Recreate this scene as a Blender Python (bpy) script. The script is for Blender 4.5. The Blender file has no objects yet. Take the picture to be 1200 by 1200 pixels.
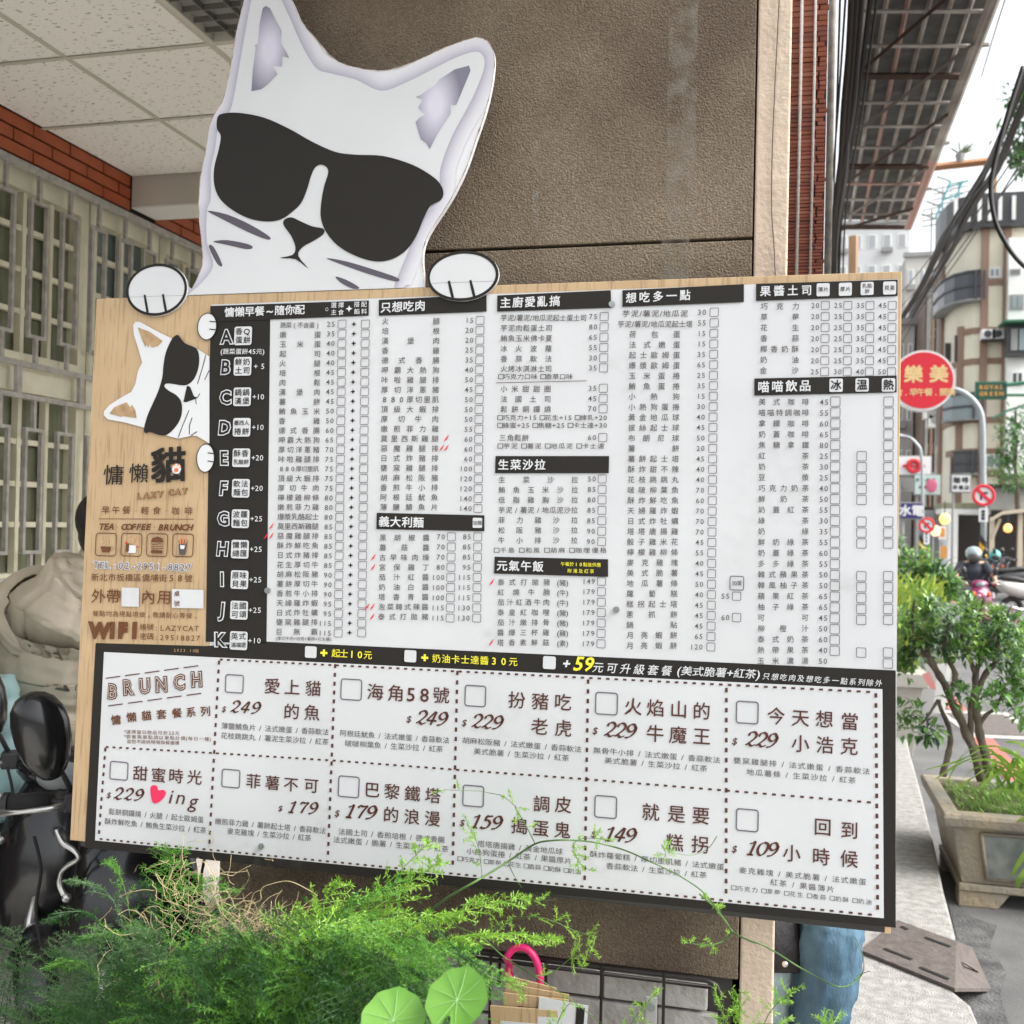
import bpy, bmesh, math, random
from mathutils import Vector, Matrix, noise
from math import radians, sin, cos, pi

# ------------------------------------------------------------ camera, world, light
S = bpy.context.scene
COL = S.collection
FPX = 1252.6
def _cam_axes():
    dy = Vector((312/FPX, -20/FPX, 1)).normalized()
    dx = -Vector((-5022/FPX, 96/FPX, 1)).normalized()
    dx = (dx - dx.dot(dy)*dy).normalized()
    dz = dx.cross(dy)
    if dz.y < 0: dz = -dz
    return Matrix((dx, dy, dz))            # world = AX @ camera vector (right, up, forward)
AX = _cam_axes()
EYE = Vector((0, 0, 1.5))
cam_d = bpy.data.cameras.new('camera')
cam_d.sensor_width = 36; cam_d.lens = FPX*36/1200
cam_d.clip_start = .05; cam_d.clip_end = 2000
cam_d.dof.use_dof = True; cam_d.dof.focus_distance = 2.3; cam_d.dof.aperture_fstop = 6.3
cam = bpy.data.objects.new('camera', cam_d); COL.objects.link(cam)
r, u, f = AX.col[0], AX.col[1], AX.col[2]
cam.matrix_world = Matrix(((r.x, u.x, -f.x, 0), (r.y, u.y, -f.y, 0), (r.z, u.z, -f.z, 1.5), (0, 0, 0, 1)))
S.camera = cam
S.view_settings.view_transform = 'Standard'; S.view_settings.look = 'None'
S.view_settings.gamma = 1; S.view_settings.use_curve_mapping = False
S.view_settings.exposure = 1.08
SUN_EL, SUN_AZ = radians(46), radians(96)      # azimuth clockwise from +Y: over the street, to the right
W = bpy.data.worlds.new('World'); S.world = W; W.use_nodes = True
nt = W.node_tree; nt.nodes.clear()
sky = nt.nodes.new('ShaderNodeTexSky'); sky.sky_type = 'NISHITA'; sky.sun_disc = False
sky.sun_elevation = SUN_EL; sky.sun_rotation = SUN_AZ; sky.dust_density = 4; sky.air_density = 1.2
hs = nt.nodes.new('ShaderNodeHueSaturation'); hs.inputs['Saturation'].default_value = .18
hs.inputs['Value'].default_value = 1.25
bg = nt.nodes.new('ShaderNodeBackground'); bg.inputs['Strength'].default_value = .15
wo = nt.nodes.new('ShaderNodeOutputWorld')
nt.links.new(sky.outputs[0], hs.inputs['Color']); nt.links.new(hs.outputs[0], bg.inputs[0]); nt.links.new(bg.outputs[0], wo.inputs[0])
sd = bpy.data.lights.new('sun', 'SUN'); sd.energy = 1.5; sd.angle = radians(40); sd.color = (1, .96, .9)
so = bpy.data.objects.new('sun', sd); COL.objects.link(so)
sdir = Vector((sin(SUN_AZ)*cos(SUN_EL), cos(SUN_AZ)*cos(SUN_EL), sin(SUN_EL)))
so.rotation_euler = (-sdir).to_track_quat('-Z', 'Y').to_euler()

# ------------------------------------------------------------ measuring helpers (photo pixel -> point on a world plane)
def ray(px, py): return AX @ Vector(((px-600)/FPX, (600-py)/FPX, 1))
def AY(px, py, Y):
    r = ray(px, py); return EYE + r*(Y/r.y)
def AXX(px, py, X):
    r = ray(px, py); return EYE + r*(X/r.x)
def AZ(px, py, Z):
    r = ray(px, py); return EYE + r*((Z-1.5)/r.z)

# ------------------------------------------------------------ materials
MATS = {}
def mat(name, col, rough=.6, var=0., scale=8., bump=0., bscale=60., metal=0., col2=None, stretch=(1, 1, 1),
        emit=None, spec=.5, coat=0., coords='Object', detail=4):
    if name in MATS: return MATS[name]
    m = bpy.data.materials.new(name); m.use_nodes = True
    n = m.node_tree.nodes; l = m.node_tree.links; b = n['Principled BSDF']
    c = (*col, 1) if len(col) == 3 else col
    b.inputs['Base Color'].default_value = c
    b.inputs['Roughness'].default_value = rough; b.inputs['Metallic'].default_value = metal
    b.inputs['Specular IOR Level'].default_value = spec; b.inputs['Coat Weight'].default_value = coat
    tc = mp = None
    if var or bump or col2:
        tc = n.new('ShaderNodeTexCoord'); mp = n.new('ShaderNodeMapping'); mp.inputs['Scale'].default_value = stretch
        l.new(tc.outputs[coords], mp.inputs[0])
    if var or col2:
        no = n.new('ShaderNodeTexNoise'); no.inputs['Scale'].default_value = scale; no.inputs['Detail'].default_value = detail
        l.new(mp.outputs[0], no.inputs['Vector'])
        cr = n.new('ShaderNodeValToRGB'); cr.color_ramp.elements[0].position = .32; cr.color_ramp.elements[1].position = .68
        c2 = col2 or tuple(min(1, x*(1+var)) for x in col[:3])
        c1 = col[:3] if col2 else tuple(x*(1-var) for x in col[:3])
        cr.color_ramp.elements[0].color = (*c1, 1); cr.color_ramp.elements[1].color = (*c2, 1)
        l.new(no.outputs['Fac'], cr.inputs[0]); l.new(cr.outputs[0], b.inputs['Base Color'])
    if bump:
        nb = n.new('ShaderNodeTexNoise'); nb.inputs['Scale'].default_value = bscale; nb.inputs['Detail'].default_value = 5
        l.new(mp.outputs[0], nb.inputs['Vector'])
        bu = n.new('ShaderNodeBump'); bu.inputs['Strength'].default_value = bump; bu.inputs['Distance'].default_value = .01
        l.new(nb.outputs['Fac'], bu.inputs['Height']); l.new(bu.outputs[0], b.inputs['Normal'])
    if emit:
        b.inputs['Emission Color'].default_value = (*emit[:3], 1); b.inputs['Emission Strength'].default_value = emit[3]
    MATS[name] = m
    return m
def attr_mat(name, rough=.5):
    m = bpy.data.materials.new(name); m.use_nodes = True
    n = m.node_tree.nodes; a = n.new('ShaderNodeVertexColor'); a.layer_name = 'ink'
    m.node_tree.links.new(a.outputs[0], n['Principled BSDF'].inputs['Base Color'])
    n['Principled BSDF'].inputs['Roughness'].default_value = rough
    MATS[name] = m; return m
def leaf_mat(name, c1, c2, rough=.5, scale=25, trans=.25):
    m = mat(name, c1, rough, col2=c2, scale=scale, detail=2)
    n = m.node_tree.nodes; l = m.node_tree.links; b = n['Principled BSDF']
    tr = n.new('ShaderNodeBsdfTranslucent'); mx = n.new('ShaderNodeMixShader'); mx.inputs[0].default_value = trans
    src = b.inputs['Base Color'].links[0].from_socket
    l.new(src, tr.inputs['Color']); out = n['Material Output']
    l.new(b.outputs[0], mx.inputs[1]); l.new(tr.outputs[0], mx.inputs[2]); l.new(mx.outputs[0], out.inputs[0])
    return m

# ------------------------------------------------------------ object helpers
def obj(name, mesh, m=None, parent=None, **props):
    if m is not None and not mesh.materials: mesh.materials.append(m)
    o = bpy.data.objects.new(name, mesh); COL.objects.link(o)
    if parent is not None: o.parent = parent
    for k, v in props.items(): o[k] = v
    return o
def thing(name, label, cat, loc=(0, 0, 0), rotz=0, group=None, scale=1):
    o = bpy.data.objects.new(name, None); COL.objects.link(o); o.location = loc; o.rotation_euler = (0, 0, rotz)
    o.scale = (scale,)*3; o.empty_display_size = .1
    o['label'] = label; o['category'] = cat
    if group: o['group'] = group
    return o
def tag(o, label, cat, group=None):
    o['label'] = label; o['category'] = cat
    if group: o['group'] = group
    return o
def copy_tree(o, parent=None):
    c = o.copy(); COL.objects.link(c); c.parent = parent
    for ch in list(o.children): copy_tree(ch, c)
    return c
class MB:
    """collects simple shapes into one mesh"""
    def __init__(s): s.v = []; s.f = []
    def add(s, vs, fs):
        b = len(s.v); s.v += [tuple(v) for v in vs]; s.f += [tuple(b+i for i in f) for f in fs]; return s
    def box(s, x0, x1, y0, y1, z0, z1, M=None):
        vs = [Vector(p) for p in ((x0,y0,z0),(x1,y0,z0),(x1,y1,z0),(x0,y1,z0),(x0,y0,z1),(x1,y0,z1),(x1,y1,z1),(x0,y1,z1))]
        if M: vs = [M @ v for v in vs]
        return s.add(vs, [(0,3,2,1),(4,5,6,7),(0,1,5,4),(1,2,6,5),(2,3,7,6),(3,0,4,7)])
    def tube(s, pts, rad, n=8, cap=True, flat=None):
        pts = [Vector(p) for p in pts]; k = len(pts)
        if not hasattr(rad, '__len__'): rad = [rad]*k
        up = None; vs = []; fs = []
        for i, p in enumerate(pts):
            d = (pts[min(i+1, k-1)] - pts[max(i-1, 0)]).normalized()
            if up is None:
                up = Vector((0, 0, 1)) if abs(d.z) < .9 else Vector((1, 0, 0))
            a = (up - up.dot(d)*d).normalized(); b = d.cross(a); up = a
            for j in range(n):
                t = 2*pi*j/n; vs.append(p + (a*cos(t) + b*sin(t)*(flat or 1))*rad[i])
        for i in range(k-1):
            for j in range(n):
                fs.append((i*n+j, i*n+(j+1) % n, (i+1)*n+(j+1) % n, (i+1)*n+j))
        if cap: fs.append(tuple(range(n))[::-1]); fs.append(tuple((k-1)*n+j for j in range(n)))
        return s.add(vs, fs)
    def rings(s, rings, cap=True, closed=False):
        n = len(rings[0]); vs = [p for r in rings for p in r]; fs = []
        k = len(rings)
        for i in range(k if closed else k-1):
            for j in range(n): fs.append((i*n+j, i*n+(j+1) % n, ((i+1) % k)*n+(j+1) % n, ((i+1) % k)*n+j))
        if cap and not closed: fs.append(tuple(range(n))[::-1]); fs.append(tuple((k-1)*n+j for j in range(n)))
        return s.add(vs, fs)
    def torus(s, c, R, r, axis='X', n=24, m=8):
        rg = []
        for i in range(n):
            a = 2*pi*i/n; ring = []
            for j in range(m):
                b = 2*pi*j/m; q = R + r*cos(b); w = r*sin(b)
                ring.append(Vector(c) + {'X': Vector((w, q*cos(a), q*sin(a))), 'Y': Vector((q*cos(a), w, q*sin(a))), 'Z': Vector((q*cos(a), q*sin(a), w))}[axis])
            rg.append(ring)
        return s.rings(rg, closed=True)
    def cyl(s, c, r, h, axis='Z', n=16, r2=None):
        c = Vector(c); ax = {'X': Vector((1,0,0)), 'Y': Vector((0,1,0)), 'Z': Vector((0,0,1))}[axis]
        return s.tube([c-ax*h/2, c+ax*h/2], [r, r if r2 is None else r2], n)
    def ellipsoid(s, c, rx, ry, rz, n=14, m=9, M=None):
        rg = []
        for i in range(m+1):
            t = pi*(i+.02)/(m+.04); ring = []
            for j in range(n):
                a = 2*pi*j/n; p = Vector((rx*sin(t)*cos(a), ry*sin(t)*sin(a), rz*cos(t)))
                if M: p = M @ p
                ring.append(Vector(c)+p)
            rg.append(ring)
        return s.rings(rg)
    def prism(s, poly, d, M=None):
        """poly: 2-D points in local XZ, extruded along Y by d"""
        n = len(poly); vs = [Vector((p[0], 0, p[1])) for p in poly] + [Vector((p[0], d, p[1])) for p in poly]
        if M: vs = [M @ v for v in vs]
        return s.add(vs, [tuple(range(n)), tuple(range(2*n-1, n-1, -1))] + [(i, n+i, n+(i+1) % n, (i+1) % n) for i in range(n)])
    def mesh(s, name='mesh', smooth=False):
        me = bpy.data.meshes.new(name); me.from_pydata(s.v, [], s.f); me.update()
        if smooth: me.shade_smooth()
        return me
    def build(s, name, m, parent=None, smooth=False, bevel=0, sub=0, **props):
        me = s.mesh(name, smooth)
        bm = bmesh.new(); bm.from_mesh(me); bmesh.ops.recalc_face_normals(bm, faces=bm.faces); bm.to_mesh(me); bm.free()
        if smooth: me.shade_smooth()
        o = obj(name, me, m, parent, **props)
        if bevel:
            b = o.modifiers.new('bevel', 'BEVEL'); b.width = bevel; b.segments = 2; b.limit_method = 'ANGLE'
        if sub:
            b = o.modifiers.new('subdivision', 'SUBSURF'); b.levels = b.render_levels = sub
        return o
def catmull(pts, k=6, closed=False):
    pts = [Vector(p) for p in pts]; n = len(pts); out = []
    for i in range(n if closed else n-1):
        g = (lambda q: pts[q % n]) if closed else (lambda q: pts[min(max(q, 0), n-1)])
        a, b, c, d = g(i-1), g(i), g(i+1), g(i+2)
        for j in range(k):
            t = j/k
            out.append(.5*((2*b)+(c-a)*t+(2*a-5*b+4*c-d)*t*t+(3*b-a-3*c+d)*t*t*t))
    if not closed: out.append(pts[-1])
    return out
def loft(spec, n=16):
    """rings from (centre, rx, ry, up-axis dir) stacked; ring plane normal given"""
    rg = []
    for c, rx, ry, d in spec:
        d = Vector(d).normalized(); a = Vector((1, 0, 0)); a = (a - a.dot(d)*d).normalized(); b = d.cross(a)
        rg.append([Vector(c)+a*rx*cos(2*pi*j/n)+b*ry*sin(2*pi*j/n) for j in range(n)])
    return rg
# ------------------------------------------------------------ the menu board
TILT = radians(2.1)
BO = Vector((-.65, 2.1, 1.37))                          # board plane passes here, leaning back
BU, BV = Vector((1, 0, 0)), Vector((0, sin(TILT), cos(TILT)))
BN = BU.cross(BV)                                       # towards the camera
def Bp(px, py):
    """photo pixel -> (u, v) metres on the board's own plane"""
    r = ray(px, py); t = (BO-EYE).dot(BN)/r.dot(BN); q = EYE+r*t-BO
    return (q.dot(BU), q.dot(BV))
BM = Matrix(((BU.x, -BN.x, BV.x, BO.x), (BU.y, -BN.y, BV.y, BO.y), (BU.z, -BN.z, BV.z, BO.z), (0, 0, 0, 1)))
board = thing('menu_board', 'large kraft and white breakfast menu board topped by a white cat in sunglasses', 'menu board')
board.matrix_world = BM
# local space of the board: x = u, y = into the board, z = v
LAY = .0007
INK = {}
def ink(name, col, rough=.5):
    return mat('ink_'+name, col, rough, spec=.25)
DARK = ink('charcoal', (.017, .0145, .012), .6); PAPER = mat('board_white_print', (.565, .575, .585), .36, var=.035, scale=4, spec=.5, bump=.25, bscale=3.5)
BROWN = ink('brown', (.085, .03, .022)); GREY = ink('grey_text', (.085, .075, .075)); BOXC = ink('lilac_grey', (.14, .12, .15))
YEL = ink('yellow', (.80, .72, .04)); RED = ink('red', (.62, .02, .04)); WHT = ink('white', (.64, .65, .66)); KBR = ink('kraft_brown', (.13, .05, .02))
ORG = ink('orange', (.72, .16, .03)); TAN = ink('tan', (.42, .25, .12)); PINK = ink('pink_red', (.72, .03, .10))
class Print:
    """flat print collected by ink and layer, all in board coordinates (u, v)"""
    def __init__(s, split=False): s.d = {}; s.split = split
    def mb(s, m, layer): return s.d.setdefault((m.name, layer, len(s.d) if s.split else 0), (m, MB()))[1]
    def poly(s, pts, m, layer):
        y = -LAY*layer
        s.mb(m, layer).add([(p[0], y, p[1]) for p in pts], [tuple(range(len(pts)))])
    def line(s, a, b, w, m, layer, w2=None):
        a, b = Vector(a), Vector(b); d = (b-a).normalized(); n = Vector((-d.y, d.x)); w2 = w if w2 is None else w2
        s.poly([a+n*w/2, a-n*w/2, b-n*w2/2, b+n*w2/2], m, layer)
    def stroke(s, pts, w, m, layer, closed=False):
        pts = [Vector(p) for p in pts]; n = len(pts); y = -LAY*layer
        if not hasattr(w, '__len__'): w = [w]*n
        vs = []
        for i in range(n):
            a = pts[(i-1) % n] if closed or i else pts[0]; b = pts[(i+1) % n] if closed or i < n-1 else pts[-1]
            d = (b-a).normalized(); q = Vector((-d.y, d.x))
            vs += [(pts[i].x+q.x*w[i]/2, y, pts[i].y+q.y*w[i]/2), (pts[i].x-q.x*w[i]/2, y, pts[i].y-q.y*w[i]/2)]
        fs = [(2*i, 2*i+1, 2*((i+1) % n)+1, 2*((i+1) % n)) for i in range(n if closed else n-1)]
        s.mb(m, layer).add(vs, fs)
    def rrect(s, c, w, h, m, layer, r=.2, fill=True, t=.0011, rot=0):
        pts = []; rr = min(w, h)*r
        for cx, cy, a0 in ((w/2-rr, h/2-rr, 0), (-w/2+rr, h/2-rr, 90), (-w/2+rr, -h/2+rr, 180), (w/2-rr, -h/2+rr, 270)):
            for k in range(4):
                a = radians(a0+30*k); x, y = cx+rr*cos(a), cy+rr*sin(a)
                pts.append((c[0]+x*cos(rot)-y*sin(rot), c[1]+x*sin(rot)+y*cos(rot)))
        if fill: s.poly(pts, m, layer)
        else: s.stroke(pts, t, m, layer, True)
    def ellipse(s, c, rx, ry, m, layer, n=40, fill=True, t=.003):
        pts = [(c[0]+rx*cos(2*pi*i/n), c[1]+ry*sin(2*pi*i/n)) for i in range(n)]
        if fill: s.poly(pts, m, layer)
        else: s.stroke(pts, t, m, layer, True)
    def build(s, name, parent, kind='stuff'):
        for m, mb in s.d.values():
            o = obj(name, mb.mesh(name), m, parent)
            if kind: o['kind'] = kind

# --- lettering: glyph outlines of Blender's own built-in face, one flat mesh each
GLYPH = {}
def load_glyphs(chars, weight):
    objs = []
    for ch in sorted(set(chars)):
        if ch == ' ' or (ch, weight) in GLYPH: continue
        c = bpy.data.curves.new('glyph', 'FONT'); c.body = ch; c.resolution_u = 2; c.offset = weight
        o = bpy.data.objects.new('glyph', c); COL.objects.link(o); objs.append((ch, o, c))
    dg = bpy.context.evaluated_depsgraph_get(); dg.update()
    for ch, o, c in objs:
        me = bpy.data.meshes.new_from_object(o.evaluated_get(dg))
        vs = [(v.co.x, v.co.y) for v in me.vertices]; fs = [tuple(p.vertices) for p in me.polygons]
        x0 = min([v[0] for v in vs] or [0]); x1 = max([v[0] for v in vs] or [.5])
        GLYPH[(ch, weight)] = (vs, fs, x0, x1)
        bpy.data.objects.remove(o); bpy.data.curves.remove(c); bpy.data.meshes.remove(me)
TEXTQ = []
def scale_at(px, py):
    a, b, c = Bp(px, py), Bp(px+4, py), Bp(px, py+4)
    return abs(b[0]-a[0])/4, abs(c[1]-a[1])/4
def cjk(ch): return ord(ch) > 0x2e80
def glyph(P, ch, c, w, h, m, layer, weight, shear=0, rot=0):
    """one glyph centred on c (u, v); w, h = metres of one em across / up"""
    TEXTQ.append((P, ch, c, w, h, m, layer, weight, shear, rot))
def flush_text():
    load_glyphs([t[1] for t in TEXTQ if cjk(t[1])], 0)
    for wt in {t[7] for t in TEXTQ}: load_glyphs([t[1] for t in TEXTQ if t[7] == wt and not cjk(t[1])], wt)
    for P, ch, c, w, h, m, layer, weight, shear, rot in TEXTQ:
        if ch == ' ': continue
        bold = weight if cjk(ch) else 0
        vs, fs, x0, x1 = GLYPH[(ch, 0 if cjk(ch) else weight)]
        cx = (x0+x1)/2; cy = .36 if cjk(ch) else .35
        offs = [(0, 0)] if bold < .004 else ([(-bold, -bold), (bold, bold)] if bold < .015 else [(-bold, -bold), (bold, -bold), (-bold, bold), (bold, bold)])
        for q, (bx, by) in enumerate(offs):      # heavier weights are struck twice or four times
            out = []
            for x, y in vs:
                X, Y = (x-cx+bx*.8)*w, (y-cy+by*.8)*h; X += Y*shear
                if rot: X, Y = X*cos(rot)-Y*sin(rot), X*sin(rot)+Y*cos(rot)
                out.append((c[0]+X, -LAY*(layer+.16*q), c[1]+Y))
            P.mb(m, layer).add(out, fs)
    TEXTQ.clear()
def spread(P, s, x0, x1, y, size, m, layer=5, weight=.008, y1=None, shear=0, lat=None, rot=0, sy=1):
    """characters of s centred evenly from pixel x0 to x1 (centres of the first and last)"""
    n = len(s); y1 = y if y1 is None else y1
    for i, ch in enumerate(s):
        t = i/(n-1) if n > 1 else 0
        px, py = x0+(x1-x0)*t, y+(y1-y)*t
        a, b = scale_at(px, py); k = 1.0 if cjk(ch) else (lat or 1.1)
        glyph(P, ch, Bp(px, py), a*size*k, b*size*k*sy, m, layer, weight, shear, rot)
def prop(P, s, x0, x1, y, size, m, layer=5, weight=.008, y1=None, shear=0):
    """proportionally spaced line of mixed text filling pixel x0..x1"""
    wd = [1.0 if cjk(c) else (.45 if c == ' ' else (.34 if c in '/().:*-·,' else .62)) for c in s]
    tot = sum(wd); x = 0; y1 = y if y1 is None else y1
    for ch, w in zip(s, wd):
        t = (x+w/2)/tot; x += w
        px, py = x0+(x1-x0)*t, y+(y1-y)*t
        a, b = scale_at(px, py); k = 1 if cjk(ch) else 1.1
        fit = min(1.15, (x1-x0)/tot/size)
        glyph(P, ch, Bp(px, py), a*size*k*fit, b*size*k, m, layer, weight, shear, 0)
def num(P, s, xr, y, size, m=None, layer=5, step=.64):
    s = str(s)
    for i, ch in enumerate(reversed(s)):
        px = xr-size*step*(i+.5); a, b = scale_at(px, y)
        glyph(P, ch, Bp(px, y), a*size*1.02, b*size*1.02, m or GREY, layer, .004)
def cbox(P, x, y, s, m=None, layer=5, t=.0013, r=.1):
    a, b = scale_at(x, y); P.rrect(Bp(x, y), a*s, b*s, m or BOXC, layer, r, False, t)
def quad(P, pts, m, layer): P.poly([Bp(*p) for p in pts], m, layer)

# --- the slab: kraft faced panel with a recessed lower lip
def kraft_mat():
    m = mat('kraft_print', (.425, .295, .16), .5, col2=(.505, .36, .205), scale=5, bump=0)
    n = m.node_tree.nodes; l = m.node_tree.links; b = n['Principled BSDF']
    src = b.inputs['Base Color'].links[0].from_socket
    tc = n.new('ShaderNodeTexCoord'); mp = n.new('ShaderNodeMapping'); mp.inputs['Scale'].default_value = (170, 1, 9)
    no = n.new('ShaderNodeTexNoise'); no.inputs['Scale'].default_value = 1; no.inputs['Detail'].default_value = 3
    cr = n.new('ShaderNodeValToRGB'); cr.color_ramp.elements[0].position = .36; cr.color_ramp.elements[1].position = .46
    cr.color_ramp.elements[0].color = (.48, .44, .40, 1); cr.color_ramp.elements[1].color = (1, 1, 1, 1)
    mx = n.new('ShaderNodeMixRGB'); mx.blend_type = 'MULTIPLY'; mx.inputs[0].default_value = .5
    l.new(tc.outputs['Object'], mp.inputs[0]); l.new(mp.outputs[0], no.inputs['Vector']); l.new(no.outputs['Fac'], cr.inputs[0])
    l.new(src, mx.inputs[1]); l.new(cr.outputs[0], mx.inputs[2]); l.new(mx.outputs[0], b.inputs['Base Color'])
    return m
KRAFT = kraft_mat()
c4 = [Bp(113, 350), Bp(1057, 319), Bp(1052.5, 1088), Bp(86, 995)]
c4 = [c4[0], (c4[1][0], c4[0][1]), (c4[1][0]+.001, c4[2][1]), (c4[0][0]-.003, c4[2][1])]
UL, UR, VT, VB = c4[0][0], c4[1][0], c4[0][1], c4[2][1]
MB().box(UL, UR, 0, .022, VB, VT).build('panel', KRAFT, board, bevel=.0012)
MB().box(UL+.01, UR-.012, .0225, .05, VB-.018, VT-.03).build('backing_frame', mat('dark_frame', (.04, .036, .033), .35), board, bevel=.002)
MB().box(UR-.0118, UR-.001, .0225, .05, VB-.018, VB+.06).build('frame_end', mat('raw_wood', (.52, .36, .2), .7, var=.1, scale=20), board)
MB().box(UL+.15, UR-.02, .0215, .0222, VB-.0035, VB-.001).build('edge_trim', mat('pale_edge', (.55, .55, .53), .4), board)

P = Print(True)     # ground tones: white sheets and charcoal frames
quad(P, [(248, 357), (1052.5, 327), (1049.5, 1084), (245, 1005)], PAPER, 1)
# charcoal column of bread choices and the L it makes with the lower frame
quad(P, [(247.3, 358.9), (317.2, 356.3), (312.6, 754), (241.5, 752)], DARK, 2)
LF = [(112.5, 753.5), (242, 757), (312.5, 751.8), (1049.6, 785.6), (1049.6, 1087), (99.8, 993.2)]
quad(P, LF, DARK, 2)
quad(P, [(122.5, 764), (1034, 807.5), (1035.6, 1075.7), (112, 984.6)], PAPER, 3)
HB = [((247.3,358.9),(432.8,352.5),(432.5,370.2),(247.3,377.5)), ((444.5,351.9),(570.5,345.4),(570.5,365.5),(444.5,370.3)),
      ((583.1,346.6),(716,340.5),(716.5,361),(583,365.5)), ((729.6,340.6),(871.8,333.4),(871.8,354.4),(729.6,360)),
      ((886,333),(1051.8,328),(1051.8,347.3),(886,353)), ((884,443.8),(1050.5,440.3),(1050.5,460),(884,463.8)),
      ((442,601),(568,604),(568,622.6),(441.6,620)), ((581,534.6),(714,534.6),(713.6,554.6),(580.6,554.6)),
      ((580,652.4),(712.8,655.4),(712.8,676),(579.4,672))]
for h in HB: quad(P, h, DARK, 4)
P.build('printed_panel', board, None)

T = Print()
def hd(s, x0, x1, y, size=13, y1=None, sp=0): spread(T, s, x0, x1, y, size, WHT, 6, .022, y1)
hd('慵懶早餐~隨你配', 270, 352.5, 366.5, 12, 363.5)
hd('只想吃肉', 453, 493, 361, 13, 359); hd('主廚愛亂搞', 593, 650.5, 355.5, 13, 353.5)
hd('想吃多一點', 740, 803, 349.8, 13, 346.6); hd('果醬土司', 897, 945, 342, 13, 340.8)
hd('喵喵飲品', 895, 943.5, 454, 14, 452.5); hd('義大利麵', 451, 491, 611.5, 13, 612.5)
hd('生菜沙拉', 590.5, 633.5, 545, 13, 545); hd('元氣午飯', 589, 631, 663, 13, 664)
spread(T, '選擇', 392, 400.5, 358.2, 7, WHT, 6, .01); spread(T, '主食', 392, 400.5, 366.6, 7, WHT, 6, .01)
spread(T, '搭配', 419, 427.5, 357.2, 7, WHT, 6, .01); spread(T, '餡料', 419, 427.5, 365.6, 7, WHT, 6, .01)
def diamond(x, y, r, m, layer=6):
    a, b = scale_at(x, y); c = Bp(x, y); p = []
    for i in range(8):
        q = r if i % 2 == 0 else r*.42
        p.append((c[0]+a*q*cos(i*pi/4), c[1]+b*q*sin(i*pi/4)))
    T.poly(p, m, layer)
diamond(410, 362.3, 4, WHT); 
T.ellipse(Bp(384, 363), .003, .0035, WHT, 6, 10, False, .0008)
spread(T, '午餐於10點後供應', 660, 702, 661, 5.2, YEL, 6, .01, 662); spread(T, '附湯及紅茶', 668, 694, 669, 5.2, YEL, 6, .01, 669.6)

def lerp(a, b, t): return a+(b-a)*t
def table(rows, y0, y1, L0, L1, R0, R1, prices, size=8.2, chili=()):
    """rows: (name, [prices]); L/R = centre of first / last character at top and bottom; prices: [(right edge top, bottom, box top, bottom)]"""
    n = len(rows)
    A, Bt = Bp(600, y0), Bp(600, y1)
    for i, (nm, pr) in enumerate(rows):
        t = i/(n-1); y = lerp(y0, y1, t)
        l, r = lerp(L0, L1, t), lerp(R0, R1, t)
        if len(nm) == 1: spread(T, nm, l, r, y, size, GREY)
        else: spread(T, nm, l, r, y, size if len(nm) < 7 else min(size, (r-l)/(len(nm)-1)*1.05), GREY)
        k = 0
        for (a0, a1, b0, b1), p in zip(prices, pr):
            if p is None: continue
            yy = y-1.2+2.6*t
            num(T, p, lerp(a0, a1, t), yy, 8.4); cbox(T, lerp(b0, b1, t), yy, 9.4)
        if nm in chili:
            for q in range(chili[nm]):
                x = l-11-6*q; T.stroke([Bp(x-2.6, y+3.5), Bp(x, y+.5), Bp(x+2.6, y-4)], [.0006, .0035, .001], RED, 5)
r1 = '''蔬菜(不含蛋)25 嫩蛋35 玉米蛋40 起司40 火腿40 培根45 肉鬆45 漢堡肉45 薯餅45 鮪魚玉米50 香雞50 德式香腸60 呷霸大熱狗65 厚切洋蔥豬70 咔啦雞腿排75 880厚切里肌:75 頂級大蝦排75 厚切牛肉75 檸檬雞柳條80 嫩煎菲力雞80 爆漿乳酪起士80 莫里西斯雞腿85 惡魔雞腿排85 酥炸鮮吃魚85 日式炸豬排85 花生厚切牛85 胡麻松阪豬90 薯餅厚切牛90 香煎牛小排90 天婦羅炸蝦95 日式炸牡蠣95 甕窯雞腿排115 巨無霸115'''
def rows(txt):
    out = []
    for w in txt.split():
        p = len(w)
        while w[p-1].isdigit(): p -= 1
        out.append((w[:p].rstrip(':'), w[p:]))
    return out
R1 = rows(r1); n1 = len(R1)
table([(a, [b]) for a, b in R1], 381.5, 740.4, 332.6, 328.2, 372.9, 368.9, [(393.8, 389.4, 401.5, 397)], chili={'莫里西斯雞腿': 1, '惡魔雞腿排': 2})
for i in range(n1):
    t = i/(n1-1); y = lerp(380.2, 741.4, t); diamond(lerp(415.4, 410.3, t), y, 3.1, DARK, 5); cbox(T, lerp(428.8, 424.5, t), y, 9.4)
prop(T, '(厚切牛肉+培根+薯餅+花生醬)', 324, 389, 748, 4.6, GREY, y1=749)
R2 = rows('火腿15 培根20 漢堡肉20 香雞25 德式香腸35 呷霸大熱狗40 咔啦雞腿排50 厚切洋蔥豬45 880厚切里肌:50 頂級大蝦排50 厚切牛肉50 嫩煎菲力雞55 莫里西斯雞腿60 惡魔雞腿排60 日式炸豬排60 甕窯雞腿排100 胡麻松阪豬120 香煎牛小排120 阿根廷魷魚140 薄鹽鯖魚片140')
table([(a, [b]) for a, b in R2], 377, 594.6, 452.2, 450, 511.9, 509.6, [(556, 554, 563, 560.6)], 8.4)
for y, q in ((514, 1), (525.4, 2)):
    for k in range(q):
        x = 523.5-5.5*k; T.stroke([Bp(x-2.6, y+3.5), Bp(x, y+.5), Bp(x+2.6, y-4)], [.0006, .0035, .001], RED, 5)
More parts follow.
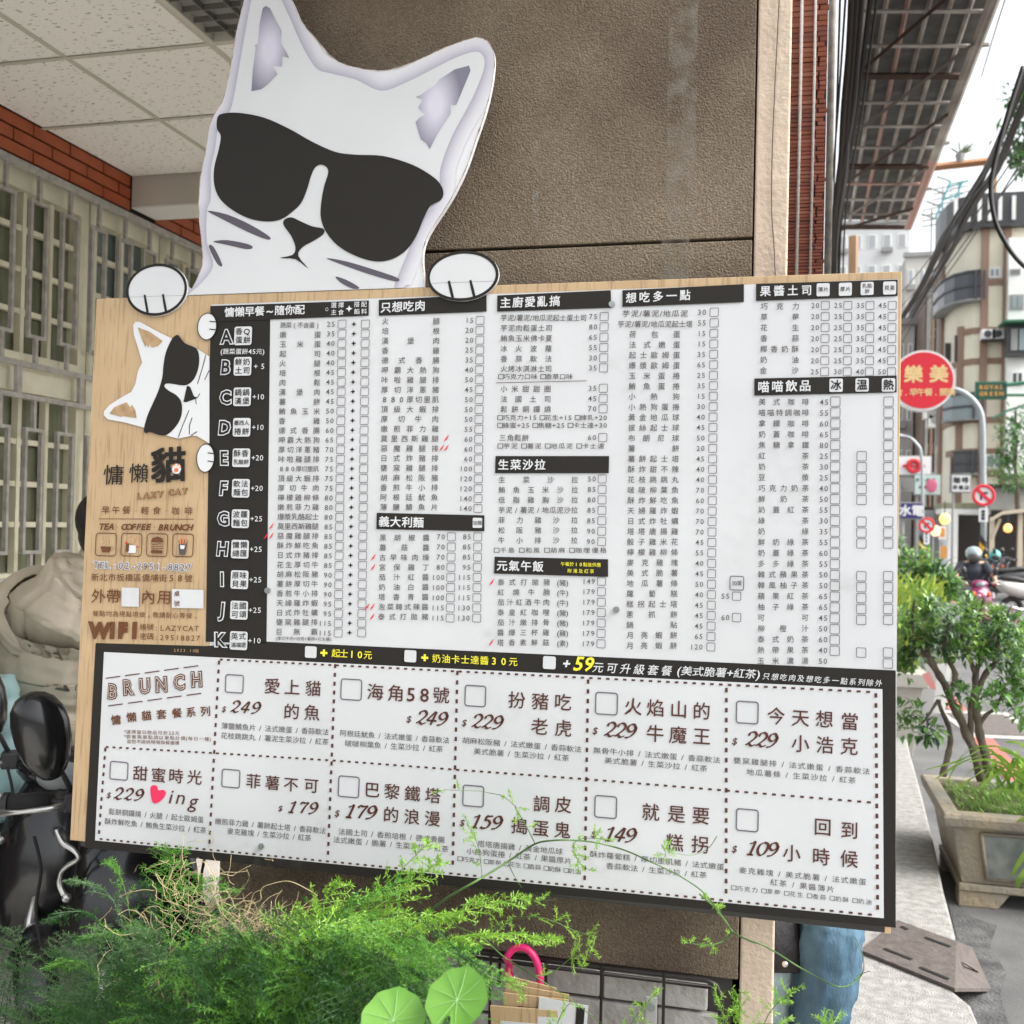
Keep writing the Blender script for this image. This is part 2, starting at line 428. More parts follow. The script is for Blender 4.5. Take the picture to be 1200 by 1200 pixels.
R3 = [('黑胡椒醬', 70, 85), ('蘑菇醬', 70, 85), ('古早味肉燥', 70, 85), ('宮保雞丁', 80, 95), ('茄汁紅醬', 100, 115), ('奶油白醬', 100, 115), ('塔香青醬', 100, 115), ('泡菜韓式辣醬', 115, 130), ('泰式打拋豬', 115, 130)]
table([(a, [b, c]) for a, b, c in R3], 630.3, 722.8, 449.4, 447.6, 500, 498.6, [(522.6, 521.4, 529.6, 528), (553.2, 551.6, 560.4, 559)], 8.2,
      chili={'古早味肉燥': 1, '宮保雞丁': 1, '泡菜韓式辣醬': 2, '泰式打拋豬': 1})
T.rrect(Bp(560, 612.8), .02, .0205, PAPER, 5, .12); spread(T, '加麵', 557.3, 562.8, 612.8, 5.4, GREY, 6)
for nm, p, y, x1 in (('芋泥/薯泥/地瓜泥起士蛋土司', 75, 373, 683), ('芋泥肉鬆蛋土司', 80, 385, 643.5), ('鮪魚玉米佛卡夏', 65, 397, 643.5), ('冰火波蘿', 55, 409, 643),
                 ('香蒜軟法', 30, 421, 643), ('火烤冰淇淋土司', 35, 432.6, 643), ('小米甜甜圈', 35, 456.2, 642), ('法國土司', 45, 468.2, 642), ('鬆餅銅鑼燒', 70, 480, 642), ('三角鬆餅', 60, 513.4, 616)):
    if len(nm) > 8: prop(T, nm, 587, 688, y, 8.2, GREY)
    else: spread(T, nm, 591 if y < 500 else 589.5, x1, y, 8.3, GREY)
    t = (y-373)/140; num(T, p, lerp(701, 699.5, t), y-1.6+1.2*t, 8.6); cbox(T, lerp(708.3, 706.6, t), y-1.6+1.2*t, 9.6)
for s, x0, x1, y in (('□巧克力口味 □香草口味', 585, 672, 441.8), ('□巧克力+15 □花生+15 □煉乳+20', 584, 712, 489.8), ('□蜂蜜+25 □焦糖+25 □卡士達+30', 584, 712, 498.8), ('□芋泥 □薯泥 □地瓜泥 □卡士達', 584, 709, 523),
                     ('□千島 □和風 □胡麻 □咖哩優格', 579.5, 712, 645)):
    prop(T, s, x0, x1, y, 7, GREY)
T.line(Bp(581.5, 449), Bp(688, 446.6), .0012, BROWN, 5)
R4 = rows('生菜沙拉50 鮪魚玉米沙拉85 低脂雞胸沙拉80 芋泥/薯泥/地瓜泥沙拉85 菲力雞沙拉85 松阪豬沙拉90 牛小排沙拉90')
table([(a, [b]) for a, b in R4], 562.6, 633.4, 588.6, 588, 674, 673.4, [(699.2, 698, 706, 705.4)], 8.2)
R5 = rows('泰式打拋豬149 紅燒牛腩179 茄汁紅酒牛肉179 泰皇紅咖哩179 茄汁燉排骨179 醬爆三杯雞179 塔香素鮮菇179')
table([(a, [b]) for a, b in R5], 682.4, 753, 587.6, 587, 641, 640, [(698.2, 697.4, 705.2, 704.6)], 8.2, chili={'泰式打拋豬': 1, '塔香素鮮菇': 1})
for i, c in enumerate('豬牛牛豬豬雞素'):
    y = lerp(683, 754, i/6); spread(T, '('+c+')', 654.5, 665, y, 8, GREY)
R6 = rows('荷包蛋15 法式嫩蛋15 起士歐姆蛋35 爆漿歐姆蛋65 玉米蛋捲25 鮪魚蛋捲35 小熱狗15 小熱狗蛋捲30 黃金地瓜球40 拔絲起士球45 布朗尼球50 薯餅20 薯餅起士塔45 酥炸甜不辣40 花枝跳跳丸40 啵啵柳葉魚70 酥炸鮮吃魚60 天婦羅炸蝦70 日式炸牡蠣70 塔塔唐揚雞70 骰子雞米花45 檸檬雞柳條55 麥克雞塊40 美式脆薯45 地瓜薯條50 蘿蔔糕40 糕拐起士塔45 蔥抓餅45 鍋貼45 月亮蝦餅65 月亮蝦餅120')
table([(a, [b]) for a, b in R6], 392.4, 756.6, 741.6, 738, 793.2, 789.4, [(827.6, 824.2, 836.6, 833.2)], 8.6)
for s, p, y, x0, x1 in (('芋泥/薯泥/地瓜泥', 30, 368, 729, 807), ('芋泥/薯泥/地瓜泥起士塔', 55, 380.4, 724, 812)):
    prop(T, s, x0, x1, y, 8.2, GREY); num(T, p, 828.2, y-1.6, 8.8); cbox(T, 837, y-1.6, 9.8)
cbox(T, 863.5, 683.4, 16, t=.0018); spread(T, '加蛋', 860.5, 866.5, 683.4, 6, GREY)
for p, y in ((55, 698.6), (60, 723.6)): num(T, p, 855.6, y, 8.6); cbox(T, 863.2, y, 9.8)
R7 = [(n, 20, 25, 35, 45) for n in ('巧克力', '草莓', '花生', '香蒜', '椰香奶酥', '奶油')]+[('金沙', 25, 30, 40, 50)]
table([(r[0], list(r[1:])) for r in R7], 359.6, 434.6, 895.6, 894.6, 932.4, 931.6, [(960.6, 960, 967, 966.3), (987.5, 986.8, 993.4, 992.7), (1013.5, 1012.8, 1019.3, 1018.6), (1039.3, 1038.6, 1045.3, 1044.4)], 8.6)
for x, y, s in ((964.5, 340, '薄片'), (990.5, 339.5, '厚片'), (1016, 338.6, '乳酪餅'), (1042.3, 338, '貝果')):
    a, b = scale_at(x, y); T.rrect(Bp(x, y), a*15.2, b*15.2, PAPER, 5, .12)
    if len(s) == 3: spread(T, s[:2], x-3, x+3, y-3, 5.6, GREY, 6); spread(T, s[2:], x, x, y+3.4, 5.6, GREY, 6)
    else: spread(T, s, x-3.2, x+3.2, y, 6.2, GREY, 6)
for x, y, s in ((979.7, 451.8, '冰'), (1010.1, 451.4, '温'), (1041, 451.4, '熱')):
    a, b = scale_at(x, y); T.rrect(Bp(x, y), a*15.6, b*15.6, PAPER, 5, .12); spread(T, s, x, x, y, 13, DARK, 6, .02)
R8 = '''美式咖啡45ch 喵喵特調咖啡55ch 拿鐵咖啡60ch 奶蓋咖啡65ch 焦糖拿鐵80ch 紅茶25cwh 奶茶30cwh 豆漿25cwh 巧克力奶茶40cwh 鮮奶茶50cwh 奶蓋紅茶55c 綠茶30cwh 奶綠35cwh 鮮奶綠茶55cwh 奶蓋綠茶60c 多多綠茶55c 韓式蘋果茶50cwh 韓風柚子茶50cwh 蘋果紅茶65cwh 柚子綠茶65cwh 可可45cwh 柳橙汁50c 泰式奶茶60c 熱帶果茶40cwh 玉米濃湯50h'''.split()
for i, w in enumerate(R8):
    fl = ''.join(c for c in w if c in 'cwh'); w = w[:len(w)-len(fl)]; nm, p = w[:-2], w[-2:]; t = i/24; y = lerp(471.4, 774.4, t)
    spread(T, nm, lerp(893.2, 891.7, t), lerp(944, 943.2, t), y, 8.5, GREY); num(T, p, lerp(971.4, 970, t), y+.2, 9)
    for c, xa, xb in (('c', 978.8, 978), ('w', 1009.7, 1008.9), ('h', 1041, 1040.3)):
        if c in fl: cbox(T, lerp(xa, xb, t), y+lerp(-.4, .8 if c == 'c' else 3, t), 11)
# bread choices A to K
BR = [('A', '香Q', '蛋餅', ''), ('B', '鮮奶', '土司', '+5'), ('C', '鍋鍋', '漢堡', '+10'), ('D', '墨西人', '捲餅', '+10'), ('E', '酥香', '乳酪餅', '+20'), ('F', '軟法', '麵包', '+20'),
      ('G', '波蘿', '麵包', '+25'), ('H', '慵懶', '總匯', '+25'), ('I', '原味', '貝果', '+25'), ('J', '法國', '可頌', '+25'), ('K', '英式', '滿福堡', '+10')]
for i, (L, a, b, c) in enumerate(BR):
    t = i/10; x, y = lerp(266.6, 260, t), lerp(395, 749.4, t)
    sx, sy = scale_at(x, y)
    for wt, m, ly in ((.075, WHT, 6), (.018, DARK, 7)):
        glyph(T, L, Bp(x, y), sx*19, sy*22, m, ly, wt, .06 if i % 2 else -.06)
    bx, by = lerp(285.9, 280.7, t), lerp(394, 750.6, t)
    T.rrect(Bp(bx, by), sx*20.4, sy*21.6, PAPER, 6, .12)
    for q, s in ((-5, a), (5, b)):
        k = len(s); spread(T, s, bx-(4.6 if k == 2 else 6), bx+(4.6 if k == 2 else 6), by+q, 8.6 if k == 2 else 6.2, DARK, 7, .012)
    if c: spread(T, c, lerp(300.5, 294, t) + (1 if len(c) == 2 else 0), lerp(309.5, 304.5, t), by, 8.2, WHT, 6, 0.0)
prop(T, '(蔬菜蛋餅45元)', 259.5, 311, 412.4, 7.2, WHT, 6)
# charcoal strip with the extras
for x, y, s in ((365, 764, 13.6), (481.5, 768.8, 14), (644.2, 776.4, 15)):
    a, b = scale_at(x, y); T.rrect(Bp(x, y), a*s, b*s, PAPER, 5, .15)
spread(T, '+', 380.5, 380.5, 765, 13, YEL, 6, .05); spread(T, '起士10元', 394.5, 432, 765.4, 10.4, YEL, 6, .014, 767.6)
spread(T, '+', 498.5, 498.5, 770.6, 13, YEL, 6, .05); spread(T, '奶油卡士達醬30元', 512, 602, 771.6, 10.6, YEL, 6, .014, 775.4)
spread(T, '+', 664.5, 664.5, 777.6, 14, WHT, 6, .03, shear=.2); spread(T, '59', 679, 691, 777.4, 21, YEL, 6, .02, 778, shear=.25)
spread(T, '元可升級套餐', 701.5, 781.5, 782, 13, WHT, 6, .012, 786, shear=.2)
prop(T, '(美式脆薯+紅茶)', 794, 891, 785.6, 12, WHT, 6, .01, y1=790.2, shear=.2)
spread(T, '只想吃肉及想吃多一點系列除外', 898, 1029.5, 792.4, 8.6, WHT, 6, .01, 800.6, shear=.2)
spread(T, '2023.10版', 206, 232, 761.8, 4.6, TAN, 6, 0, 762.6)
# set meals: dashed grid
def dash(a, b, step, w, m=DARK, L=.5):
    A, B_ = Vector(Bp(*a)), Vector(Bp(*b)); n = max(2, round((B_-A).length/step)); d = (B_-A)/n
    for i in range(n): T.line(A+d*i, A+d*(i+L), w, m, 5)
DM = BROWN
for a, b in (((258.5, 772.7), (1026, 811)), ((125, 875), (254, 882.3)), ((254, 882.3), (390.5, 890.8)), ((390.5, 890.8), (535, 901.6)), ((535, 901.6), (687, 912.7)), ((687, 912.7), (851, 926)), ((851, 926), (1027, 940.5)),
             ((118, 982.6), (1028, 1072))):
    dash(a, b, .0168, .0038, DM, .42)
for a, b in (((257.6, 774), (246, 994)), ((393.6, 778), (385, 1007)), ((536.6, 786), (531, 1019)), ((689.6, 796), (685.4, 1037)), ((851.3, 806), (851, 1053)), ((1026.2, 812), (1028.4, 1072)), ((124.6, 876), (116.6, 982))):
    dash(a, b, .0188, .005, DM, .45)
# swash italic numerals drawn with a broad-nib pen
NIB = {'0': [[(.5,.95),(.2,.75),(.1,.35),(.3,.03),(.6,.12),(.8,.5),(.78,.85),(.5,.95)]],
 '1': [[(.2,.78),(.42,.86),(.6,1.0)], [(.6,1.0),(.5,.5),(.38,0.0)], [(.15,0),(.62,0)]],
 '2': [[(.18,.7),(.3,.93),(.6,.98),(.78,.75),(.6,.45),(.1,.03)], [(.08,.05),(.3,.13),(.55,.0),(.85,.12)]],
 '4': [[(.62,1),(.3,.6),(.05,.3)], [(.05,.3),(.5,.3),(.85,.3)], [(.7,1.0),(.58,.5),(.42,-.02)]],
 '5': [[(.85,.97),(.55,.93),(.38,.95)], [(.38,.95),(.28,.58)], [(.28,.58),(.55,.62),(.72,.4),(.55,.08),(.2,0),(.05,.1)]],
 '7': [[(.15,.75),(.25,.93),(.55,.9),(.9,.97)], [(.9,.97),(.6,.55),(.38,0)]],
 '9': [[(.8,.7),(.6,.97),(.3,.9),(.18,.62),(.4,.44),(.68,.55),(.82,.8)], [(.82,.8),(.75,.4),(.45,.08),(.1,-.02)]]}
def nibtext(s, x0, x1, y, hgt, m=BROWN, y1=None):
    n = len(s); y1 = y if y1 is None else y1
    for i, ch in enumerate(s):
        t = i/max(1, n-1); px = lerp(x0, x1, t); py = lerp(y, y1, t); a, b = scale_at(px, py); c = Bp(px, py)
        for st in NIB[ch]:
            pts = catmull([(x, z, 0) for x, z in st], 5) if len(st) > 2 else [Vector((*st[0], 0)), Vector((*st[1], 0))]
            q = []; ws = []
            for j, p in enumerate(pts):
                X = (p.x-.45+.22*(p.y-.5))*hgt*.92; Y = (p.y-.5)*hgt
                q.append((c[0]+a*X, c[1]+b*Y))
            for j in range(len(q)):
                d = Vector(q[min(j+1, len(q)-1)])-Vector(q[max(j-1, 0)]); d.normalize()
                ws.append(a*hgt*(.07+.155*abs(d.x*sin(radians(28))-d.y*cos(radians(28)))))
            T.stroke(q, ws, m, 5)
def K(ox, oy, s): return lambda x, y: (ox+x/s, oy+y/s)
k1, k2, k3 = K(90, 750, 3.871), K(340, 750, 3.333), K(680, 760, 3.158)
def cell(k, s, chars, cb, price, pdol, pn, lines, tiny=None, size=75):
    for ch, x, y in chars:
        px, py = k(x, y); spread(T, ch, px, px, py, size/s, BROWN, 5, .012)
    px, py = k(*cb); cbox(T, px, py, 80/s, t=.0025, r=.12)
    px, py = k(*pdol); spread(T, '$', px, px, py, 30/s*1.1, BROWN, 5, .01, shear=.2)
    (x0, y0), (x1, y1) = k(pn[0]-42*s/3.5, pn[1]-2), k(pn[0]+42*s/3.5, pn[1]+4)
    nibtext(price, x0, x1, y0, 52/s, y1=y1)
    for t, a, b in lines:
        (x0, y0), (x1, y1) = k(*a), k(*b); prop(T, t, x0, x1, y0, 8.2, GREY, 5, .002, y1)
    if tiny:
        (x0, y0), (x1, y1) = k(*tiny[0]), k(*tiny[1]); prop(T, '□巧克力 □草莓 □花生 □香蒜 □奶酥 □奶油', x0, x1, y0, 6.6, GREY, 5, 0, y1)
cell(k1, 3.871, (('愛',890,210),('上',980,215),('貓',1075,220),('的',978,325),('魚',1070,330)), (718,198), '249', (672,312), (770,303), (('薄鹽鯖魚片 / 法式嫩蛋 / 香蒜軟法',(658,388),(1147,418)),('花枝跳跳丸 / 薯泥生菜沙拉 / 紅茶',(656,432),(1147,462))))
cell(k2, 3.333, (('海',335,203),('角',413,208),('5',474,212),('8',527,214),('號',592,216)), (241,193), '249', (467,308), (557,303), (('阿根廷魷魚 / 法式嫩蛋 / 香蒜軟法',(196,362),(625,392)),('啵啵柳葉魚 / 生菜沙拉 / 紅茶',(216,402),(600,426))), size=68)
cell(k2, 3.333, (('扮',887,235),('豬',978,240),('吃',1068,243),('老',975,338),('虎',1068,345)), (725,218), '229', (683,322), (773,317), (('胡麻松阪豬 / 法式嫩蛋 / 香蒜軟法',(673,390),(1140,427)),('美式脆薯 / 生菜沙拉 / 紅茶',(718,433),(1092,461))), size=70)
cell(k3, 3.158, (('火',197,215),('焰',278,220),('山',365,225),('的',450,232),('牛',278,315),('魔',362,320),('王',450,325)), (98,203), '229', (57,303), (150,300), (('無骨牛小排 / 法式嫩蛋 / 香蒜軟法',(48,375),(520,413)),('美式脆薯 / 生菜沙拉 / 紅茶',(90,412),(472,444))), size=68)
cell(k3, 3.158, (('今',725,250),('天',815,257),('想',903,262),('當',997,270),('小',815,352),('浩',905,357),('克',995,362)), (618,236), '229', (573,342), (672,335), (('甕窯雞腿排 / 法式嫩蛋 / 香蒜軟法',(565,412),(1074,455)),('地瓜薯條 / 生菜沙拉 / 紅茶',(613,455),(1022,488))), size=68)
cell(k1, 3.871, (('甜',292,605),('蜜',375,613),('時',455,617),('光',538,622)), (195,592), '229', (150,702), (240,697), (('鬆餅銅鑼燒 / 火腿 / 起士歐姆蛋',(148,776),(580,815)),('酥炸鮮吃魚 / 鮪魚生菜沙拉 / 紅茶',(130,820),(592,863))), size=70)
cell(k1, 3.871, (('菲',805,640),('薯',890,648),('不',975,655),('可',1067,660)), (702,627), '179', (928,762), (1030,757), (('嫩煎菲力雞 / 薯餅起士塔 / 香蒜軟法',(630,820),(1134,865)),('麥克雞塊 / 生菜沙拉 / 紅茶',(686,865),(1067,898))), size=70)
cell(k2, 3.333, (('巴',325,585),('黎',400,592),('鐵',480,600),('塔',560,607),('的',397,682),('浪',478,690),('漫',558,697)), (231,572), '179', (187,675), (280,668), (('法國土司 / 香煎培根 / 德式香腸',(190,746),(607,780)),('法式嫩蛋 / 脆薯 / 生菜沙拉 / 紅茶',(170,778),(622,816))), size=64)
cell(k2, 3.333, (('調',983,640),('皮',1068,643),('搗',897,725),('蛋',980,735),('鬼',1065,742)), (717,608), '159', (675,712), (770,708), (('塔塔唐揚雞 / 黃金地瓜球',(733,793),(1067,826)),('小熱狗蛋捲 / 紅茶 / 果醬厚片',(690,822),(1102,863))), ((658,852),(1138,905)), size=68)
cell(k3, 3.158, (('就',262,605),('是',357,612),('要',447,618),('糕',350,718),('拐',443,725)), (95,585), '149', (52,685), (150,686), (('酥炸蘿蔔糕 / 厚切里肌豬 / 法式嫩蛋',(36,758),(534,808)),('香蒜軟法 / 生菜沙拉 / 紅茶',(96,802),(470,838))), size=68)
cell(k3, 3.158, (('回',897,660),('到',995,672),('小',783,757),('時',892,770),('候',995,778)), (618,634), '109', (572,740), (675,738), (('麥克雞塊 / 美式脆薯 / 法式嫩蛋',(586,818),(1060,863)),('紅茶 / 果醬薄片',(701,862),(942,891))), ((560,883),(1080,938)), size=68)
for ch, x in (('i', 433), ('n', 478), ('g', 535)):
    px, py = k1(x, 708+(x-433)*.06); spread(T, ch, px, px, py+(3.2 if ch == 'g' else 0), 22, BROWN, 5, .0, shear=.25)
hp = [k1(*p) for p in ((338,670),(352,657),(368,662),(375,680),(395,678),(408,690),(400,712),(375,735),(352,738),(342,715))]
T.poly([(p.x, p.y) for p in catmull([(*Bp(*p), 0) for p in hp], 4, True)], PINK, 5)
# brunch heading
for i, (ch, x, y) in enumerate((('B',167,232),('R',240,213),('U',312,207),('N',387,200),('C',468,190),('H',547,177))):
    px, py = k1(x, y); a, b = scale_at(px, py)
    for wt, m, ly in ((.085, BROWN, 5), (.03, mat('ink_pale_tan', (.62, .56, .5), .45), 6), (-.012, BROWN, 7)):
        glyph(T, ch, Bp(px, py), a*18, b*23, m, ly, wt, 0, radians(6+(-8 if i == 0 else 0)))
for (a, b) in (((135, 173), (577, 113)), ((147, 298), (590, 238))):
    for q in range(5):
        t0, t1 = q/5+.0, q/5+.15
        T.line(Bp(*k1(lerp(a[0], b[0], t0), lerp(a[1], b[1], t0))), Bp(*k1(lerp(a[0], b[0], t1), lerp(a[1], b[1], t1))), .0022, BROWN, 5)
for ch, x, y in (('慵',182,362),('懶',252,350),('貓',320,343),('套',388,337),('餐',458,331),('系',522,327),('列',587,323)):
    px, py = k1(x, y); spread(T, ch, px, px, py, 12.2, KBR, 5, .02, rot=radians(7))
for s, x0, x1, y in (('*選擇當日飲品可折25元', 218, 472, 415), ('*套餐需單點請以單點計價(每日一種)', 218, 614, 437), ('並恕不提供現場換餐優惠', 230, 470, 459)):
    (a, b), (c, d) = k1(x0, y), k1(x1, y+(x1-x0)*.03); prop(T, s, a, c, b, 5, KBR, 5, .002, d)
# kraft column
k4, k5 = K(100, 340, 5.455), K(90, 550, 5.453)
def kp(k, s, x0, x1, y, size, m=KBR, w=.01, y1=None, **kw):
    (a, b), (c, d) = k(x0, y), k(x1, y if y1 is None else y1); spread(T, s, a, c, b, size, m, 5, w, d, **kw)
for ch, x, y, s in (('慵', 134, 557, 25), ('懶', 163.5, 555, 24)): spread(T, ch, x, x, y, s, DARK, 5, .006)
spread(T, '貓', 198, 198, 545.5, 43, DARK, 5, .03, rot=radians(4))
T.ellipse(Bp(208, 549.5), .0115, .0115, WHT, 6, 16)
T.ellipse(Bp(208, 551), .0055, .0045, ORG, 7, 12)
for x, y in ((203.2, 547.2), (206, 544.8), (210, 544.8), (213, 547.2)): T.ellipse(Bp(x, y), .0017, .0024, ORG, 7, 8)
for wt, m, ly in ((.07, KBR, 5), (.0, TAN, 6)):
    for (s, x0, x1, y, y1) in (('LAZY', 405, 540, 172, 160), ('CAT', 605, 695, 148, 140)):
        (a, b), (c, d) = k5(x0, y), k5(x1, y1); spread(T, s, a, c, b, 8.4, m, ly, wt, d)
kp(k5, '早午餐', 190, 322, 262, 10); kp(k5, '輕食', 440, 515, 265, 10); kp(k5, '咖啡', 636, 720, 267, 10)
for x in (385, 580): T.ellipse(Bp(*k5(x, 265)), .0012, .0012, KBR, 5, 8)
T.line(Bp(*k5(145, 317)), Bp(*k5(752, 319)), .0016, KBR, 5)
kp(k5, 'TEA', 165, 228, 366, 9, w=.04, shear=.25); kp(k5, 'COFFEE', 308, 465, 368, 9, w=.04, shear=.25); kp(k5, 'BRUNCH', 545, 730, 371, 9, w=.04, shear=.25)
for x in (265, 503): T.ellipse(Bp(*k5(x, 370)), .0012, .0012, KBR, 5, 8)
for i, x in enumerate((192, 355, 518, 683)):
    px, py = k5(x, 481+i*1.5); a, b = scale_at(px, py); T.rrect(Bp(px, py), a*24, b*26.5, KBR, 5, .14, False, .0022)
    c = Bp(px, py); e = a*1.0
    if i == 0:
        T.poly([(c[0]-6.5*e, c[1]-2*e), (c[0]+6.5*e, c[1]-2*e), (c[0]+4*e, c[1]-8*e), (c[0]-4*e, c[1]-8*e)], KBR, 5)
        T.ellipse((c[0]+6.8*e, c[1]-4*e), 2*e, 2*e, KBR, 5, 10, False, .0007)
        for dx in (-3, 0, 3): T.stroke([(c[0]+(dx)*e, c[1]+0*e), (c[0]+(dx+1.2)*e, c[1]+3*e), (c[0]+(dx-1)*e, c[1]+6*e), (c[0]+dx*e, c[1]+8.5*e)], .0007, KBR, 5)
    if i == 1:
        T.rrect((c[0]+1*e, c[1]-4.5*e), 9*e, 8*e, WHT, 5, .15); T.rrect((c[0]-4.5*e, c[1]-3*e), 4*e, 9*e, KBR, 5, .2)
        T.ellipse((c[0]-1*e, c[1]+4*e), 5*e, 4*e, TAN, 5, 12, False, .0012); T.ellipse((c[0]-6*e, c[1]+2*e), 1.2*e, 1.2*e, RED, 6, 8); T.ellipse((c[0]+7*e, c[1]-2*e), 1.2*e, 1.2*e, RED, 6, 8)
        T.stroke([(c[0]+3*e, c[1]+2*e), (c[0]+6*e, c[1]+8*e)], .0014, ORG, 6)
    if i == 2:
        T.poly([(c[0]-7.5*e, c[1]+3*e), (c[0]-6*e, c[1]+7*e), (c[0], c[1]+9*e), (c[0]+6*e, c[1]+7*e), (c[0]+7.5*e, c[1]+3*e)], KBR, 5)
        for q in (1.2, -1.2, -3.4): T.stroke([(c[0]-7.5*e, c[1]+q*e), (c[0]-3*e, c[1]+(q-.9)*e), (c[0]+3*e, c[1]+(q+.3)*e), (c[0]+7.5*e, c[1]+(q-.3)*e)], .0016, KBR, 5)
        T.rrect((c[0], c[1]-7*e), 14*e, 3.4*e, KBR, 5, .4)
    if i == 3:
        for q in range(7): T.line((c[0]+(-3.6+q*1.2)*e, c[1]-1*e), (c[0]+(-5.2+q*1.8)*e, c[1]+(7+2*(q % 2)-abs(q-3)*.5)*e), .0015, ORG if q % 2 else KBR, 5)
        T.poly([(c[0]-5*e, c[1]+1*e), (c[0]+5*e, c[1]+1*e), (c[0]+3.4*e, c[1]-10*e), (c[0]-3.4*e, c[1]-10*e)], GREY, 6)
        T.poly([(c[0]-3*e, c[1]-0*e), (c[0]+3*e, c[1]-0*e), (c[0]+2*e, c[1]-4*e), (c[0]-2*e, c[1]-4*e)], WHT, 7)
for wt, m, ly in ((.07, WHT, 5), (.006, BOXC, 6)):
    (a, b), (c, d) = k5(130, 610), k5(722, 628); spread(T, 'TEL:02-2951-8827', a, c, b, 10.2, m, ly, wt, d)
kp(k5, '新北市板橋區僑埔街58號', 122, 718, 690, 9.6, y1=697)
kp(k5, '外帶', 145, 240, 812, 17.4, w=.012); kp(k5, '內用', 462, 560, 818, 17.4, w=.012)
quad(T, [k5(293, 755), k5(403, 757), k5(402, 878), k5(291, 876)], PAPER, 5)
quad(T, [k5(614, 765), k5(815, 770), k5(815, 889), k5(612, 885)], PAPER, 5)
kp(k5, '桌', 646, 646, 795, 6.8); T.mb(KBR, 6)
(a, b) = k5(646, 795); spread(T, '桌', a, a, b, 7, KBR, 6); (a, b) = k5(646, 857); spread(T, '號', a, a, b, 7, KBR, 6)
kp(k5, '餐點均為現點現做，敬請耐心等候。', 125, 765, 921, 7.2, y1=937)
for ch, x in (('W', 150), ('I', 232), ('F', 300), ('I', 374)):
    px, py = k5(x, 1028); a, b = scale_at(px, py); glyph(T, ch, Bp(px, py), a*22, b*24.5, KBR, 5, .075)
kp(k5, '帳號', 430, 475, 1008, 8.4, w=.012); kp(k5, '密碼', 430, 475, 1068, 8.4, w=.012)
kp(k5, ':LAZYCAT', 515, 770, 1013, 8.2, w=.005, y1=1017); kp(k5, ':29518827', 515, 780, 1073, 8.2, w=.005, y1=1079)
flush_text()
T.build('printed_lettering', board)

# small printed cat peeping round the charcoal column
C2 = Print(True)
def tr(k, pts, closed=True, n=4): return [(p.x, p.y) for p in catmull([(*Bp(*k(*p)), 0) for p in pts], n, closed)]
def raw(k, pts): return [Bp(*k(*p)) for p in pts]
sc = [(310,225),(325,205),(350,203),(450,258),(565,315),(640,360),(720,378),(797,425),(797,980),(720,935),(690,930),(600,950),(540,935),(440,900),(380,880),(250,845),(150,828),(122,800),(125,775),(160,735),(230,690),(300,650),(325,600),(340,520),(368,465),(345,380),(315,290)]
cen = Vector(Bp(*k4(560, 600)))
C2.poly(raw(k4, sc), WHT, 4)
C2.poly(tr(k4, [(600,290),(640,340),(715,375),(733,430),(728,500),(700,570),(660,605),(620,610),(560,600),(520,600),(512,620),(540,645),(590,675),(620,720),(622,790),(600,850),(560,900),(520,928),(470,925),(420,908),(390,915),(380,890),(400,810),(430,740),(470,650),(497,560),(505,480),(520,400),(550,330),(570,300)], n=3), DARK, 5)
for pl in ([(340,240),(420,270),(500,328),(470,360),(430,370),(415,350),(410,370),(395,350),(390,368),(365,310)], [(160,790),(190,750),(270,718),(290,750),(305,735),(325,770),(333,820),(240,805),(235,812)]):
    C2.poly(raw(k4, pl), mat('ink_ear_tan', (.30, .19, .09), .45, col2=(.45, .3, .16), scale=60), 5)
C2.poly(raw(k4, [(655,612),(675,620),(700,680),(725,690),(700,700),(650,718),(632,715)]), DARK, 5)
for st in ([(720,690),(738,662)], [(710,690),(714,730)], [(776,415),(750,510),(722,600)], [(797,515),(768,575)], [(668,770),(630,860),(598,945)], [(688,815),(670,870),(670,925)], [(720,905),(680,930)]):
    C2.stroke([Bp(*k4(*p)) for p in st], .0018, DARK, 5)
for x, y, rx, ry in ((785, 235, 60, 85), (775, 1075, 56, 90)):
    c = Bp(*k4(x, y)); a, b = scale_at(*k4(x, y)); rx, ry = rx*a/5.455, ry*b/5.455
    C2.ellipse(c, rx, ry, WHT, 6); C2.ellipse(c, rx, ry, DARK, 7, fill=False, t=.0018)
    for q in (-.38, .2): C2.line((c[0]+rx*.25, c[1]-q*ry*1.0), (c[0]+rx*.9, c[1]-(q+.06)*ry), .0022, DARK, 7)
C2.build('printed_cat', board, None)

# the big cut-out cat on the upper edge
kc = K(200, 0, 3.0)
def cut(k, pts, n=5): return [Vector((p.x, p.y)) for p in catmull([(*Bp(*k(*p)), 0) for p in pts], n, True)]
OUT = [(66,1036),(100,965),(114,905),(101,760),(104,640),(125,530),(142,430),(185,350),(211,240),(235,100),(262,-5),(290,-70),(335,-92),(380,-65),(425,2),(457,72),(520,150),(580,212),(660,240),(750,248),(850,220),(960,170),(1070,133),(1112,147),(1136,190),(1133,270),(1110,380),(1070,500),(1035,600),(985,700),(920,800),(895,850),(885,900),(888,960)]
vt = VT+.0008
ov = [Vector((p.x, p.y)) for p in catmull([(*Bp(*kc(*p)), 0) for p in OUT], 5)]
ov = [p for p in ov if p.y > vt]
rim_pts = [(p.x, p.y) for p in ov]
ov = [Vector((ov[0].x-.003, vt))]+ov[:]+[Vector((ov[-1].x+.001, vt))]
cat = MB().prism([(p.x, p.y) for p in ov], .012, Matrix.Translation((0, .0015, 0))).build('cat_cutout', attr_mat('cat_face_print'), board)
lay = cat.data.color_attributes.new('ink', 'FLOAT_COLOR', 'POINT')
for d in lay.data: d.color = (.66, .66, .68, 1)
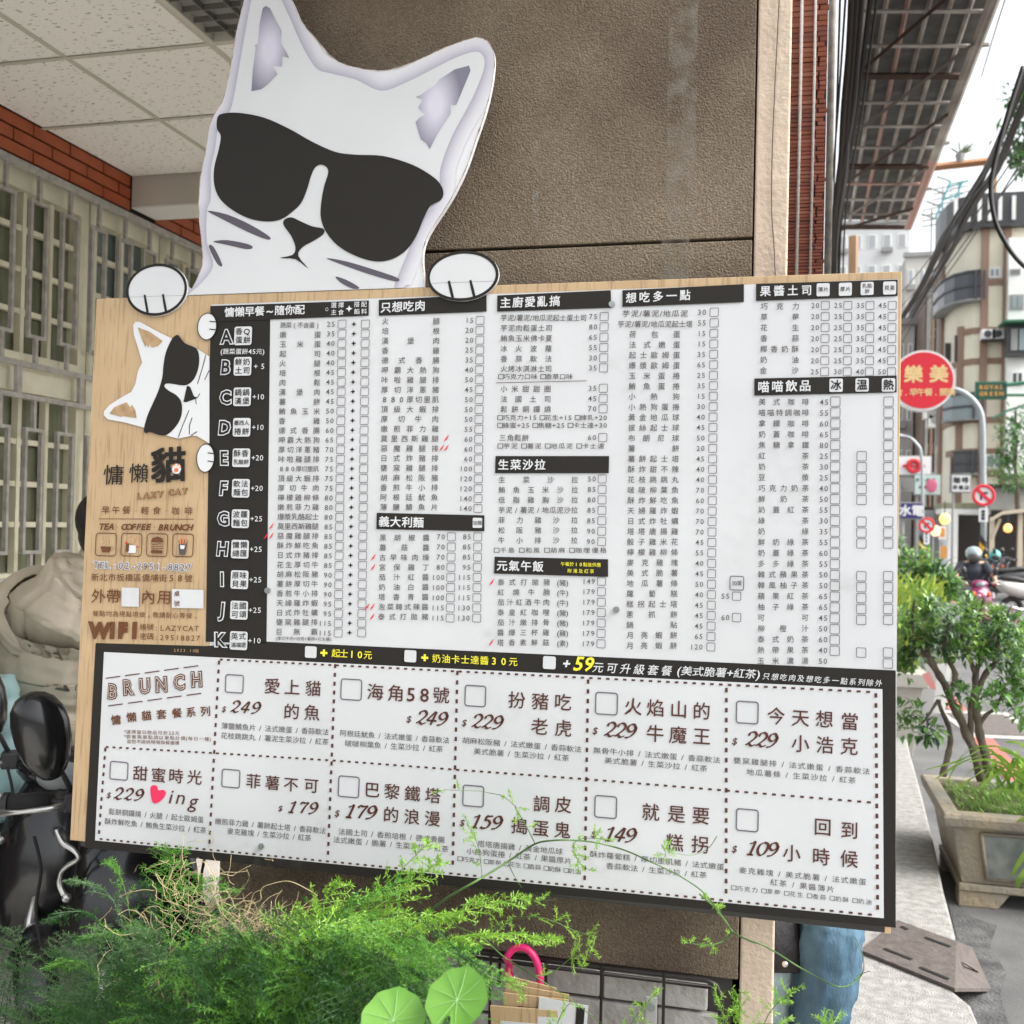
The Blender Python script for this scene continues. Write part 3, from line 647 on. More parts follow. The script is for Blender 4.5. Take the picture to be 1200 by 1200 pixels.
FACE = [(212,385),(225,330),(241,240),(262,120),(285,0),(308,-48),(338,-58),(375,-30),(400,20),(425,75),(465,165),(512,240),(560,258),(650,280),(740,320),(830,290),(930,240),(1000,205),(1070,183),(1100,200),(1100,250),(1060,350),(990,480),(950,590),(945,650),(920,720),(880,780),(855,830),(830,900),(785,1012),(785,1080),(60,1080),(60,1040),(105,1000),(150,935),(128,850),(128,745),(142,700),(142,600),(158,520),(166,460),(190,420)]
fv = cut(kc, FACE, 4)
def clipv(pts):        # keep what lies above the board's upper edge
    out = []
    for i, p in enumerate(pts):
        q = pts[(i+1) % len(pts)]
        if p.y >= vt: out.append(p)
        if (p.y >= vt) != (q.y >= vt): t = (vt-p.y)/(q.y-p.y); out.append(p.lerp(q, t))
    return out
def rayhit(p, d, poly):
    best = 9
    for i in range(len(poly)):
        a, b = poly[i], poly[(i+1) % len(poly)]; e = b-a; den = d.x*e.y-d.y*e.x
        if abs(den) < 1e-12: continue
        w = a-p; t = (w.x*e.y-w.y*e.x)/den; s = (w.x*d.y-w.y*d.x)/den
        if t > 0 and 0 <= s <= 1: best = min(best, t)
    return best
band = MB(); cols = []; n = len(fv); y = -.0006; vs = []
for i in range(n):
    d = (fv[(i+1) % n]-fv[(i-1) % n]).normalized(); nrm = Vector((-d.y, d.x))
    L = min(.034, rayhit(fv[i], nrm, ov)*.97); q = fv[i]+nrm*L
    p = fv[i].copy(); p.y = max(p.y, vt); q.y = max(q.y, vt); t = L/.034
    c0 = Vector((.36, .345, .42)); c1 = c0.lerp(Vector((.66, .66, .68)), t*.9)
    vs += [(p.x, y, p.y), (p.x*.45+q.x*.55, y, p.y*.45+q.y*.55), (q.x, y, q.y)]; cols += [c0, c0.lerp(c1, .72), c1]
fs = []
for i in range(n):
    j = (i+1) % n; fs += [(3*i, 3*j, 3*j+1, 3*i+1), (3*i+1, 3*j+1, 3*j+2, 3*i+2)]
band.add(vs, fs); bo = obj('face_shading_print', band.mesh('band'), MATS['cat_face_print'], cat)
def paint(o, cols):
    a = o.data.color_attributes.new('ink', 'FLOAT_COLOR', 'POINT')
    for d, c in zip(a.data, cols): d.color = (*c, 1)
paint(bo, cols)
RIM = mat('torn_board_edge', (.62, .58, .52), .8, col2=(.16, .12, .09), scale=55)
rm_ = Print(); rr4 = random.Random(6)
rm_.stroke(rim_pts, [.0022+rr4.uniform(-.0012, .0014) for _ in rim_pts], RIM, .55); rm_.build('cut_edge', cat, None)
fo = MB().add([(p.x, -.0012, p.y) for p in clipv(fv)], [tuple(range(len(clipv(fv))))])
obj('face_print', fo.mesh('face'), PAPER, cat)
def catpart(name, pts, m, layer, smooth=3):
    v = cut(kc, pts, smooth) if smooth else [Vector(p) for p in raw(kc, pts)]
    v = clipv(v)
    return obj(name, MB().add([(p.x, -.0012-.0006*layer, p.y) for p in v], [tuple(range(len(v)))]).mesh(name), m, cat)
catpart('sunglasses', [(165,420),(180,402),(240,398),(330,415),(420,455),(500,500),(580,535),(650,545),(750,550),(850,580),(920,620),(950,650),(960,680),(950,705),(915,725),(890,770),(865,830),(830,880),(780,912),(720,920),(650,900),(590,865),(550,820),(530,770),(530,720),(540,660),(555,610),(550,590),(530,580),(510,590),(495,620),(480,670),(460,715),(430,745),(390,772),(340,780),(280,770),(220,740),(175,700),(155,650),(155,590),(170,530),(178,480),(165,455)], DARK, 2, 4)
catpart('nose', [(400,775),(425,765),(460,780),(500,797),(538,805),(538,825),(500,850),(465,870),(450,900),(485,945),(440,912),(385,908),(430,897),(440,870),(425,830),(400,795)], DARK, 2)
WH = ink('whisker_grey', (.09, .08, .10))
for w in ([(130,742),(200,755),(280,790),(348,832),(340,843),(270,815),(190,775)], [(150,850),(200,845),(270,858),(290,870),(270,877),(200,862)], [(135,868),(152,868),(183,932),(165,928)],
          [(548,908),(620,920),(720,950),(800,978),(790,990),(700,965),(600,930)], [(580,973),(620,985),(665,1012),(640,1015),(600,995)]):
    catpart('whisker', w, WH, 1, 3)
for e in ([(335,22),(350,30),(375,80),(392,110),(388,150),(405,180),(418,205),(395,200),(392,235),(358,232),(378,262),(340,300),(320,315),(285,322),(290,250),(300,170),(297,160),(308,155),(315,80),(325,30)],
          [(1050,232),(1055,250),(1030,310),(1005,370),(985,370),(985,400),(940,470),(912,525),(900,505),(880,490),(862,430),(875,415),(898,402),(870,380),(880,365),(886,350),(862,342),(880,335),(900,320),(930,300),(945,280),(1000,245)]):
    v = [Vector(p) for p in raw(kc, e)]; c = sum(v, Vector((0, 0)))/len(v); n = len(v)
    me_ = mat('ear_ink_%d' % n, (.2, .2, .26), .5); nn_ = me_.node_tree.nodes; ll_ = me_.node_tree.links
    tc_ = nn_.new('ShaderNodeTexCoord'); mp_ = nn_.new('ShaderNodeMapping'); mp_.inputs['Location'].default_value = (-c.x/.055, 0, -c.y/.10); mp_.inputs['Scale'].default_value = (1/.055, 1, 1/.10)
    gt_ = nn_.new('ShaderNodeTexGradient'); gt_.gradient_type = 'SPHERICAL'; cr_ = nn_.new('ShaderNodeValToRGB')
    cr_.color_ramp.elements[0].color = (.17, .16, .215, 1); cr_.color_ramp.elements[1].color = (.56, .545, .63, 1); cr_.color_ramp.elements[1].position = .75
    ll_.new(tc_.outputs['Object'], mp_.inputs[0]); ll_.new(mp_.outputs[0], gt_.inputs[0]); ll_.new(gt_.outputs['Fac'], cr_.inputs[0]); ll_.new(cr_.outputs[0], nn_['Principled BSDF'].inputs['Base Color'])
    o = obj('ear_print', MB().add([(p.x, -.0018, p.y) for p in v], [tuple(range(n))]).mesh('ear'), me_, cat)
for px, py, rx, ry, toes in ((185.6, 340.5, 35.7, 30.6, ((622, 615, 712, 800), (697, 700, 710, 800))), (543.3, 324.5, 42.0, 29.3, None)):
    c = Bp(px, py); a, b = scale_at(px, py); rx *= a; ry *= b; N = 48
    pw = MB().prism([(c[0]+rx*cos(2*pi*i/N), c[1]+ry*sin(2*pi*i/N)) for i in range(N)], .006, Matrix.Translation((0, -.0075, 0))).build('paw_cutout', PAPER, board)
    Q = Print(True)
    Q.ellipse(c, rx*.955, ry*.945, DARK, 11.6, 48, False, .0062)
    for sx in (-.32, .28):
        Q.stroke([(c[0]+rx*(sx-.06), c[1]-ry*.18), (c[0]+rx*sx, c[1]-ry*.5), (c[0]+rx*(sx+.07), c[1]-ry*.86)], [.005, .006, .006], DARK, 11.6)
    Q.line((c[0]-rx*.93, c[1]-ry*.25), (c[0]+rx*.93, c[1]-ry*.25), .0006, BOXC, 11.2)
    Q.build('paw_outline', pw, None)
def smudge(parent, px, py, w, h, seed, amt=.3, col=(.30, .28, .25)):
    m = bpy.data.materials.new('board_smudge'); m.use_nodes = True; n = m.node_tree.nodes; l = m.node_tree.links; b = n['Principled BSDF']
    b.inputs['Base Color'].default_value = (*col, 1); b.inputs['Roughness'].default_value = .6
    c = Bp(px, py); tc = n.new('ShaderNodeTexCoord'); mp = n.new('ShaderNodeMapping'); mp.inputs['Location'].default_value = (-c[0]/w, 0, -c[1]/h); mp.inputs['Scale'].default_value = (1/w, 1, 1/h)
    g = n.new('ShaderNodeTexGradient'); g.gradient_type = 'SPHERICAL'; no = n.new('ShaderNodeTexNoise'); no.inputs['Scale'].default_value = 38; no.inputs['Detail'].default_value = 7
    mu = n.new('ShaderNodeMath'); mu.operation = 'MULTIPLY'; cr = n.new('ShaderNodeValToRGB'); cr.color_ramp.elements[0].position = .42; cr.color_ramp.elements[1].position = .75; cr.color_ramp.elements[1].color = (amt, amt, amt, 1)
    l.new(tc.outputs['Object'], mp.inputs[0]); l.new(mp.outputs[0], g.inputs[0]); l.new(tc.outputs['Object'], no.inputs['Vector']); l.new(no.outputs['Fac'], cr.inputs[0])
    l.new(g.outputs['Fac'], mu.inputs[0]); l.new(cr.outputs[0], mu.inputs[1]); l.new(mu.outputs[0], b.inputs['Alpha'])
    y = -LAY*8.5; obj('smudge', MB().add([(c[0]-w, y, c[1]-h), (c[0]+w, y, c[1]-h), (c[0]+w, y, c[1]+h), (c[0]-w, y, c[1]+h)], [(0, 1, 2, 3)]).mesh('smudge'), m, parent)
for i, (x, y, w, h, a_) in enumerate(((385, 955, .05, .07, .5), (722, 440, .04, .05, .6), (865, 620, .05, .16, .35), (985, 690, .04, .04, .7), (575, 745, .03, .02, .8), (560, 850, .25, .10, .25), (930, 560, .12, .2, .3), (700, 1010, .2, .06, .35), (290, 1000, .2, .05, .4), (420, 420, .1, .12, .25), (160, 640, .1, .2, .4))):
    smudge(board, x, y, w, h, i, a_*.3)
# fixing screws
for x, y in ((314.5, 692), (722.5, 714.5), (717.5, 357), (307.5, 991)):
    c = Bp(x, y); MB().cyl((c[0], -.0045, c[1]), .0062, .005, 'Y', 16).cyl((c[0], -.0075, c[1]), .0035, .003, 'Y', 6).build('screw', mat('screw_zinc', (.35, .38, .37), .3, metal=.9), board, smooth=False)
# ------------------------------------------------------------ pillar
GR = mat('brown_stone', (.135, .103, .076), .8, col2=(.215, .175, .130), scale=210, bump=.85, bscale=230)
def stone_stains():
    n = GR.node_tree.nodes; l = GR.node_tree.links; b = n['Principled BSDF']; src = b.inputs['Base Color'].links[0].from_socket
    tc = n.new('ShaderNodeTexCoord'); no = n.new('ShaderNodeTexNoise'); no.inputs['Scale'].default_value = 3.5; no.inputs['Detail'].default_value = 6
    cr = n.new('ShaderNodeValToRGB'); cr.color_ramp.elements[0].position = .35; cr.color_ramp.elements[1].position = .7
    cr.color_ramp.elements[0].color = (.62, .54, .48, 1); cr.color_ramp.elements[1].color = (1.22, 1.2, 1.12, 1)
    mx = n.new('ShaderNodeMixRGB'); mx.blend_type = 'MULTIPLY'; mx.inputs[0].default_value = 1
    l.new(tc.outputs['Object'], no.inputs['Vector']); l.new(no.outputs['Fac'], cr.inputs[0]); l.new(src, mx.inputs[1]); l.new(cr.outputs[0], mx.inputs[2]); l.new(mx.outputs[0], b.inputs['Base Color'])
stone_stains()
pil = thing('arcade_pillar', 'broad brown stone clad arcade pillar standing behind the menu board', 'pillar', (0, 0, 0))
PY = 2.24
MB().box(-1.22, -.075, PY+.02, PY+.62, 0, 4.6).build('core', mat('mortar_dark', (.05, .045, .04), .9), pil)
for i, (z0, z1) in enumerate(((.579, 2.093), (2.099, 2.9), (2.906, 4.6))):
    MB().box(-1.235, -.063, PY, PY+.03, z0, z1).build('stone_slab', GR, pil, bevel=.0025)
MB().box(-1.237, -1.222, PY+.032, PY+.62, .56, 4.6).build('side_slab', GR, pil)
PLAST = mat('cream_plaster', (.56, .45, .35), .85, var=.07, scale=30, bump=.35, bscale=90)
MB().box(-.0595, .008, PY+.004, PY+.66, 0, 4.6).build('plaster_corner', PLAST, pil, bevel=.004)
MB().tube(catmull([(.002, PY+.0, 4.2), (-.001, PY-.001, 3.2), (-.026, PY-.0, 2.3), (-.018, PY-.001, 2.06), (-.006, PY, 1.9)], 6), .0012, 5).build('crack', mat('crack_dark', (.1, .075, .06), .9), pil)
def residue(name, x0, x1, z0, z1, seed, thr=.5, col=(.30, .27, .225)):
    m = bpy.data.materials.new(name); m.use_nodes = True; n = m.node_tree.nodes; l = m.node_tree.links; b = n['Principled BSDF']
    b.inputs['Base Color'].default_value = (*col, 1); b.inputs['Roughness'].default_value = .8
    tc = n.new('ShaderNodeTexCoord'); no = n.new('ShaderNodeTexNoise'); no.inputs['Scale'].default_value = 28; no.inputs['Detail'].default_value = 8
    mp = n.new('ShaderNodeMapping'); mp.inputs['Location'].default_value = (seed, 0, 0)
    cr = n.new('ShaderNodeValToRGB'); cr.color_ramp.elements[0].position = thr-.08; cr.color_ramp.elements[1].position = thr+.2; cr.color_ramp.elements[1].color = (.42, .42, .42, 1)
    l.new(tc.outputs['Object'], mp.inputs[0]); l.new(mp.outputs[0], no.inputs['Vector']); l.new(no.outputs['Fac'], cr.inputs[0]); l.new(cr.outputs[0], b.inputs['Alpha'])
    MB().add([(x0, PY-.0012, z0), (x1, PY-.0012, z0), (x1, PY-.0012, z1), (x0, PY-.0012, z1)], [(0, 1, 2, 3)]).build('tape_residue', m, pil)
residue('tape_mark_broad', -.242, -.182, 2.125, 2.62, 3, .46); residue('tape_mark_broad_low', -.248, -.19, 2.0, 2.105, 7, .45)
residue('tape_mark_thin', -.528, -.515, 2.14, 2.34, 9, .5, (.4, .37, .32))
# painted brick base with the black wire rack
GB = mat('grey_painted_brick', (.27, .26, .24), .8, col2=(.42, .405, .38), scale=14, bump=.6, bscale=50)
PB = mat('cream_render', (.48, .4, .31), .85, var=.08, scale=20)
z = .005; row = 0
bm_ = None
brick_proto = None
while z < .51:
    x = -1.23-(.11 if row % 2 else 0)
    while x < -.09:
        x0, x1 = max(x, -1.232), min(x+.215, -.09)
        if x1-x0 > .03:
            jit = random.Random(row*31+int(x*100)).uniform(-.003, .003)
            MB().box(x0, x1, PY-.002+jit, PY+.018, z, z+.056).build('brick', GB, pil, bevel=.004)
        x += .223
    z += .063; row += 1
IRON = mat('black_iron', (.018, .014, .013), .38, metal=.3)
rack = thing('wire_rack', 'black wire rack with rounded corner on the brick pillar base', 'wire rack')
RY = PY-.05
q = [AY(300, 1079, RY), AY(540, 1108, RY), AY(700, 1126, RY), AY(840, 1146, RY)]
zt = .592; xr = AY(845, 1160, RY).x
MB().tube([(-1.15, RY, .1), (-1.15, RY, zt-.03), (-1.12, RY, zt), (xr-.03, RY, zt), (xr-.01, RY, zt-.008), (xr, RY, zt-.03), (xr, RY, .1)], .006, 8).build('outer_frame', IRON, rack, smooth=True)
MB().tube([(-1.14, RY+.012, zt-.018), (xr-.02, RY+.012, zt-.018)], .0045, 6).build('top_rail', IRON, rack, smooth=True)
for i, px in enumerate((575, 640, 705, 778)):
    x = AY(px, 1170, RY).x; MB().tube([(x, RY-.006, zt+.004), (x, RY-.006, .12)], .0032, 6).build('upright', IRON, rack)
for i in range(6):
    x = -.9-.045*i if i < 3 else -.75-.05*(i-3)
for zz in (.36, .2): MB().tube([(-1.15, RY+.004, zz), (xr, RY+.004, zz)], .003, 6).build('crossbar', IRON, rack)
bk = AY(765, 1172, RY)
br = MB().box(bk.x-.012, bk.x+.012, RY-.03, RY-.026, bk.z-.16, bk.z+.02).build('bracket', mat('zinc_plate', (.5, .5, .5), .35, metal=.8), rack, bevel=.004)
MB().cyl((bk.x, RY-.032, bk.z), .009, .006, 'Y', 16).build('bolt', MATS['screw_zinc'], br)
# pink hook and the bundle of small menu cards
HY = RY-.03
hk = thing('pink_hook', 'pink plastic hook hung over the black wire rack', 'hook')
pts = [AY(x, y, HY) for x, y in ((592, 1150), (592.5, 1136), (594, 1122), (603, 1111.5), (615, 1111), (626, 1121), (632, 1138), (633, 1158))]
MB().tube(catmull([(p.x, p.y+(.03 if i < 2 else 0), p.z) for i, p in enumerate(pts)], 5), .0075, 10).build('hook', mat('pink_plastic', (.75, .02, .16), .3), hk, smooth=True)
a = AY(592, 1150, HY); MB().ellipsoid((a.x, a.y+.03, a.z), .011, .011, .011).build('ball_end', MATS['pink_plastic'], hk, smooth=True)
b = AY(633, 1158, HY); MB().tube([(b.x, b.y, b.z), (b.x, b.y, b.z-.06)], .0075, 10).build('shank', MATS['pink_plastic'], hk, smooth=True)
cards = thing('card_bundle', 'bundle of small kraft and white menu cards hanging from the pink hook', 'menu cards')
rng = random.Random(4)
for i, (px, py, w, h, rz) in enumerate(((618, 1158, .085, .012, -.12), (628, 1167, .112, .01, -.05), (630, 1176, .115, .012, 0.02), (618, 1190, .12, .04, .06))):
    c = AY(px, py, HY-.012-.006*i)
    M_ = Matrix.Translation((c.x, c.y, c.z-.07)) @ Matrix.Rotation(rz*-1, 4, 'Y') @ Matrix.Rotation(.12, 4, 'X')
    MB().box(-w/2-.01, w/2+.01, -.002, .002, -.09, .09, M_).build('card', KRAFT if i != 3 else KRAFT, cards)
    MB().box(-w/2+.02-.01*(i == 3), w/2, -.003, -.0022, -.085, .078-.006*i, M_).build('card_face', DARK if i % 2 == 0 else PAPER, cards)
c = AY(658, 1176, HY-.04); M_ = Matrix.Translation((c.x, c.y, c.z-.08)) @ Matrix.Rotation(.05, 4, 'Y')
MB().box(-.05, .05, -.001, .001, -.09, .085, M_).build('card_face', PAPER, cards)
MB().box(.027, .044, -.0022, -.0014, .04, .08, M_).build('card_face', DARK, cards)

# ------------------------------------------------------------ arcade: ceiling, beam, brick and grille wall
WX = -3.0
arc = thing('shop_wall', 'shopfront wall of red brick and white framed windows along the arcade', 'wall')
BRK = mat('red_tile_brick', (.30, .062, .018), .45, col2=(.40, .092, .03), scale=9, bump=.15, bscale=80)
TEAL = mat('dark_joint', (.03, .017, .012), .9)
MB().box(WX-.25, WX-.012, .9, 7.4, 0, 1.15).build('low_wall', TEAL, arc)
MB().box(WX-.25, WX-.012, .9, 7.4, 2.925, 3.35).build('lintel', TEAL, arc)
bme = {}
def bricks(y0, y1, z0, z1, L=.2345, H=.0525, px=.2345, pz=.056):
    z = z0; row = 0
    while z+H <= z1+.001:
        y = y0-(px/2 if row % 2 else 0)
        while y < y1:
            a, b = max(y, y0), min(y+L-.008, y1); key = round(b-a, 3)
            if key > .02:
                if key not in bme: bme[key] = MB().box(0, .014, 0, key, 0, H-.006).mesh('brick'); bme[key].materials.append(BRK)
                o = obj('brick', bme[key], None, arc); o.location = (WX-.014+random.uniform(-.001, .001), a, z)
            y += px
        z += pz; row += 1
random.seed(5)
bricks(3.3, 4.44, 2.938, 3.11); bricks(4.66, 6.6, 2.938, 3.11)
bricks(3.3, 5.2, .62, 1.02)
WF = mat('cream_window_paint', (.80, .77, .60), .5, var=.06, scale=12, bump=.1, bscale=40)
GLS = mat('dim_window_glass', (.12, .13, .085), .15, col2=(.22, .23, .16), scale=3, stretch=(1, 9, .6), spec=.6)
GLB = mat('bluish_window_glass', (.10, .14, .14), .1, col2=(.16, .2, .19), scale=4, stretch=(1, 5, 1), spec=.6)
GST = mat('grey_grille_steel', (.38, .365, .335), .45, var=.2, scale=30)
MB().box(WX-.1, WX+.05, .9, 7.4, 1.12, 1.19).build('sill', WF, arc, bevel=.004)
MB().box(WX-.011, WX+.006, 3.0, 5.4, 1.02, 1.118).build('sill_apron', WF, arc)
WW = WX-.075
def window(y0, y1, glass):
    w = MB().box(WW-.05, WW+.03, y0, y0+.055, 1.19, 2.925).box(WW-.05, WW+.03, y1-.055, y1, 1.19, 2.925).box(WW-.05, WW+.03, y0+.055, y1-.055, 1.19, 1.25)\
        .box(WW-.05, WW+.031, y0+.055, y1-.055, 2.0, 2.16).box(WW-.05, WW+.03, y0+.055, y1-.055, 2.83, 2.925).build('window', WF, arc)
    n = max(1, round((y1-y0-.11)/.187))
    for i in range(1, n):
        y = y0+.055+(y1-y0-.11)*i/n
        MB().box(WW-.02, WW+.012, y-.011, y+.011, 1.25, 2.0).box(WW-.02, WW+.012, y-.011, y+.011, 2.16, 2.83).build('mullion', WF, w)
    for z in (1.45, 1.62, 1.795, 2.335, 2.51, 2.68):
        MB().box(WW-.018, WW+.006, y0+.055, y1-.055, z-.011, z+.011).build('glazing_bar', WF, w)
    MB().box(WW-.034, WW-.03, y0+.05, y1-.05, 1.24, 2.84).build('pane', glass, w)
for y0, y1, g in ((2.2, 3.22, GLS), (3.24, 4.2, GLS), (4.21, 4.76, GLB), (4.77, 5.7, GLS), (5.72, 6.7, GLB)): window(y0, y1, g)
MB().box(WX-.16, WX-.13, 2.1, 6.8, 1.2, 2.93).build('inner_blind', mat('blind_olive', (.09, .085, .05), .9), arc)
gr = thing('window_grille', 'grey steel security grille of tall rectangles over the arcade windows', 'window grille')
for z0, z1 in ((2.895, 2.925), (2.095, 2.118), (1.965, 1.985), (1.215, 1.235)):
    MB().box(WX-.012, WX+.012, 2.3, 6.7, z0, z1).build('rail', GST, gr, bevel=.002)
rect_u = MB().box(-.009, .009, -.056, -.042, 2.22, 2.79).box(-.009, .009, .042, .056, 2.22, 2.79).box(-.009, .009, -.042, .042, 2.22, 2.234).box(-.009, .009, -.042, .042, 2.776, 2.79)\
    .box(-.008, .008, -.008, .008, 2.79, 2.895).box(-.008, .008, -.008, .008, 2.118, 2.22).mesh('grille_panel')
rect_l = MB().box(-.009, .009, -.056, -.042, 1.33, 1.85).box(-.009, .009, .042, .056, 1.33, 1.85).box(-.009, .009, -.042, .042, 1.33, 1.344).box(-.009, .009, -.042, .042, 1.836, 1.85)\
    .box(-.008, .008, -.008, .008, 1.85, 1.965).box(-.008, .008, -.008, .008, 1.235, 1.33).mesh('grille_panel')
for me in (rect_u, rect_l): me.materials.append(GST)
for i in range(22):
    y = 2.41+.2*i
    for me in (rect_u, rect_l):
        o = obj('grille_panel', me, None, gr); o.location = (WX, y, 0)
    if i % 2 == 0: MB().box(WX-.009, WX+.009, y+.085, y+.115, 1.985, 2.095).build('spacer', GST, gr)
# suspended ceiling
CZ = 3.1
CT = mat('ceiling_tile', (.80, .635, .565), .9, bump=0)
def tile_pits():
    n = CT.node_tree.nodes; l = CT.node_tree.links; b = n['Principled BSDF']
    tc = n.new('ShaderNodeTexCoord'); mp = n.new('ShaderNodeMapping'); mp.inputs['Scale'].default_value = (38, 95, 1)
    v = n.new('ShaderNodeTexNoise'); v.inputs['Scale'].default_value = 1; v.inputs['Detail'].default_value = 2.5
    cr = n.new('ShaderNodeValToRGB'); cr.color_ramp.elements[0].position = .335; cr.color_ramp.elements[1].position = .375
    cr.color_ramp.elements[0].color = (.36, .33, .27, 1); cr.color_ramp.elements[1].color = (.85, .83, .78, 1)
    l.new(tc.outputs['Object'], mp.inputs[0]); l.new(mp.outputs[0], v.inputs['Vector']); l.new(v.outputs['Fac'], cr.inputs[0]); l.new(cr.outputs[0], b.inputs['Base Color'])
    bu = n.new('ShaderNodeBump'); bu.inputs['Strength'].default_value = .5; bu.inputs['Distance'].default_value = .004
    l.new(cr.outputs[0], bu.inputs['Height']); l.new(bu.outputs[0], b.inputs['Normal'])
tile_pits()
ceil = MB().box(-3.26, -.1, 1.48, 7.4, CZ+.02, CZ+.03).build('ceiling', mat('ceiling_void', (.3, .3, .28), .9), kind='structure')
TX = [-3.0, -2.455, -1.895, -1.31, -.72, -.12]
TY = [1.486+.583*i for i in range(5)]+[4.45]
for i in range(5):
    for j in range(len(TY)-1):
        y0, y1 = TY[j], TY[j+1]
        if y1-y0 < .05 or (i == 2 and 2.2 < (y0+y1)/2 < 3.3): continue
        MB().box(TX[i]+.007, TX[i+1]-.007, y0+.007, y1-.007, CZ, CZ+.015).build('ceiling_tile', CT, ceil, bevel=.002)
MB().box(-3.0, -.12, 4.66, 7.3, CZ, CZ+.015).build('ceiling_tile', CT, ceil)
GRD = mat('ceiling_grid', (.52, .49, .41), .6)
for x in TX[1:-1]: MB().box(x-.011, x+.011, 1.49, 4.45, CZ-.003, CZ-.0005).build('grid_bar', GRD, ceil)
for y in TY[1:-1]: MB().box(-3.0, -.12, y-.011, y+.011, CZ-.0045, CZ-.0032).build('grid_bar', GRD, ceil)
bmw = MB().box(-3.0, -.08, 4.452, 4.66, 2.96, 3.35).build('beam', mat('beam_paint', (.50, .46, .41), .8, var=.05, scale=4), bevel=.003)
tag(bmw, 'plain painted ceiling beam crossing the arcade beyond the tiles', 'beam')
MB().box(-3.0, -.08, 4.455, 4.657, 2.952, 2.9595).build('soffit_strip', mat('beam_white', (.72, .71, .68), .6), bmw)
# recessed louvre lamp
lamp = thing('ceiling_light', 'recessed fluorescent ceiling light behind a steel louvre grid', 'ceiling light', (0, 0, 0))
X0, X1, Y0, Y1 = -1.895+.012, -1.31-.012, 2.08, 3.225
MB().box(X0, X0+.02, Y0, Y1, CZ-.012, CZ+.09).box(X1-.02, X1, Y0, Y1, CZ-.012, CZ+.09).box(X0+.02, X1-.02, Y0, Y0+.02, CZ-.012, CZ+.09).box(X0+.02, X1-.02, Y1-.02, Y1, CZ-.012, CZ+.09).build('housing', mat('lamp_housing', (.55, .53, .46), .4), lamp, bevel=.002)
MB().box(X0+.02, X1-.02, Y0+.02, Y1-.02, CZ+.08, CZ+.09).build('reflector', mat('white_reflector', (.85, .85, .82), .4), lamp)
LV = mat('louvre_steel', (.22, .21, .19), .4, metal=.5)
for i in range(1, 6): x = lerp(X0, X1, i/6); MB().box(x-.002, x+.002, Y0+.02, Y1-.02, CZ-.005, CZ+.014).build('louvre', LV, lamp)
for i in range(1, 16): y = lerp(Y0, Y1, i/16); MB().box(X0+.02, X1-.02, y-.002, y+.002, CZ-.0045, CZ+.0145).build('louvre', LV, lamp)
for x in (-1.75, -1.6, -1.45): MB().cyl((x, (Y0+Y1)/2, CZ+.06), .013, Y1-Y0-.08, 'Y', 12).build('tube', mat('lamp_tube', (.85, .85, .82), .3, emit=(1, .94, .82, 46)), lamp, smooth=True)
# party wall far down the arcade, to close the view
ew = MB().box(-3.25, -.1, 7.4, 7.6, 0, 3.4).build('end_wall', mat('end_wall_paint', (.42, .40, .35), .9, var=.08, scale=2)); tag(ew, 'plain end wall far down the covered arcade', 'wall')

# ------------------------------------------------------------ ground
CONC = mat('pale_concrete', (.25, .245, .23), .9, col2=(.40, .39, .37), scale=26, bump=.8, bscale=160, detail=9)
CONC2 = mat('arcade_floor', (.66, .63, .58), .8, var=.2, scale=6)
ASPH = mat('asphalt', (.10, .10, .10), .9, col2=(.16, .16, .157), scale=3.2, bump=.6, bscale=220)
RZ = -.13
road = MB().box(-60, 300, -30, 500, RZ-.3, RZ).build('road', ASPH, kind='structure')
pv = [AZ(x, y, 0) for x, y in ((1150, 1205), (1138, 1178), (1118, 1162), (1113, 1140), (1117, 1112), (1119, 1094), (1113, 1070), (1105, 1040), (1095, 990), (1080, 930), (1066, 880), (1058, 840))]
edge = [(p.x, p.y) for p in pv]
poly = [(-3.3, -3), (.62, -3), (edge[0][0]-.02, edge[0][1]-.4)]+edge+[(.95, 11), (1.0, 30), (-3.3, 30)]
bmm = MB(); n = len(poly)
bmm.add([(x, y, RZ-.1) for x, y in poly]+[(x, y, 0) for x, y in poly], [tuple(range(n, 2*n)), tuple(range(n-1, -1, -1))]+[(i, (i+1) % n, n+(i+1) % n, n+i) for i in range(n)])
pav = bmm.build('pavement', CONC, kind='structure', bevel=.012)
MB().box(-3.2, -.25, -2.9, 28, .001, .004).build('arcade_paving', CONC2, pav)
for i in range(12): MB().box(-3.2, -.25, -1+i*.9, -.992+i*.9, .0045, .006).build('paving_joint', TEAL, pav)
# brown slotted threshold plate
pl = thing('kerb_ramp_plate', 'brown slotted metal ramp plate laid over the kerb edge', 'ramp plate')
PLM = mat('brown_plate', (.085, .07, .063), .7, col2=(.13, .11, .10), scale=25, bump=.4)
T1, T2 = .014, -.122
P0, P1, P2, P3 = AZ(1008, 1113, T1), AZ(1052, 1078, T1), AZ(1121, 1103, T1), AZ(1119, 1158, T1); P4, P5 = AZ(1139, 1110, T2), AZ(1161, 1158, T2)
dn = Vector((0, 0, -.012))
MB().add([P0, P1, P2, P3, P4, P5]+[p+dn for p in (P0, P1, P2, P3, P4, P5)], [(0, 1, 2, 3), (3, 2, 4, 5), (6, 9, 8, 7), (9, 11, 10, 8), (0, 6, 7, 1), (1, 7, 8, 2), (2, 8, 10, 4), (4, 10, 11, 5), (5, 11, 9, 3), (3, 9, 6, 0)]).build('plate', PLM, pl)
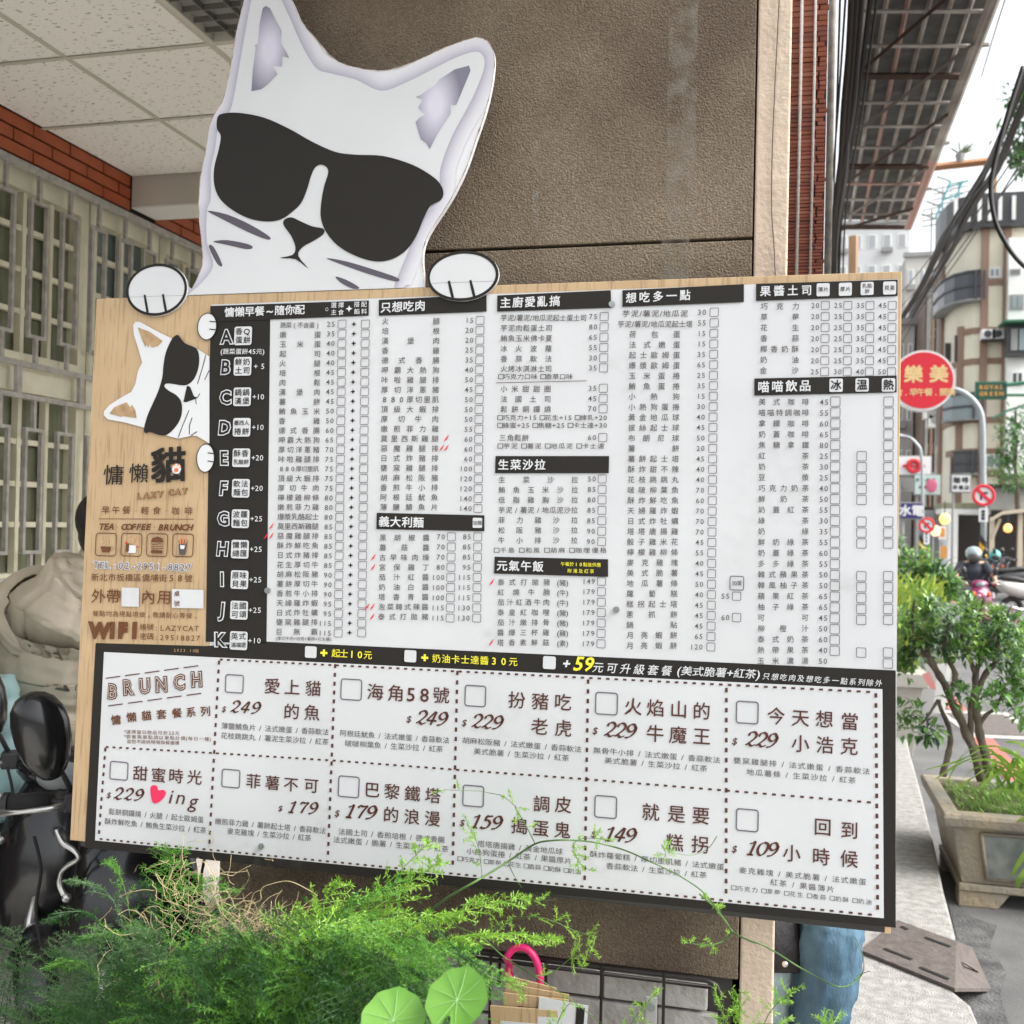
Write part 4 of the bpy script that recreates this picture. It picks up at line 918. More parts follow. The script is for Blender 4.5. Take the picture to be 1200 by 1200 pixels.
for a, b, z0, z1 in (((1036, 1111), (1069, 1124), T1, T1), ((1084, 1098), (1114, 1109), T1, T1), ((1078, 1133), (1112, 1147), T1, T1), ((1056, 1085), (1064, 1089), T1, T1), ((1128, 1128), (1146, 1139), -.03, -.10)):
    A, B_ = AZ(*a, z0+.003), AZ(*b, z1+.003); d = (B_-A).normalized(); q = Vector((-d.y, d.x, 0))*.008
    MB().add([A+q, A-q, B_-q, B_+q], [(0, 1, 2, 3)]).build('slot', mat('slot_black', (.012, .01, .01), .9), pl)
# red line, white bay, drain on the road
RP = mat('red_road_paint', (.50, .12, .10), .8, col2=(.40, .14, .12), scale=14)
def strip(pts, w, z, m, name):
    A = [Vector(p) for p in pts]; vs = []
    for i, p in enumerate(A):
        d = (A[min(i+1, len(A)-1)]-A[max(i-1, 0)]).normalized(); nn = Vector((d.y, -d.x))*w/2
        vs += [(p.x+nn.x, p.y+nn.y, z), (p.x-nn.x, p.y-nn.y, z)]
    return MB().add(vs, [(2*i, 2*i+1, 2*i+3, 2*i+2) for i in range(len(A)-1)]).build(name, m, kind='structure')
rl = [AZ(x, y, RZ+.004) for x, y in ((1215, 942), (1175, 893), (1140, 852), (1108, 815), (1075, 775))]
strip([(p.x, p.y) for p in rl], .16, RZ+.004, RP, 'road_red_line')
strip([(3.4, 40), (3.9, 30), (4.2, 24), (4.6, 18)], .14, RZ+.004, RP, 'road_red_line')
PATCH = mat('asphalt_patch', (.05, .05, .052), .95, col2=(.13, .13, .128), scale=11, bump=1, bscale=90, detail=8)
pq = [AZ(x, y, RZ+.004) for x, y in ((1108, 1230), (1120, 1150), (1122, 1100), (1112, 1062), (1118, 1058), (1140, 1075), (1168, 1085), (1160, 1110), (1180, 1140), (1172, 1165), (1190, 1230))]
MB().add(pq, [tuple(range(len(pq)))]).build('road_patch', PATCH, kind='structure')
bay = [AZ(x, y, RZ+.005) for x, y in ((1095, 832), (1180, 835), (1230, 868), (1140, 864))]
MB().add(bay, [(0, 1, 2, 3)]).build('crossing_patch', mat('pale_road_paint', (.42, .41, .38), .9, var=.12, scale=8), kind='structure')
inn = [p+(sum(bay, Vector())/4-p)*.22+Vector((0, 0, .004)) for p in bay]
MB().add(inn, [(0, 1, 2, 3)]).build('drain_cover', mat('drain_brown', (.13, .11, .10), .8, var=.2, scale=30), kind='structure')
# ------------------------------------------------------------ street: facade edge, canopy, cables
def unit(nm): return MATS[nm]
FY = 4.1
fin = thing('tiled_facade', 'red tiled facade edge with thin pipes next to the pillar', 'building')
xa, xb = AY(922, 100, FY).x, AY(969, 100, FY).x
MB().box(xa, xb, FY+.012, FY+7, 2.42, 7.5).build('wall', TEAL, fin)
TL = [mat('facade_tile_red', (.25, .058, .022), .5, col2=(.32, .085, .035), scale=6), mat('facade_tile_dark', (.20, .045, .02), .45), mat('facade_tile_pale', (.33, .10, .05), .4)]
tz = 2.42; rng = random.Random(8); tmesh = {}
while tz < 4.5:
    h = .012+.014*min(1, max(0, (tz-2.6)/1.4)); x = xa-.02*rng.random()
    while x < xb-.004:
        x0, x1 = max(x, xa), min(x+.117, xb); k = rng.choice((0, 0, 0, 1, 2)); key = (round(x1-x0, 2), round(h, 3), k)
        if x1-x0 > .012:
            if key not in tmesh: tmesh[key] = MB().box(0, x1-x0-.003, 0, .012, 0, h-.0028).mesh('tile'); tmesh[key].materials.append(TL[k])
            o = obj('tile', tmesh[key], None, fin); o.location = (x0, FY+rng.uniform(-.002, .002), tz)
        x += .12
    tz += h
for px, r, c in ((937, .006, 'pipe_white'), (953, .005, 'pipe_white'), (924, .004, 'pipe_grey')):
    x = AY(px, 120, FY).x
    MB().tube([(x, FY-.012, 2.42), (x+.002, FY-.012, 3.2), (x, FY-.012, 4.6)], r, 8).build('pipe', mat(c, (.62, .58, .52) if 'white' in c else (.2, .18, .16), .5, var=.15, scale=60), fin, smooth=True)
x = AY(973, 120, FY).x; MB().tube([(x, FY-.03, 2.42), (x, FY-.03, 4.7)], .013, 10).build('downpipe', mat('downpipe_grey', (.22, .20, .17), .5, var=.3, scale=30), fin, smooth=True)
# steel canopy seen from below
CNZ = 5.4
can = thing('street_canopy', 'rusty corrugated steel canopy on a grid of square tubes over the street edge', 'canopy')
A0, A1 = AZ(1015, 0, CNZ), AZ(1168, 0, CNZ); B0, B1 = AZ(981, 268, CNZ), AZ(1066, 268, CNZ)
A0 += (A0-B0)*.35; A1 += (A1-B1)*.35
def cq(s, t): return (A0.lerp(A1, s)).lerp(B0.lerp(B1, s), t)
SH = mat('canopy_sheet', (.115, .115, .11), .8, var=.25, scale=8, bump=.4, bscale=30)
PT = mat('canopy_paint', (.62, .59, .54), .6, col2=(.30, .265, .235), scale=3.0); PP = mat('canopy_pink', (.66, .36, .32), .6, col2=(.5, .36, .3), scale=6); RST = mat('canopy_rust', (.09, .055, .04), .8, var=.3, scale=12)
N = 40; mb = MB(); vs = []
for i in range(N+1):
    t = i/N
    for s in (0, 1):
        p = cq(s, t); vs.append((p.x, p.y, CNZ+.12+(.02 if i % 2 else 0)))
mb.add(vs, [(2*i, 2*i+1, 2*i+3, 2*i+2) for i in range(N)]); so_ = mb.build('sheet', SH, can); sm = so_.modifiers.new('thickness', 'SOLIDIFY'); sm.thickness = .004
def bar(a, b, w, m, name, dz=0):
    a = a+Vector((0, 0, dz)); b = b+Vector((0, 0, dz)); MB().tube([a, b], w*.7, 4).build(name, m, can)
for k, s in enumerate((.0, .17, .34, .51, .68, .84)): bar(cq(s, 0), cq(s, .993), .028, PT if k != 2 else PP, 'purlin', .075)
NR = 14
for i in range(NR+1):
    t = i/NR; m = RST if i % 4 == 2 else (PP if i == 11 else PT); bar(cq(0, t), cq(1, t), .045 if i % 4 == 2 else .024, m, 'rafter', .02)
for i in range(6):
    t0 = i*.18+.03; bar(cq(0, min(t0+.2, 1)), cq(.93, max(t0-.05, 0)), .026, RST if i % 2 else mat('canopy_brace', (.22, .2, .17), .6), 'brace', -.03)
for k, s in enumerate((.955, 1.0)): bar(cq(s, 0), cq(s, .68), .04, PT, 'edge_beam', .0); bar(cq(s, .68), cq(s, 1), .04, PP, 'edge_beam', .0)
for s, t in ((1, .35), (1, .62), (1, .8)):
    p = cq(s, t); MB().tube([p, p+Vector((.07, 0, .0))], .02, 6).build('end_plate', PT, can)
MB().tube([cq(.25, 1)+Vector((0, .3, -.02)), cq(.25, 1)+Vector((.0, .3, -6.2))], .06, 6).build('post', mat('ochre_post', (.42, .27, .16), .7), can)
# cables: bundles on the left and the right, hose loop
CB = mat('black_cable', (.014, .012, .012), .5); CB2 = mat('grey_cable', (.06, .05, .045), .6)
def cable(pts, r, Ys, label, m=CB, nm='overhead_cable', group=None, k=6):
    group = next((g for k_, g in (('thick bundle hanging', 'cables of the thick bundle by the facade'), ('strung beside', 'thin cables beside the thick bundle'), ('loose bundle', 'cables of the loose bundle on the right'), ('fanning', 'thin wires fanning out below the right bundle')) if k_ in label), None)
    P_ = [AY(x, y, Y) for (x, y), Y in zip(pts, Ys)]
    o = MB().tube(catmull(P_, k), r, 6).build(nm, m, None, smooth=True)
    tag(o, label, 'cable', group); return o
lb = 'black cable in the thick bundle hanging down in front of the red tiled facade'
rng = random.Random(3)
for q in range(9):
    dx = rng.uniform(-7, 7); dx2 = rng.uniform(-3.5, 3.5)
    cable([(1004+dx*1.2, -20), (999+dx, 60), (993+dx, 130), (987+dx2*1.2, 200), (979+dx2, 262), (976+dx2, 320), (975+dx2, 420)], rng.choice((.012, .009, .016)), (4.6, 4.9, 5.3, 6, 7, 8, 9), lb, CB if q % 3 else CB2)
for q, (a, b) in enumerate(((1022, 985), (1030, 990), (985, 976), (992, 972))):
    cable([(a, -20), (lerp(a, b, .5), 130), (b, 262), (b-3, 400)], .006+.006*(q == 0), (4.8, 5.6, 7.5, 9), 'thin cable strung beside the thick bundle at the facade', CB if q < 2 else CB2)
lb = 'black cable in the loose bundle crossing the white sky on the right'
for q in range(13):
    d = rng.uniform(-10, 10); e = rng.uniform(-14, 14)
    cable([(1212+d, 72+d), (1188+d, 130+e*.3), (1163+d*.8, 190+d), (1135+e*.4, 238+d*.6), (1108+d, 283+d), (1085+d, 330), (1060+d, 372)], rng.choice((.010, .014, .02)), (11, 12, 13.5, 15.5, 18, 21, 25), lb, CB if q % 3 else CB2, k=4)
for q in range(5):
    e = rng.uniform(-8, 8)
    cable([(1210, 120+q*16), (1150+e, 215+q*12), (1098+e, 300+q*9), (1050, 350+q*16)], .009, (12, 15, 20, 26), 'thin dark wire fanning out below the right bundle', CB2)
cable([(1199, 78), (1182, 130), (1167, 185), (1161, 222), (1166, 258), (1178, 284), (1192, 304), (1212, 322)], .016, (8,)*8, 'thick black hose looping down in front of the cream building', CB, 'cable_hose')
cable([(1181, -10), (1168, 30), (1150, 90)], .006, (9, 10, 12), 'single thin wire high in the white sky', CB2)

# ------------------------------------------------------------ buildings down the street
CRM = mat('cream_facade', (.80, .75, .60), .8, var=.07, scale=.6); BRN = mat('brown_facade_strip', (.28, .18, .13), .7); WHF = mat('white_facade', (.82, .82, .79), .8, var=.1, scale=.5)
GLD = mat('far_dark_glass', (.045, .05, .055), .15, spec=.7); GLP = mat('far_pale_glass', (.24, .29, .30), .2); DKM = mat('dark_metal_window', (.05, .052, .055), .4)
GRN = mat('green_awning', (.04, .16, .09), .6); GRY = mat('far_grey', (.30, .30, .29), .8, var=.15, scale=.7)
CY = 55
def X55(px, Y=CY): return AY(px, 500, Y).x
def Z55(py, px=1150, Y=CY): return AY(px, py, Y).z
crm = thing('cream_building', 'cream and brown building with a rounded corner and dark balcony windows', 'building')
plan = [(1100, 61), (1104, 59), (1110, 57.4), (1117, 56.3), (1127, 55.5), (1138, 55.1), (1148, 55), (1175, 55), (1212, 55)]
plan = [(AY(px, 500, Y).x, Y) for px, Y in plan]
def strip_wall(name, x, z0, z1, out, m, par, depth=.3):
    """a band that follows the rounded plan, standing 'out' metres proud"""
    pts = []
    for i, (a, b) in enumerate(x):
        pts.append((a, b))
    nrm = []
    for i in range(len(pts)):
        p, q = Vector(pts[max(i-1, 0)]), Vector(pts[min(i+1, len(pts)-1)]); d = (q-p).normalized(); nrm.append(Vector((d.y, -d.x)))
    mb = MB(); vs = []
    for (a, b), n_ in zip(pts, nrm):
        o = Vector((a, b))+n_*out; i_ = Vector((a, b))-n_*depth
        vs += [(o.x, o.y, z0), (o.x, o.y, z1), (i_.x, i_.y, z1), (i_.x, i_.y, z0)]
    k = len(pts); fs = [(4*i+j, 4*i+(j+1) % 4, 4*i+4+(j+1) % 4, 4*i+4+j) for i in range(k-1) for j in range(4)]+[(0, 1, 2, 3), (4*k-1, 4*k-2, 4*k-3, 4*k-4)]
    return mb.add(vs, fs).build(name, m, par)
zt_ = Z55(262, 1180)
strip_wall('wall', plan, 2.9, zt_, 0, CRM, crm, 4)
for py, a, b in ((331, 6, 9), (387, 4, 9), (423, 0, 8), (492, 0, 9), (529, 2, 8), (555, 5, 9)):
    strip_wall('band', plan[a:b], Z55(py, 1160)-.14, Z55(py, 1160)+.14, .06, BRN, crm, .0)
for px, Y, z1 in ((1177, 54.9, zt_), (1151, 54.9, zt_), (1124.5, 55.55, Z55(380)), (1104, 58.9, zt_)):
    p = AY(px, 500, Y); MB().box(p.x-.16, p.x+.16, Y-.1, Y+.3, 2.9, z1).build('pilaster', BRN, crm)
strip_wall('roof_fascia', plan[1:], Z55(268, 1180), Z55(228, 1190), .5, DKM, crm, 3)
for px in (1120, 1135, 1148, 1160, 1172, 1188): 
    p = AY(px, 250, 54.35); MB().box(p.x-.08, p.x+.08, 54.3, 54.42, Z55(262, 1180), Z55(234, 1190)).build('fascia_post', WHF, crm)
def balcony(a, b, pt, pb, m):
    z0, z1 = Z55(pb), Z55(pt); w = strip_wall('balcony_window', plan[a:b], z0, z1, .55, m, crm, .0)
    xs = plan[a:b]
    for i, (x, y) in enumerate(xs): MB().box(x-.05, x+.05, y-.66, y-.5, z0, z1).build('bar', MATS['dark_metal_window'], w)
    for z in (z0, (z0+z1)/2, z1): strip_wall('bar', xs, z-.05, z+.05, .62, DKM if z != z0 else GRY, w, 0)
balcony(1, 7, 320, 353, mat('balcony_glass', (.055, .06, .07), .3)); balcony(3, 7, 462, 492, GLP); balcony(4, 7, 530, 556, GLD)
def win(x0, x1, y0, y1, m=GLD, Y=54.98, par=None, fr=WHF):
    a, b = AY(x0, y1, Y), AY(x1, y0, Y); w = MB().box(a.x, b.x, Y-.05, Y+.02, a.z, b.z).build('window', fr, par or crm)
    MB().box(a.x+.1, (a.x+b.x)/2-.04, Y-.07, Y-.055, a.z+.1, b.z-.1).box((a.x+b.x)/2+.04, b.x-.1, Y-.07, Y-.055, a.z+.1, b.z-.1).build('pane', m, w)
win(1158, 1173, 313, 326, GLP); win(1118, 1125, 393, 424, GLD, 55.6, fr=DKM); win(1107, 1114, 402, 424, GLD, 57.0, fr=DKM)
win(1154, 1176, 532, 549, GLP); win(1113, 1122, 535, 575, GLD, 55.7, fr=BRN); win(1181, 1196, 474, 492, GLP)
for x, y in ((1158, 392), (1170, 392)):
    p = AY(x, y, 54.5); a = thing('air_conditioner', 'pale air conditioner box on the cream facade, %s of two side by side' % ('left' if x == 1158 else 'right'), 'air conditioner')
    MB().box(p.x-.3, p.x+.3, 54.3, 54.88, p.z-.22, p.z+.22).build('casing', WHF, a); MB().cyl((p.x-.05, 54.28, p.z), .17, .03, 'Y', 14).build('fan_grille', DKM, a)
    MB().box(p.x-.3, p.x+.3, 54.4, 54.88, p.z-.3, p.z-.23).build('bracket', DKM, a)
# white building at the right edge, balcony box and green awning
wb = thing('white_building', 'white block at the right edge with a dark window cage', 'building')
MB().box(X55(1179, 54.3), X55(1270, 54.3), 54.3, 54.95, 4.3, Z55(278, 1190, 54.3)).build('wall', WHF, wb)
a, b = AY(1180, 416, 53.5), AY(1215, 380, 53.5); w = MB().box(a.x, b.x, 53.5, 54.29, a.z, b.z).build('window_cage', DKM, wb)
for i in range(4): x = lerp(a.x, b.x, i/3.6)+.15; MB().box(x, x+.28, 53.4, 53.48, a.z+.2, b.z-.2).build('pane', GLP if i else GRY, w)
MB().box(AY(1176, 380, 53).x, b.x, 52.8, 54.29, b.z+.02, b.z+.12).build('canopy', GRN, wb)
win(1184, 1196, 315, 322, GLD, 54.28, wb, GRY); win(1183, 1200, 345, 363, GLP, 54.28, wb, GRY); win(1184, 1200, 435, 452, GLD, 54.28, wb)
# brown building and pale ones to the left of the cream one
bb = thing('brown_building', 'narrow brown building wedged left of the rounded cream facade', 'building')
a = AY(1082, 500, 66); b = AY(1105, 500, 66)
MB().box(a.x, b.x, 66, 74, 0, AY(1090, 325, 66).z).build('wall', mat('umber_wall', (.20, .145, .115), .8, var=.2, scale=.8), bb)
for i in range(4): x = lerp(a.x, b.x, (i+.3)/4); MB().box(x, x+.14, 65.8, 66, 3, AY(1090, 335+i*8, 66).z).build('fin', BRN if i % 2 else GRY, bb)
for y in (350, 385, 430, 470, 520): win(1086, 1100, y, y+11, GLD, 65.9, bb, BRN)
def block(name, label, px0, px1, pytop, Y, m, rows_, cols, depth=8, wm=GLD, z0=0):
    t = thing(name, label, 'building'); a = AY(px0, 500, Y).x; b = AY(px1, 500, Y).x; z1 = AY((px0+px1)/2, pytop, Y).z
    MB().box(a, b, Y, Y+depth, z0, z1).build('wall', m, t)
    MB().box(a-.2, b+.2, Y-.25, Y+.3, z1-.05, z1+.35).build('parapet', GRY, t)
    h = 3.3; nfl = min(rows_, int((z1-4)/h)+1)
    for r_ in range(nfl):
        for c in range(cols):
            x0 = lerp(a, b, (c+.2)/cols); x1 = lerp(a, b, (c+.8)/cols); zz = z1-1.2-r_*h
            if zz < 4: continue
            w = MB().box(x0, x1, Y-.06, Y+.02, zz-1.5, zz).build('window', WHF, t)
            MB().box(x0+.12, x1-.12, Y-.09, Y-.065, zz-1.4, zz-.1).build('pane', wm, w)
            if (r_+c) % 3 == 0: MB().box(x0-.1, x1+.1, Y-.6, Y-.1, zz-2.0, zz-1.55).build('ledge', GRY, t)
    return t
block('far_block', 'pale apartment block with small windows far down the street', 1040, 1086, 452, 80, WHF, 6, 4)
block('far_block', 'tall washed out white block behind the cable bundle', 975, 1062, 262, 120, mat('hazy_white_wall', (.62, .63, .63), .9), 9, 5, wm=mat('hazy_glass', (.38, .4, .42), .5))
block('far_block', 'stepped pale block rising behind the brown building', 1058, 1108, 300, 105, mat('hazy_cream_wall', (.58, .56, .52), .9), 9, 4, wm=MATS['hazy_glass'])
block('far_block', 'low grey block behind the round red sign', 1030, 1070, 380, 70, mat('greyish_wall', (.48, .46, .42), .9, var=.1, scale=1), 6, 4)
# rooftop frame with antennas in the white sky
rf = thing('rooftop_frame', 'orange brown rooftop beam with a plant pot against the white sky', 'rooftop frame')
a, b = AY(1085, 197, 57), AY(1166, 188, 57); MB().tube([a, b], .2, 4).build('beam', mat('orange_wood', (.42, .20, .10), .7), rf)
MB().tube([b, b-Vector((0, 0, 2.6))], .12, 6).build('post', MATS['ochre_post'], rf)
p = a.lerp(b, .5); MB().tube([p+Vector((0, 0, .1)), p+Vector((0, 0, .5))], [.18, .25], 8).build('pot', GRY, rf)
for i in range(16):
    d = Vector((random.uniform(-1, 1), 0, random.uniform(.2, 1))).normalized()*random.uniform(.4, .95); MB().tube([p+Vector((0, 0, .5)), p+Vector((0, 0, .5))+d], [.05, .01], 4).build('sprig', mat('far_sprig', (.12, .14, .07), .8), rf)
an = thing('roof_antenna', 'turquoise lattice antenna mast leaning on a far rooftop', 'antenna')
a, b = AY(1103, 256, 60), AY(1121, 212, 60)
for s in (-.3, .3): MB().tube([a+Vector((s, 0, 0)), b+Vector((s, 0, 0))], .06, 5).build('rail', mat('turquoise_paint', (.12, .38, .40), .5), an)
for i in range(7): q = a.lerp(b, i/6); MB().tube([q+Vector((-.3, 0, 0)), q+Vector((.7 if i % 2 else -1.0, 0, .3))], .05, 5).build('rung', MATS['turquoise_paint'] if i % 2 else GRY, an)
MB().tube([a-Vector((0, 0, 12)), a], .1, 6).build('mast', GRY, an)
for x, y in ((1092, 246), (1105, 221), (1124, 215)):
    t = thing('aerial', 'small grey fishbone aerial, %s of the rooftop trio' % {1092: 'lowest', 1105: 'middle', 1124: 'rightmost'}[x], 'antenna'); p = AY(x, y, 62)
    MB().tube([p-Vector((0, 0, 12)), p], .05, 4).build('mast', GRY, t)
    for k in range(4): MB().tube([p+Vector((-.5, 0, -.3*k)), p+Vector((.5, 0, -.3*k+.15))], .04, 4).build('element', GRY, t)

# round red sign
SY = 12
sg = thing('round_sign', 'round red hanging shop sign with yellow characters and a white rim', 'sign')
c = AY(1080.7, 447, SY); R_ = 35.6/FPX*c.length*.90
MB().cyl((c.x, c.y, c.z), R_, .16, 'Y', 48).build('rim', mat('sign_white', (.75, .75, .75), .4), sg)
MB().cyl((c.x, c.y-.083, c.z), R_*.925, .006, 'Y', 48).build('red_face', mat('sign_red', (.70, .018, .04), .35), sg)
YB = mat('sign_cream_letters', (.85, .62, .30), .4)
def lettering(name, parent, s, c, size, step, m, y, bold=.02, kind=None):
    load_glyphs(s, 0); load_glyphs(s, bold); mb = MB(); n = len(s)
    for i, ch in enumerate(s):
        if ch == ' ': continue
        vs, fs, x0, x1 = GLYPH[(ch, 0 if cjk(ch) else bold)]
        offs = [(0, 0)] if not cjk(ch) else [(-bold, -bold), (bold, -bold), (-bold, bold), (bold, bold)]
        for q, (bx, by) in enumerate(offs):
            mb.add([(c[0]+(i-(n-1)/2)*step+(x-(x0+x1)/2+bx)*size, y-.0006*q, c[1]+(z-.36+by)*size) for x, z in vs], fs)
    o = obj(name, mb.mesh(name), m, parent); o['kind'] = 'stuff'
    return o
def pc(px, py, Y): p = AY(px, py, Y); return (p.x, p.z)
lettering('lettering', sg, '樂美', pc(1084, 440, SY), .19, .25, YB, c.y-.088, .03); 
lettering('lettering', sg, '美食.早午餐.關東', pc(1078, 461, SY), .085, .074, YB, c.y-.088, .02)
MB().tube([(c.x-R_, c.y, c.z+.1), (.1, c.y, c.z+.1)], .03, 8).build('arm', GRY, sg); MB().tube([(c.x-R_*.8, c.y, c.z-.15), (.1, c.y, c.z-.15)], .03, 8).build('arm', GRY, sg)
nb = thing('next_shophouse', 'neighbouring shophouse hidden behind the menu board, carrying the round red sign', 'building')
MB().box(-3.3, .1, 11, 20, 0, 9).build('wall', GRY, nb); MB().box(-3.35, .2, 10.95, 20, 2.9, 3.2).build('ledge', CRM, nb)

def board_sign(name, label, px0, px1, py0, py1, Y, m, frame=None, txt=(), depth=.15, posts=True, cat_='sign'):
    t = thing(name, label, cat_); a, b = AY(px0, py1, Y), AY(px1, py0, Y)
    MB().box(a.x, b.x, Y, Y+depth, a.z, b.z).build('sign_panel', m, t)
    w = b.x-a.x; h = b.z-a.z
    if frame: MB().box(a.x-.04, b.x+.04, Y+.02, Y+depth+.02, a.z-.04, b.z+.04).build('frame', frame, t)
    for s, u_, v_, sz, st, tm in txt: lettering('lettering', t, s, (lerp(a.x, b.x, u_), lerp(a.z, b.z, v_)), sz*h, st*h, tm, Y-.01, .03)
    if posts: MB().tube([(a.x+.1*w, Y+.1, 0 if posts == 1 else a.z-.5), (a.x+.1*w, Y+.1, a.z)], .05, 6).build('post', GRY, t)
    return t
NAVY = mat('sign_navy', (.03, .025, .15), .4); REDL = mat('sign_logo_red', (.6, .03, .04), .4); BLK = mat('sign_black', (.02, .02, .02), .5)
board_sign('shop_sign', 'small purple blue signboard with two white characters', 1056, 1080.5, 590, 607, 34, NAVY, GRY, (('水電', .5, .5, .78, .8, MATS['sign_white']),))
t = board_sign('shop_sign', 'large white signboard with a red round logo above the street', 1050, 1091, 535, 556, 46, MATS['sign_white'], GRY, ())
p = AY(1071, 546, 45.9); MB().torus((p.x, 45.95, p.z), .22, .09, 'Y', 16, 6).box(p.x-.42, p.x+.42, 45.93, 45.97, p.z-.05, p.z+.05).build('logo', REDL, t)
t = board_sign('shop_sign', 'pale mint signboard with a pink spot and small green writing', 1072, 1102, 557, 579, 42, mat('sign_mint', (.55, .68, .64), .5), GRY, (('牙醫診所', .42, .74, .2, .26, GRN), ('美容', .3, .36, .16, .2, BLK)))
p = AY(1092, 569, 41.9); MB().ellipsoid((p.x, 41.97, p.z), .2, .03, .26, 12, 6).build('logo', mat('sign_pink', (.65, .15, .25), .5), t)
board_sign('shop_sign', 'boxy white hanging sign with dark characters under the cream building', 1115.5, 1137, 557.5, 576, 44, MATS['sign_white'], GRY, (('咖啡', .5, .72, .42, .5, BLK), ('早餐店', .5, .25, .3, .34, BLK)), .4)
t = board_sign('shop_sign', 'dark green rectangular sign with orange lettering on a green arm', 1144.5, 1179, 448, 466.5, 40, mat('sign_green', (.012, .07, .045), .4), GRN, (('ROYAL', .5, .70, .36, .3, mat('sign_orange', (.62, .30, .05), .4)), ('GREEN', .5, .28, .36, .3, MATS['sign_orange'])), .15, 0)
a, b = AY(1179, 451, 40), AY(1215, 447, 40); MB().tube([a, b], .07, 6).tube([AY(1179, 463, 40), AY(1215, 463, 40)], .05, 6).build('arm', GRN, t)
# street lamps and no-parking signs
def lamp_post(label, pts, Y, r):
    t = thing('street_lamp', label, 'street lamp'); P_ = catmull([AY(x, y, Y) for x, y in pts], 6); g = P_[-1].copy(); g.z = RZ; P_.append(g)
    MB().tube(P_, [r*lerp(.75, 1, min(1, i/12)) for i in range(len(P_))], 10).build('pole', mat('galvanised_pole', (.34, .37, .38), .45, metal=.3, var=.1, scale=2), t, smooth=True)
    h = P_[0]; MB().ellipsoid((h.x-.35, h.y, h.z-.03), .5, .2, .11).build('lamp_head', GRY, t, smooth=True)
    return t, g
l1, g1 = lamp_post('curved grey street lamp pole rising in front of the cream building', ((1113, 455), (1122, 457), (1132, 462), (1142, 471), (1149, 483), (1151.5, 500), (1152, 540), (1153, 600)), 31, .078)
l2, g2 = lamp_post('thin far street lamp arching beside the white signboard', ((1056, 510), (1066, 513), (1074, 520), (1079, 530), (1081, 560), (1081, 600)), 39, .055)
def stripes(t, x, y, z0, z1, r):
    for i in range(7):
        a = lerp(z0, z1, i/7); b = lerp(z0, z1, (i+1)/7)
        rg = []
        for z in (a, b): rg.append([Vector((x+r*cos(2*pi*j/12), y+r*sin(2*pi*j/12), z-.12*cos(2*pi*j/12))) for j in range(12)])
        MB().rings(rg).build('stripe', mat('warning_yellow', (.75, .42, .02), .5) if i % 2 else BLK, t)
stripes(l1, g1.x, g1.y, RZ+.1, 1.35, .1); stripes(l2, g2.x, g2.y, RZ+.1, 1.3, .09)
def no_parking(label, px, py, rpx, Y, py2, plate):
    t = thing('no_parking_sign', label, 'road sign'); c = AY(px, py, Y); R_ = rpx/FPX*Y*1.05
    MB().cyl((c.x, Y, c.z), R_, .03, 'Y', 32).build('disc', MATS['sign_white'], t)
    MB().torus((c.x, Y-.02, c.z), R_*.86, R_*.14, 'Y', 32, 6).build('red_ring', MATS['sign_red'], t)
    d = R_*.66; MB().prism([(c.x-d-.03, c.z+d-.03), (c.x-d+.03, c.z+d+.03), (c.x+d+.03, c.z-d+.03), (c.x+d-.03, c.z-d-.03)], .01, Matrix.Translation((0, Y-.04, 0))).build('red_bar', MATS['sign_red'], t)
    MB().box(c.x-R_*.35, c.x+R_*.35, Y-.027, Y-.018, c.z+R_*.12, c.z+R_*.3).box(c.x-R_*.3, c.x-R_*.12, Y-.027, Y-.018, c.z-R_*.4, c.z+R_*.11).box(c.x+R_*.05, c.x+R_*.3, Y-.027, Y-.018, c.z-R_*.35, c.z-R_*.1).build('pictogram', BLK, t)
    a, b = AY(px-plate, py2+8, Y), AY(px+plate, py2-8, Y)
    MB().box(a.x, b.x, Y-.01, Y+.01, a.z, b.z).build('plate', MATS['sign_white'], t)
    for k in range(3): z = lerp(a.z, b.z, (k+1)/4); MB().box(a.x+.06, b.x-.08, Y-.016, Y-.011, z-.04, z+.04).build('marking', BLK, t)
    MB().box(c.x-.05, c.x+.05, Y+.016, Y+.1, a.z, c.z+R_*.5).build('clamp', GRY, t)
no_parking('nearer round no parking sign clamped to the curved street lamp', 1152.5, 580.5, 11.4, 30.8, 603.5, 5.6)
no_parking('smaller farther round no parking sign near the purple signboard', 1086, 615.5, 8.2, 38.8, 630, 3.6)

# ground floor of the far block: shopfronts, awnings, lamps
sf = thing('shopfront', 'dark open shopfronts with a mossy ledge below the cream building', 'shopfront')
Yf = 50
def fb(x0, x1, y0, y1, Y, m, name='panel', d=.3, par=None): a, b = AY(x0, y1, Y), AY(x1, y0, Y); return MB().box(a.x, b.x, Y, Y+d, a.z, b.z).build(name, m, par or sf)
DARKIN = mat('dark_interior', (.02, .017, .015), .9)
fb(1080, 1260, 598, 690, 53, DARKIN, 'interior', 1)
fb(1104, 1161, 590, 596, Yf, mat('mossy_ledge', (.22, .23, .12), .9, col2=(.35, .33, .24), scale=4), 'ledge', 2.5)
fb(1104, 1161, 596.5, 602, Yf, WHF, 'lintel', 2); fb(1110, 1123, 602, 690, Yf, WHF, 'wall_panel', 2); fb(1080, 1104, 598, 690, Yf+2, GRY, 'wall_panel', 2)
fb(1160, 1215, 572, 597, 49, mat('grey_render', (.36, .35, .32), .8, var=.15, scale=1), 'upper_panel', 2); fb(1158, 1215, 568, 571, 48.5, DARKIN, 'ledge', 2)
for x in (1093, 1101): fb(x, x+1.4, 618, 690, 46, WHF, 'post', .2)
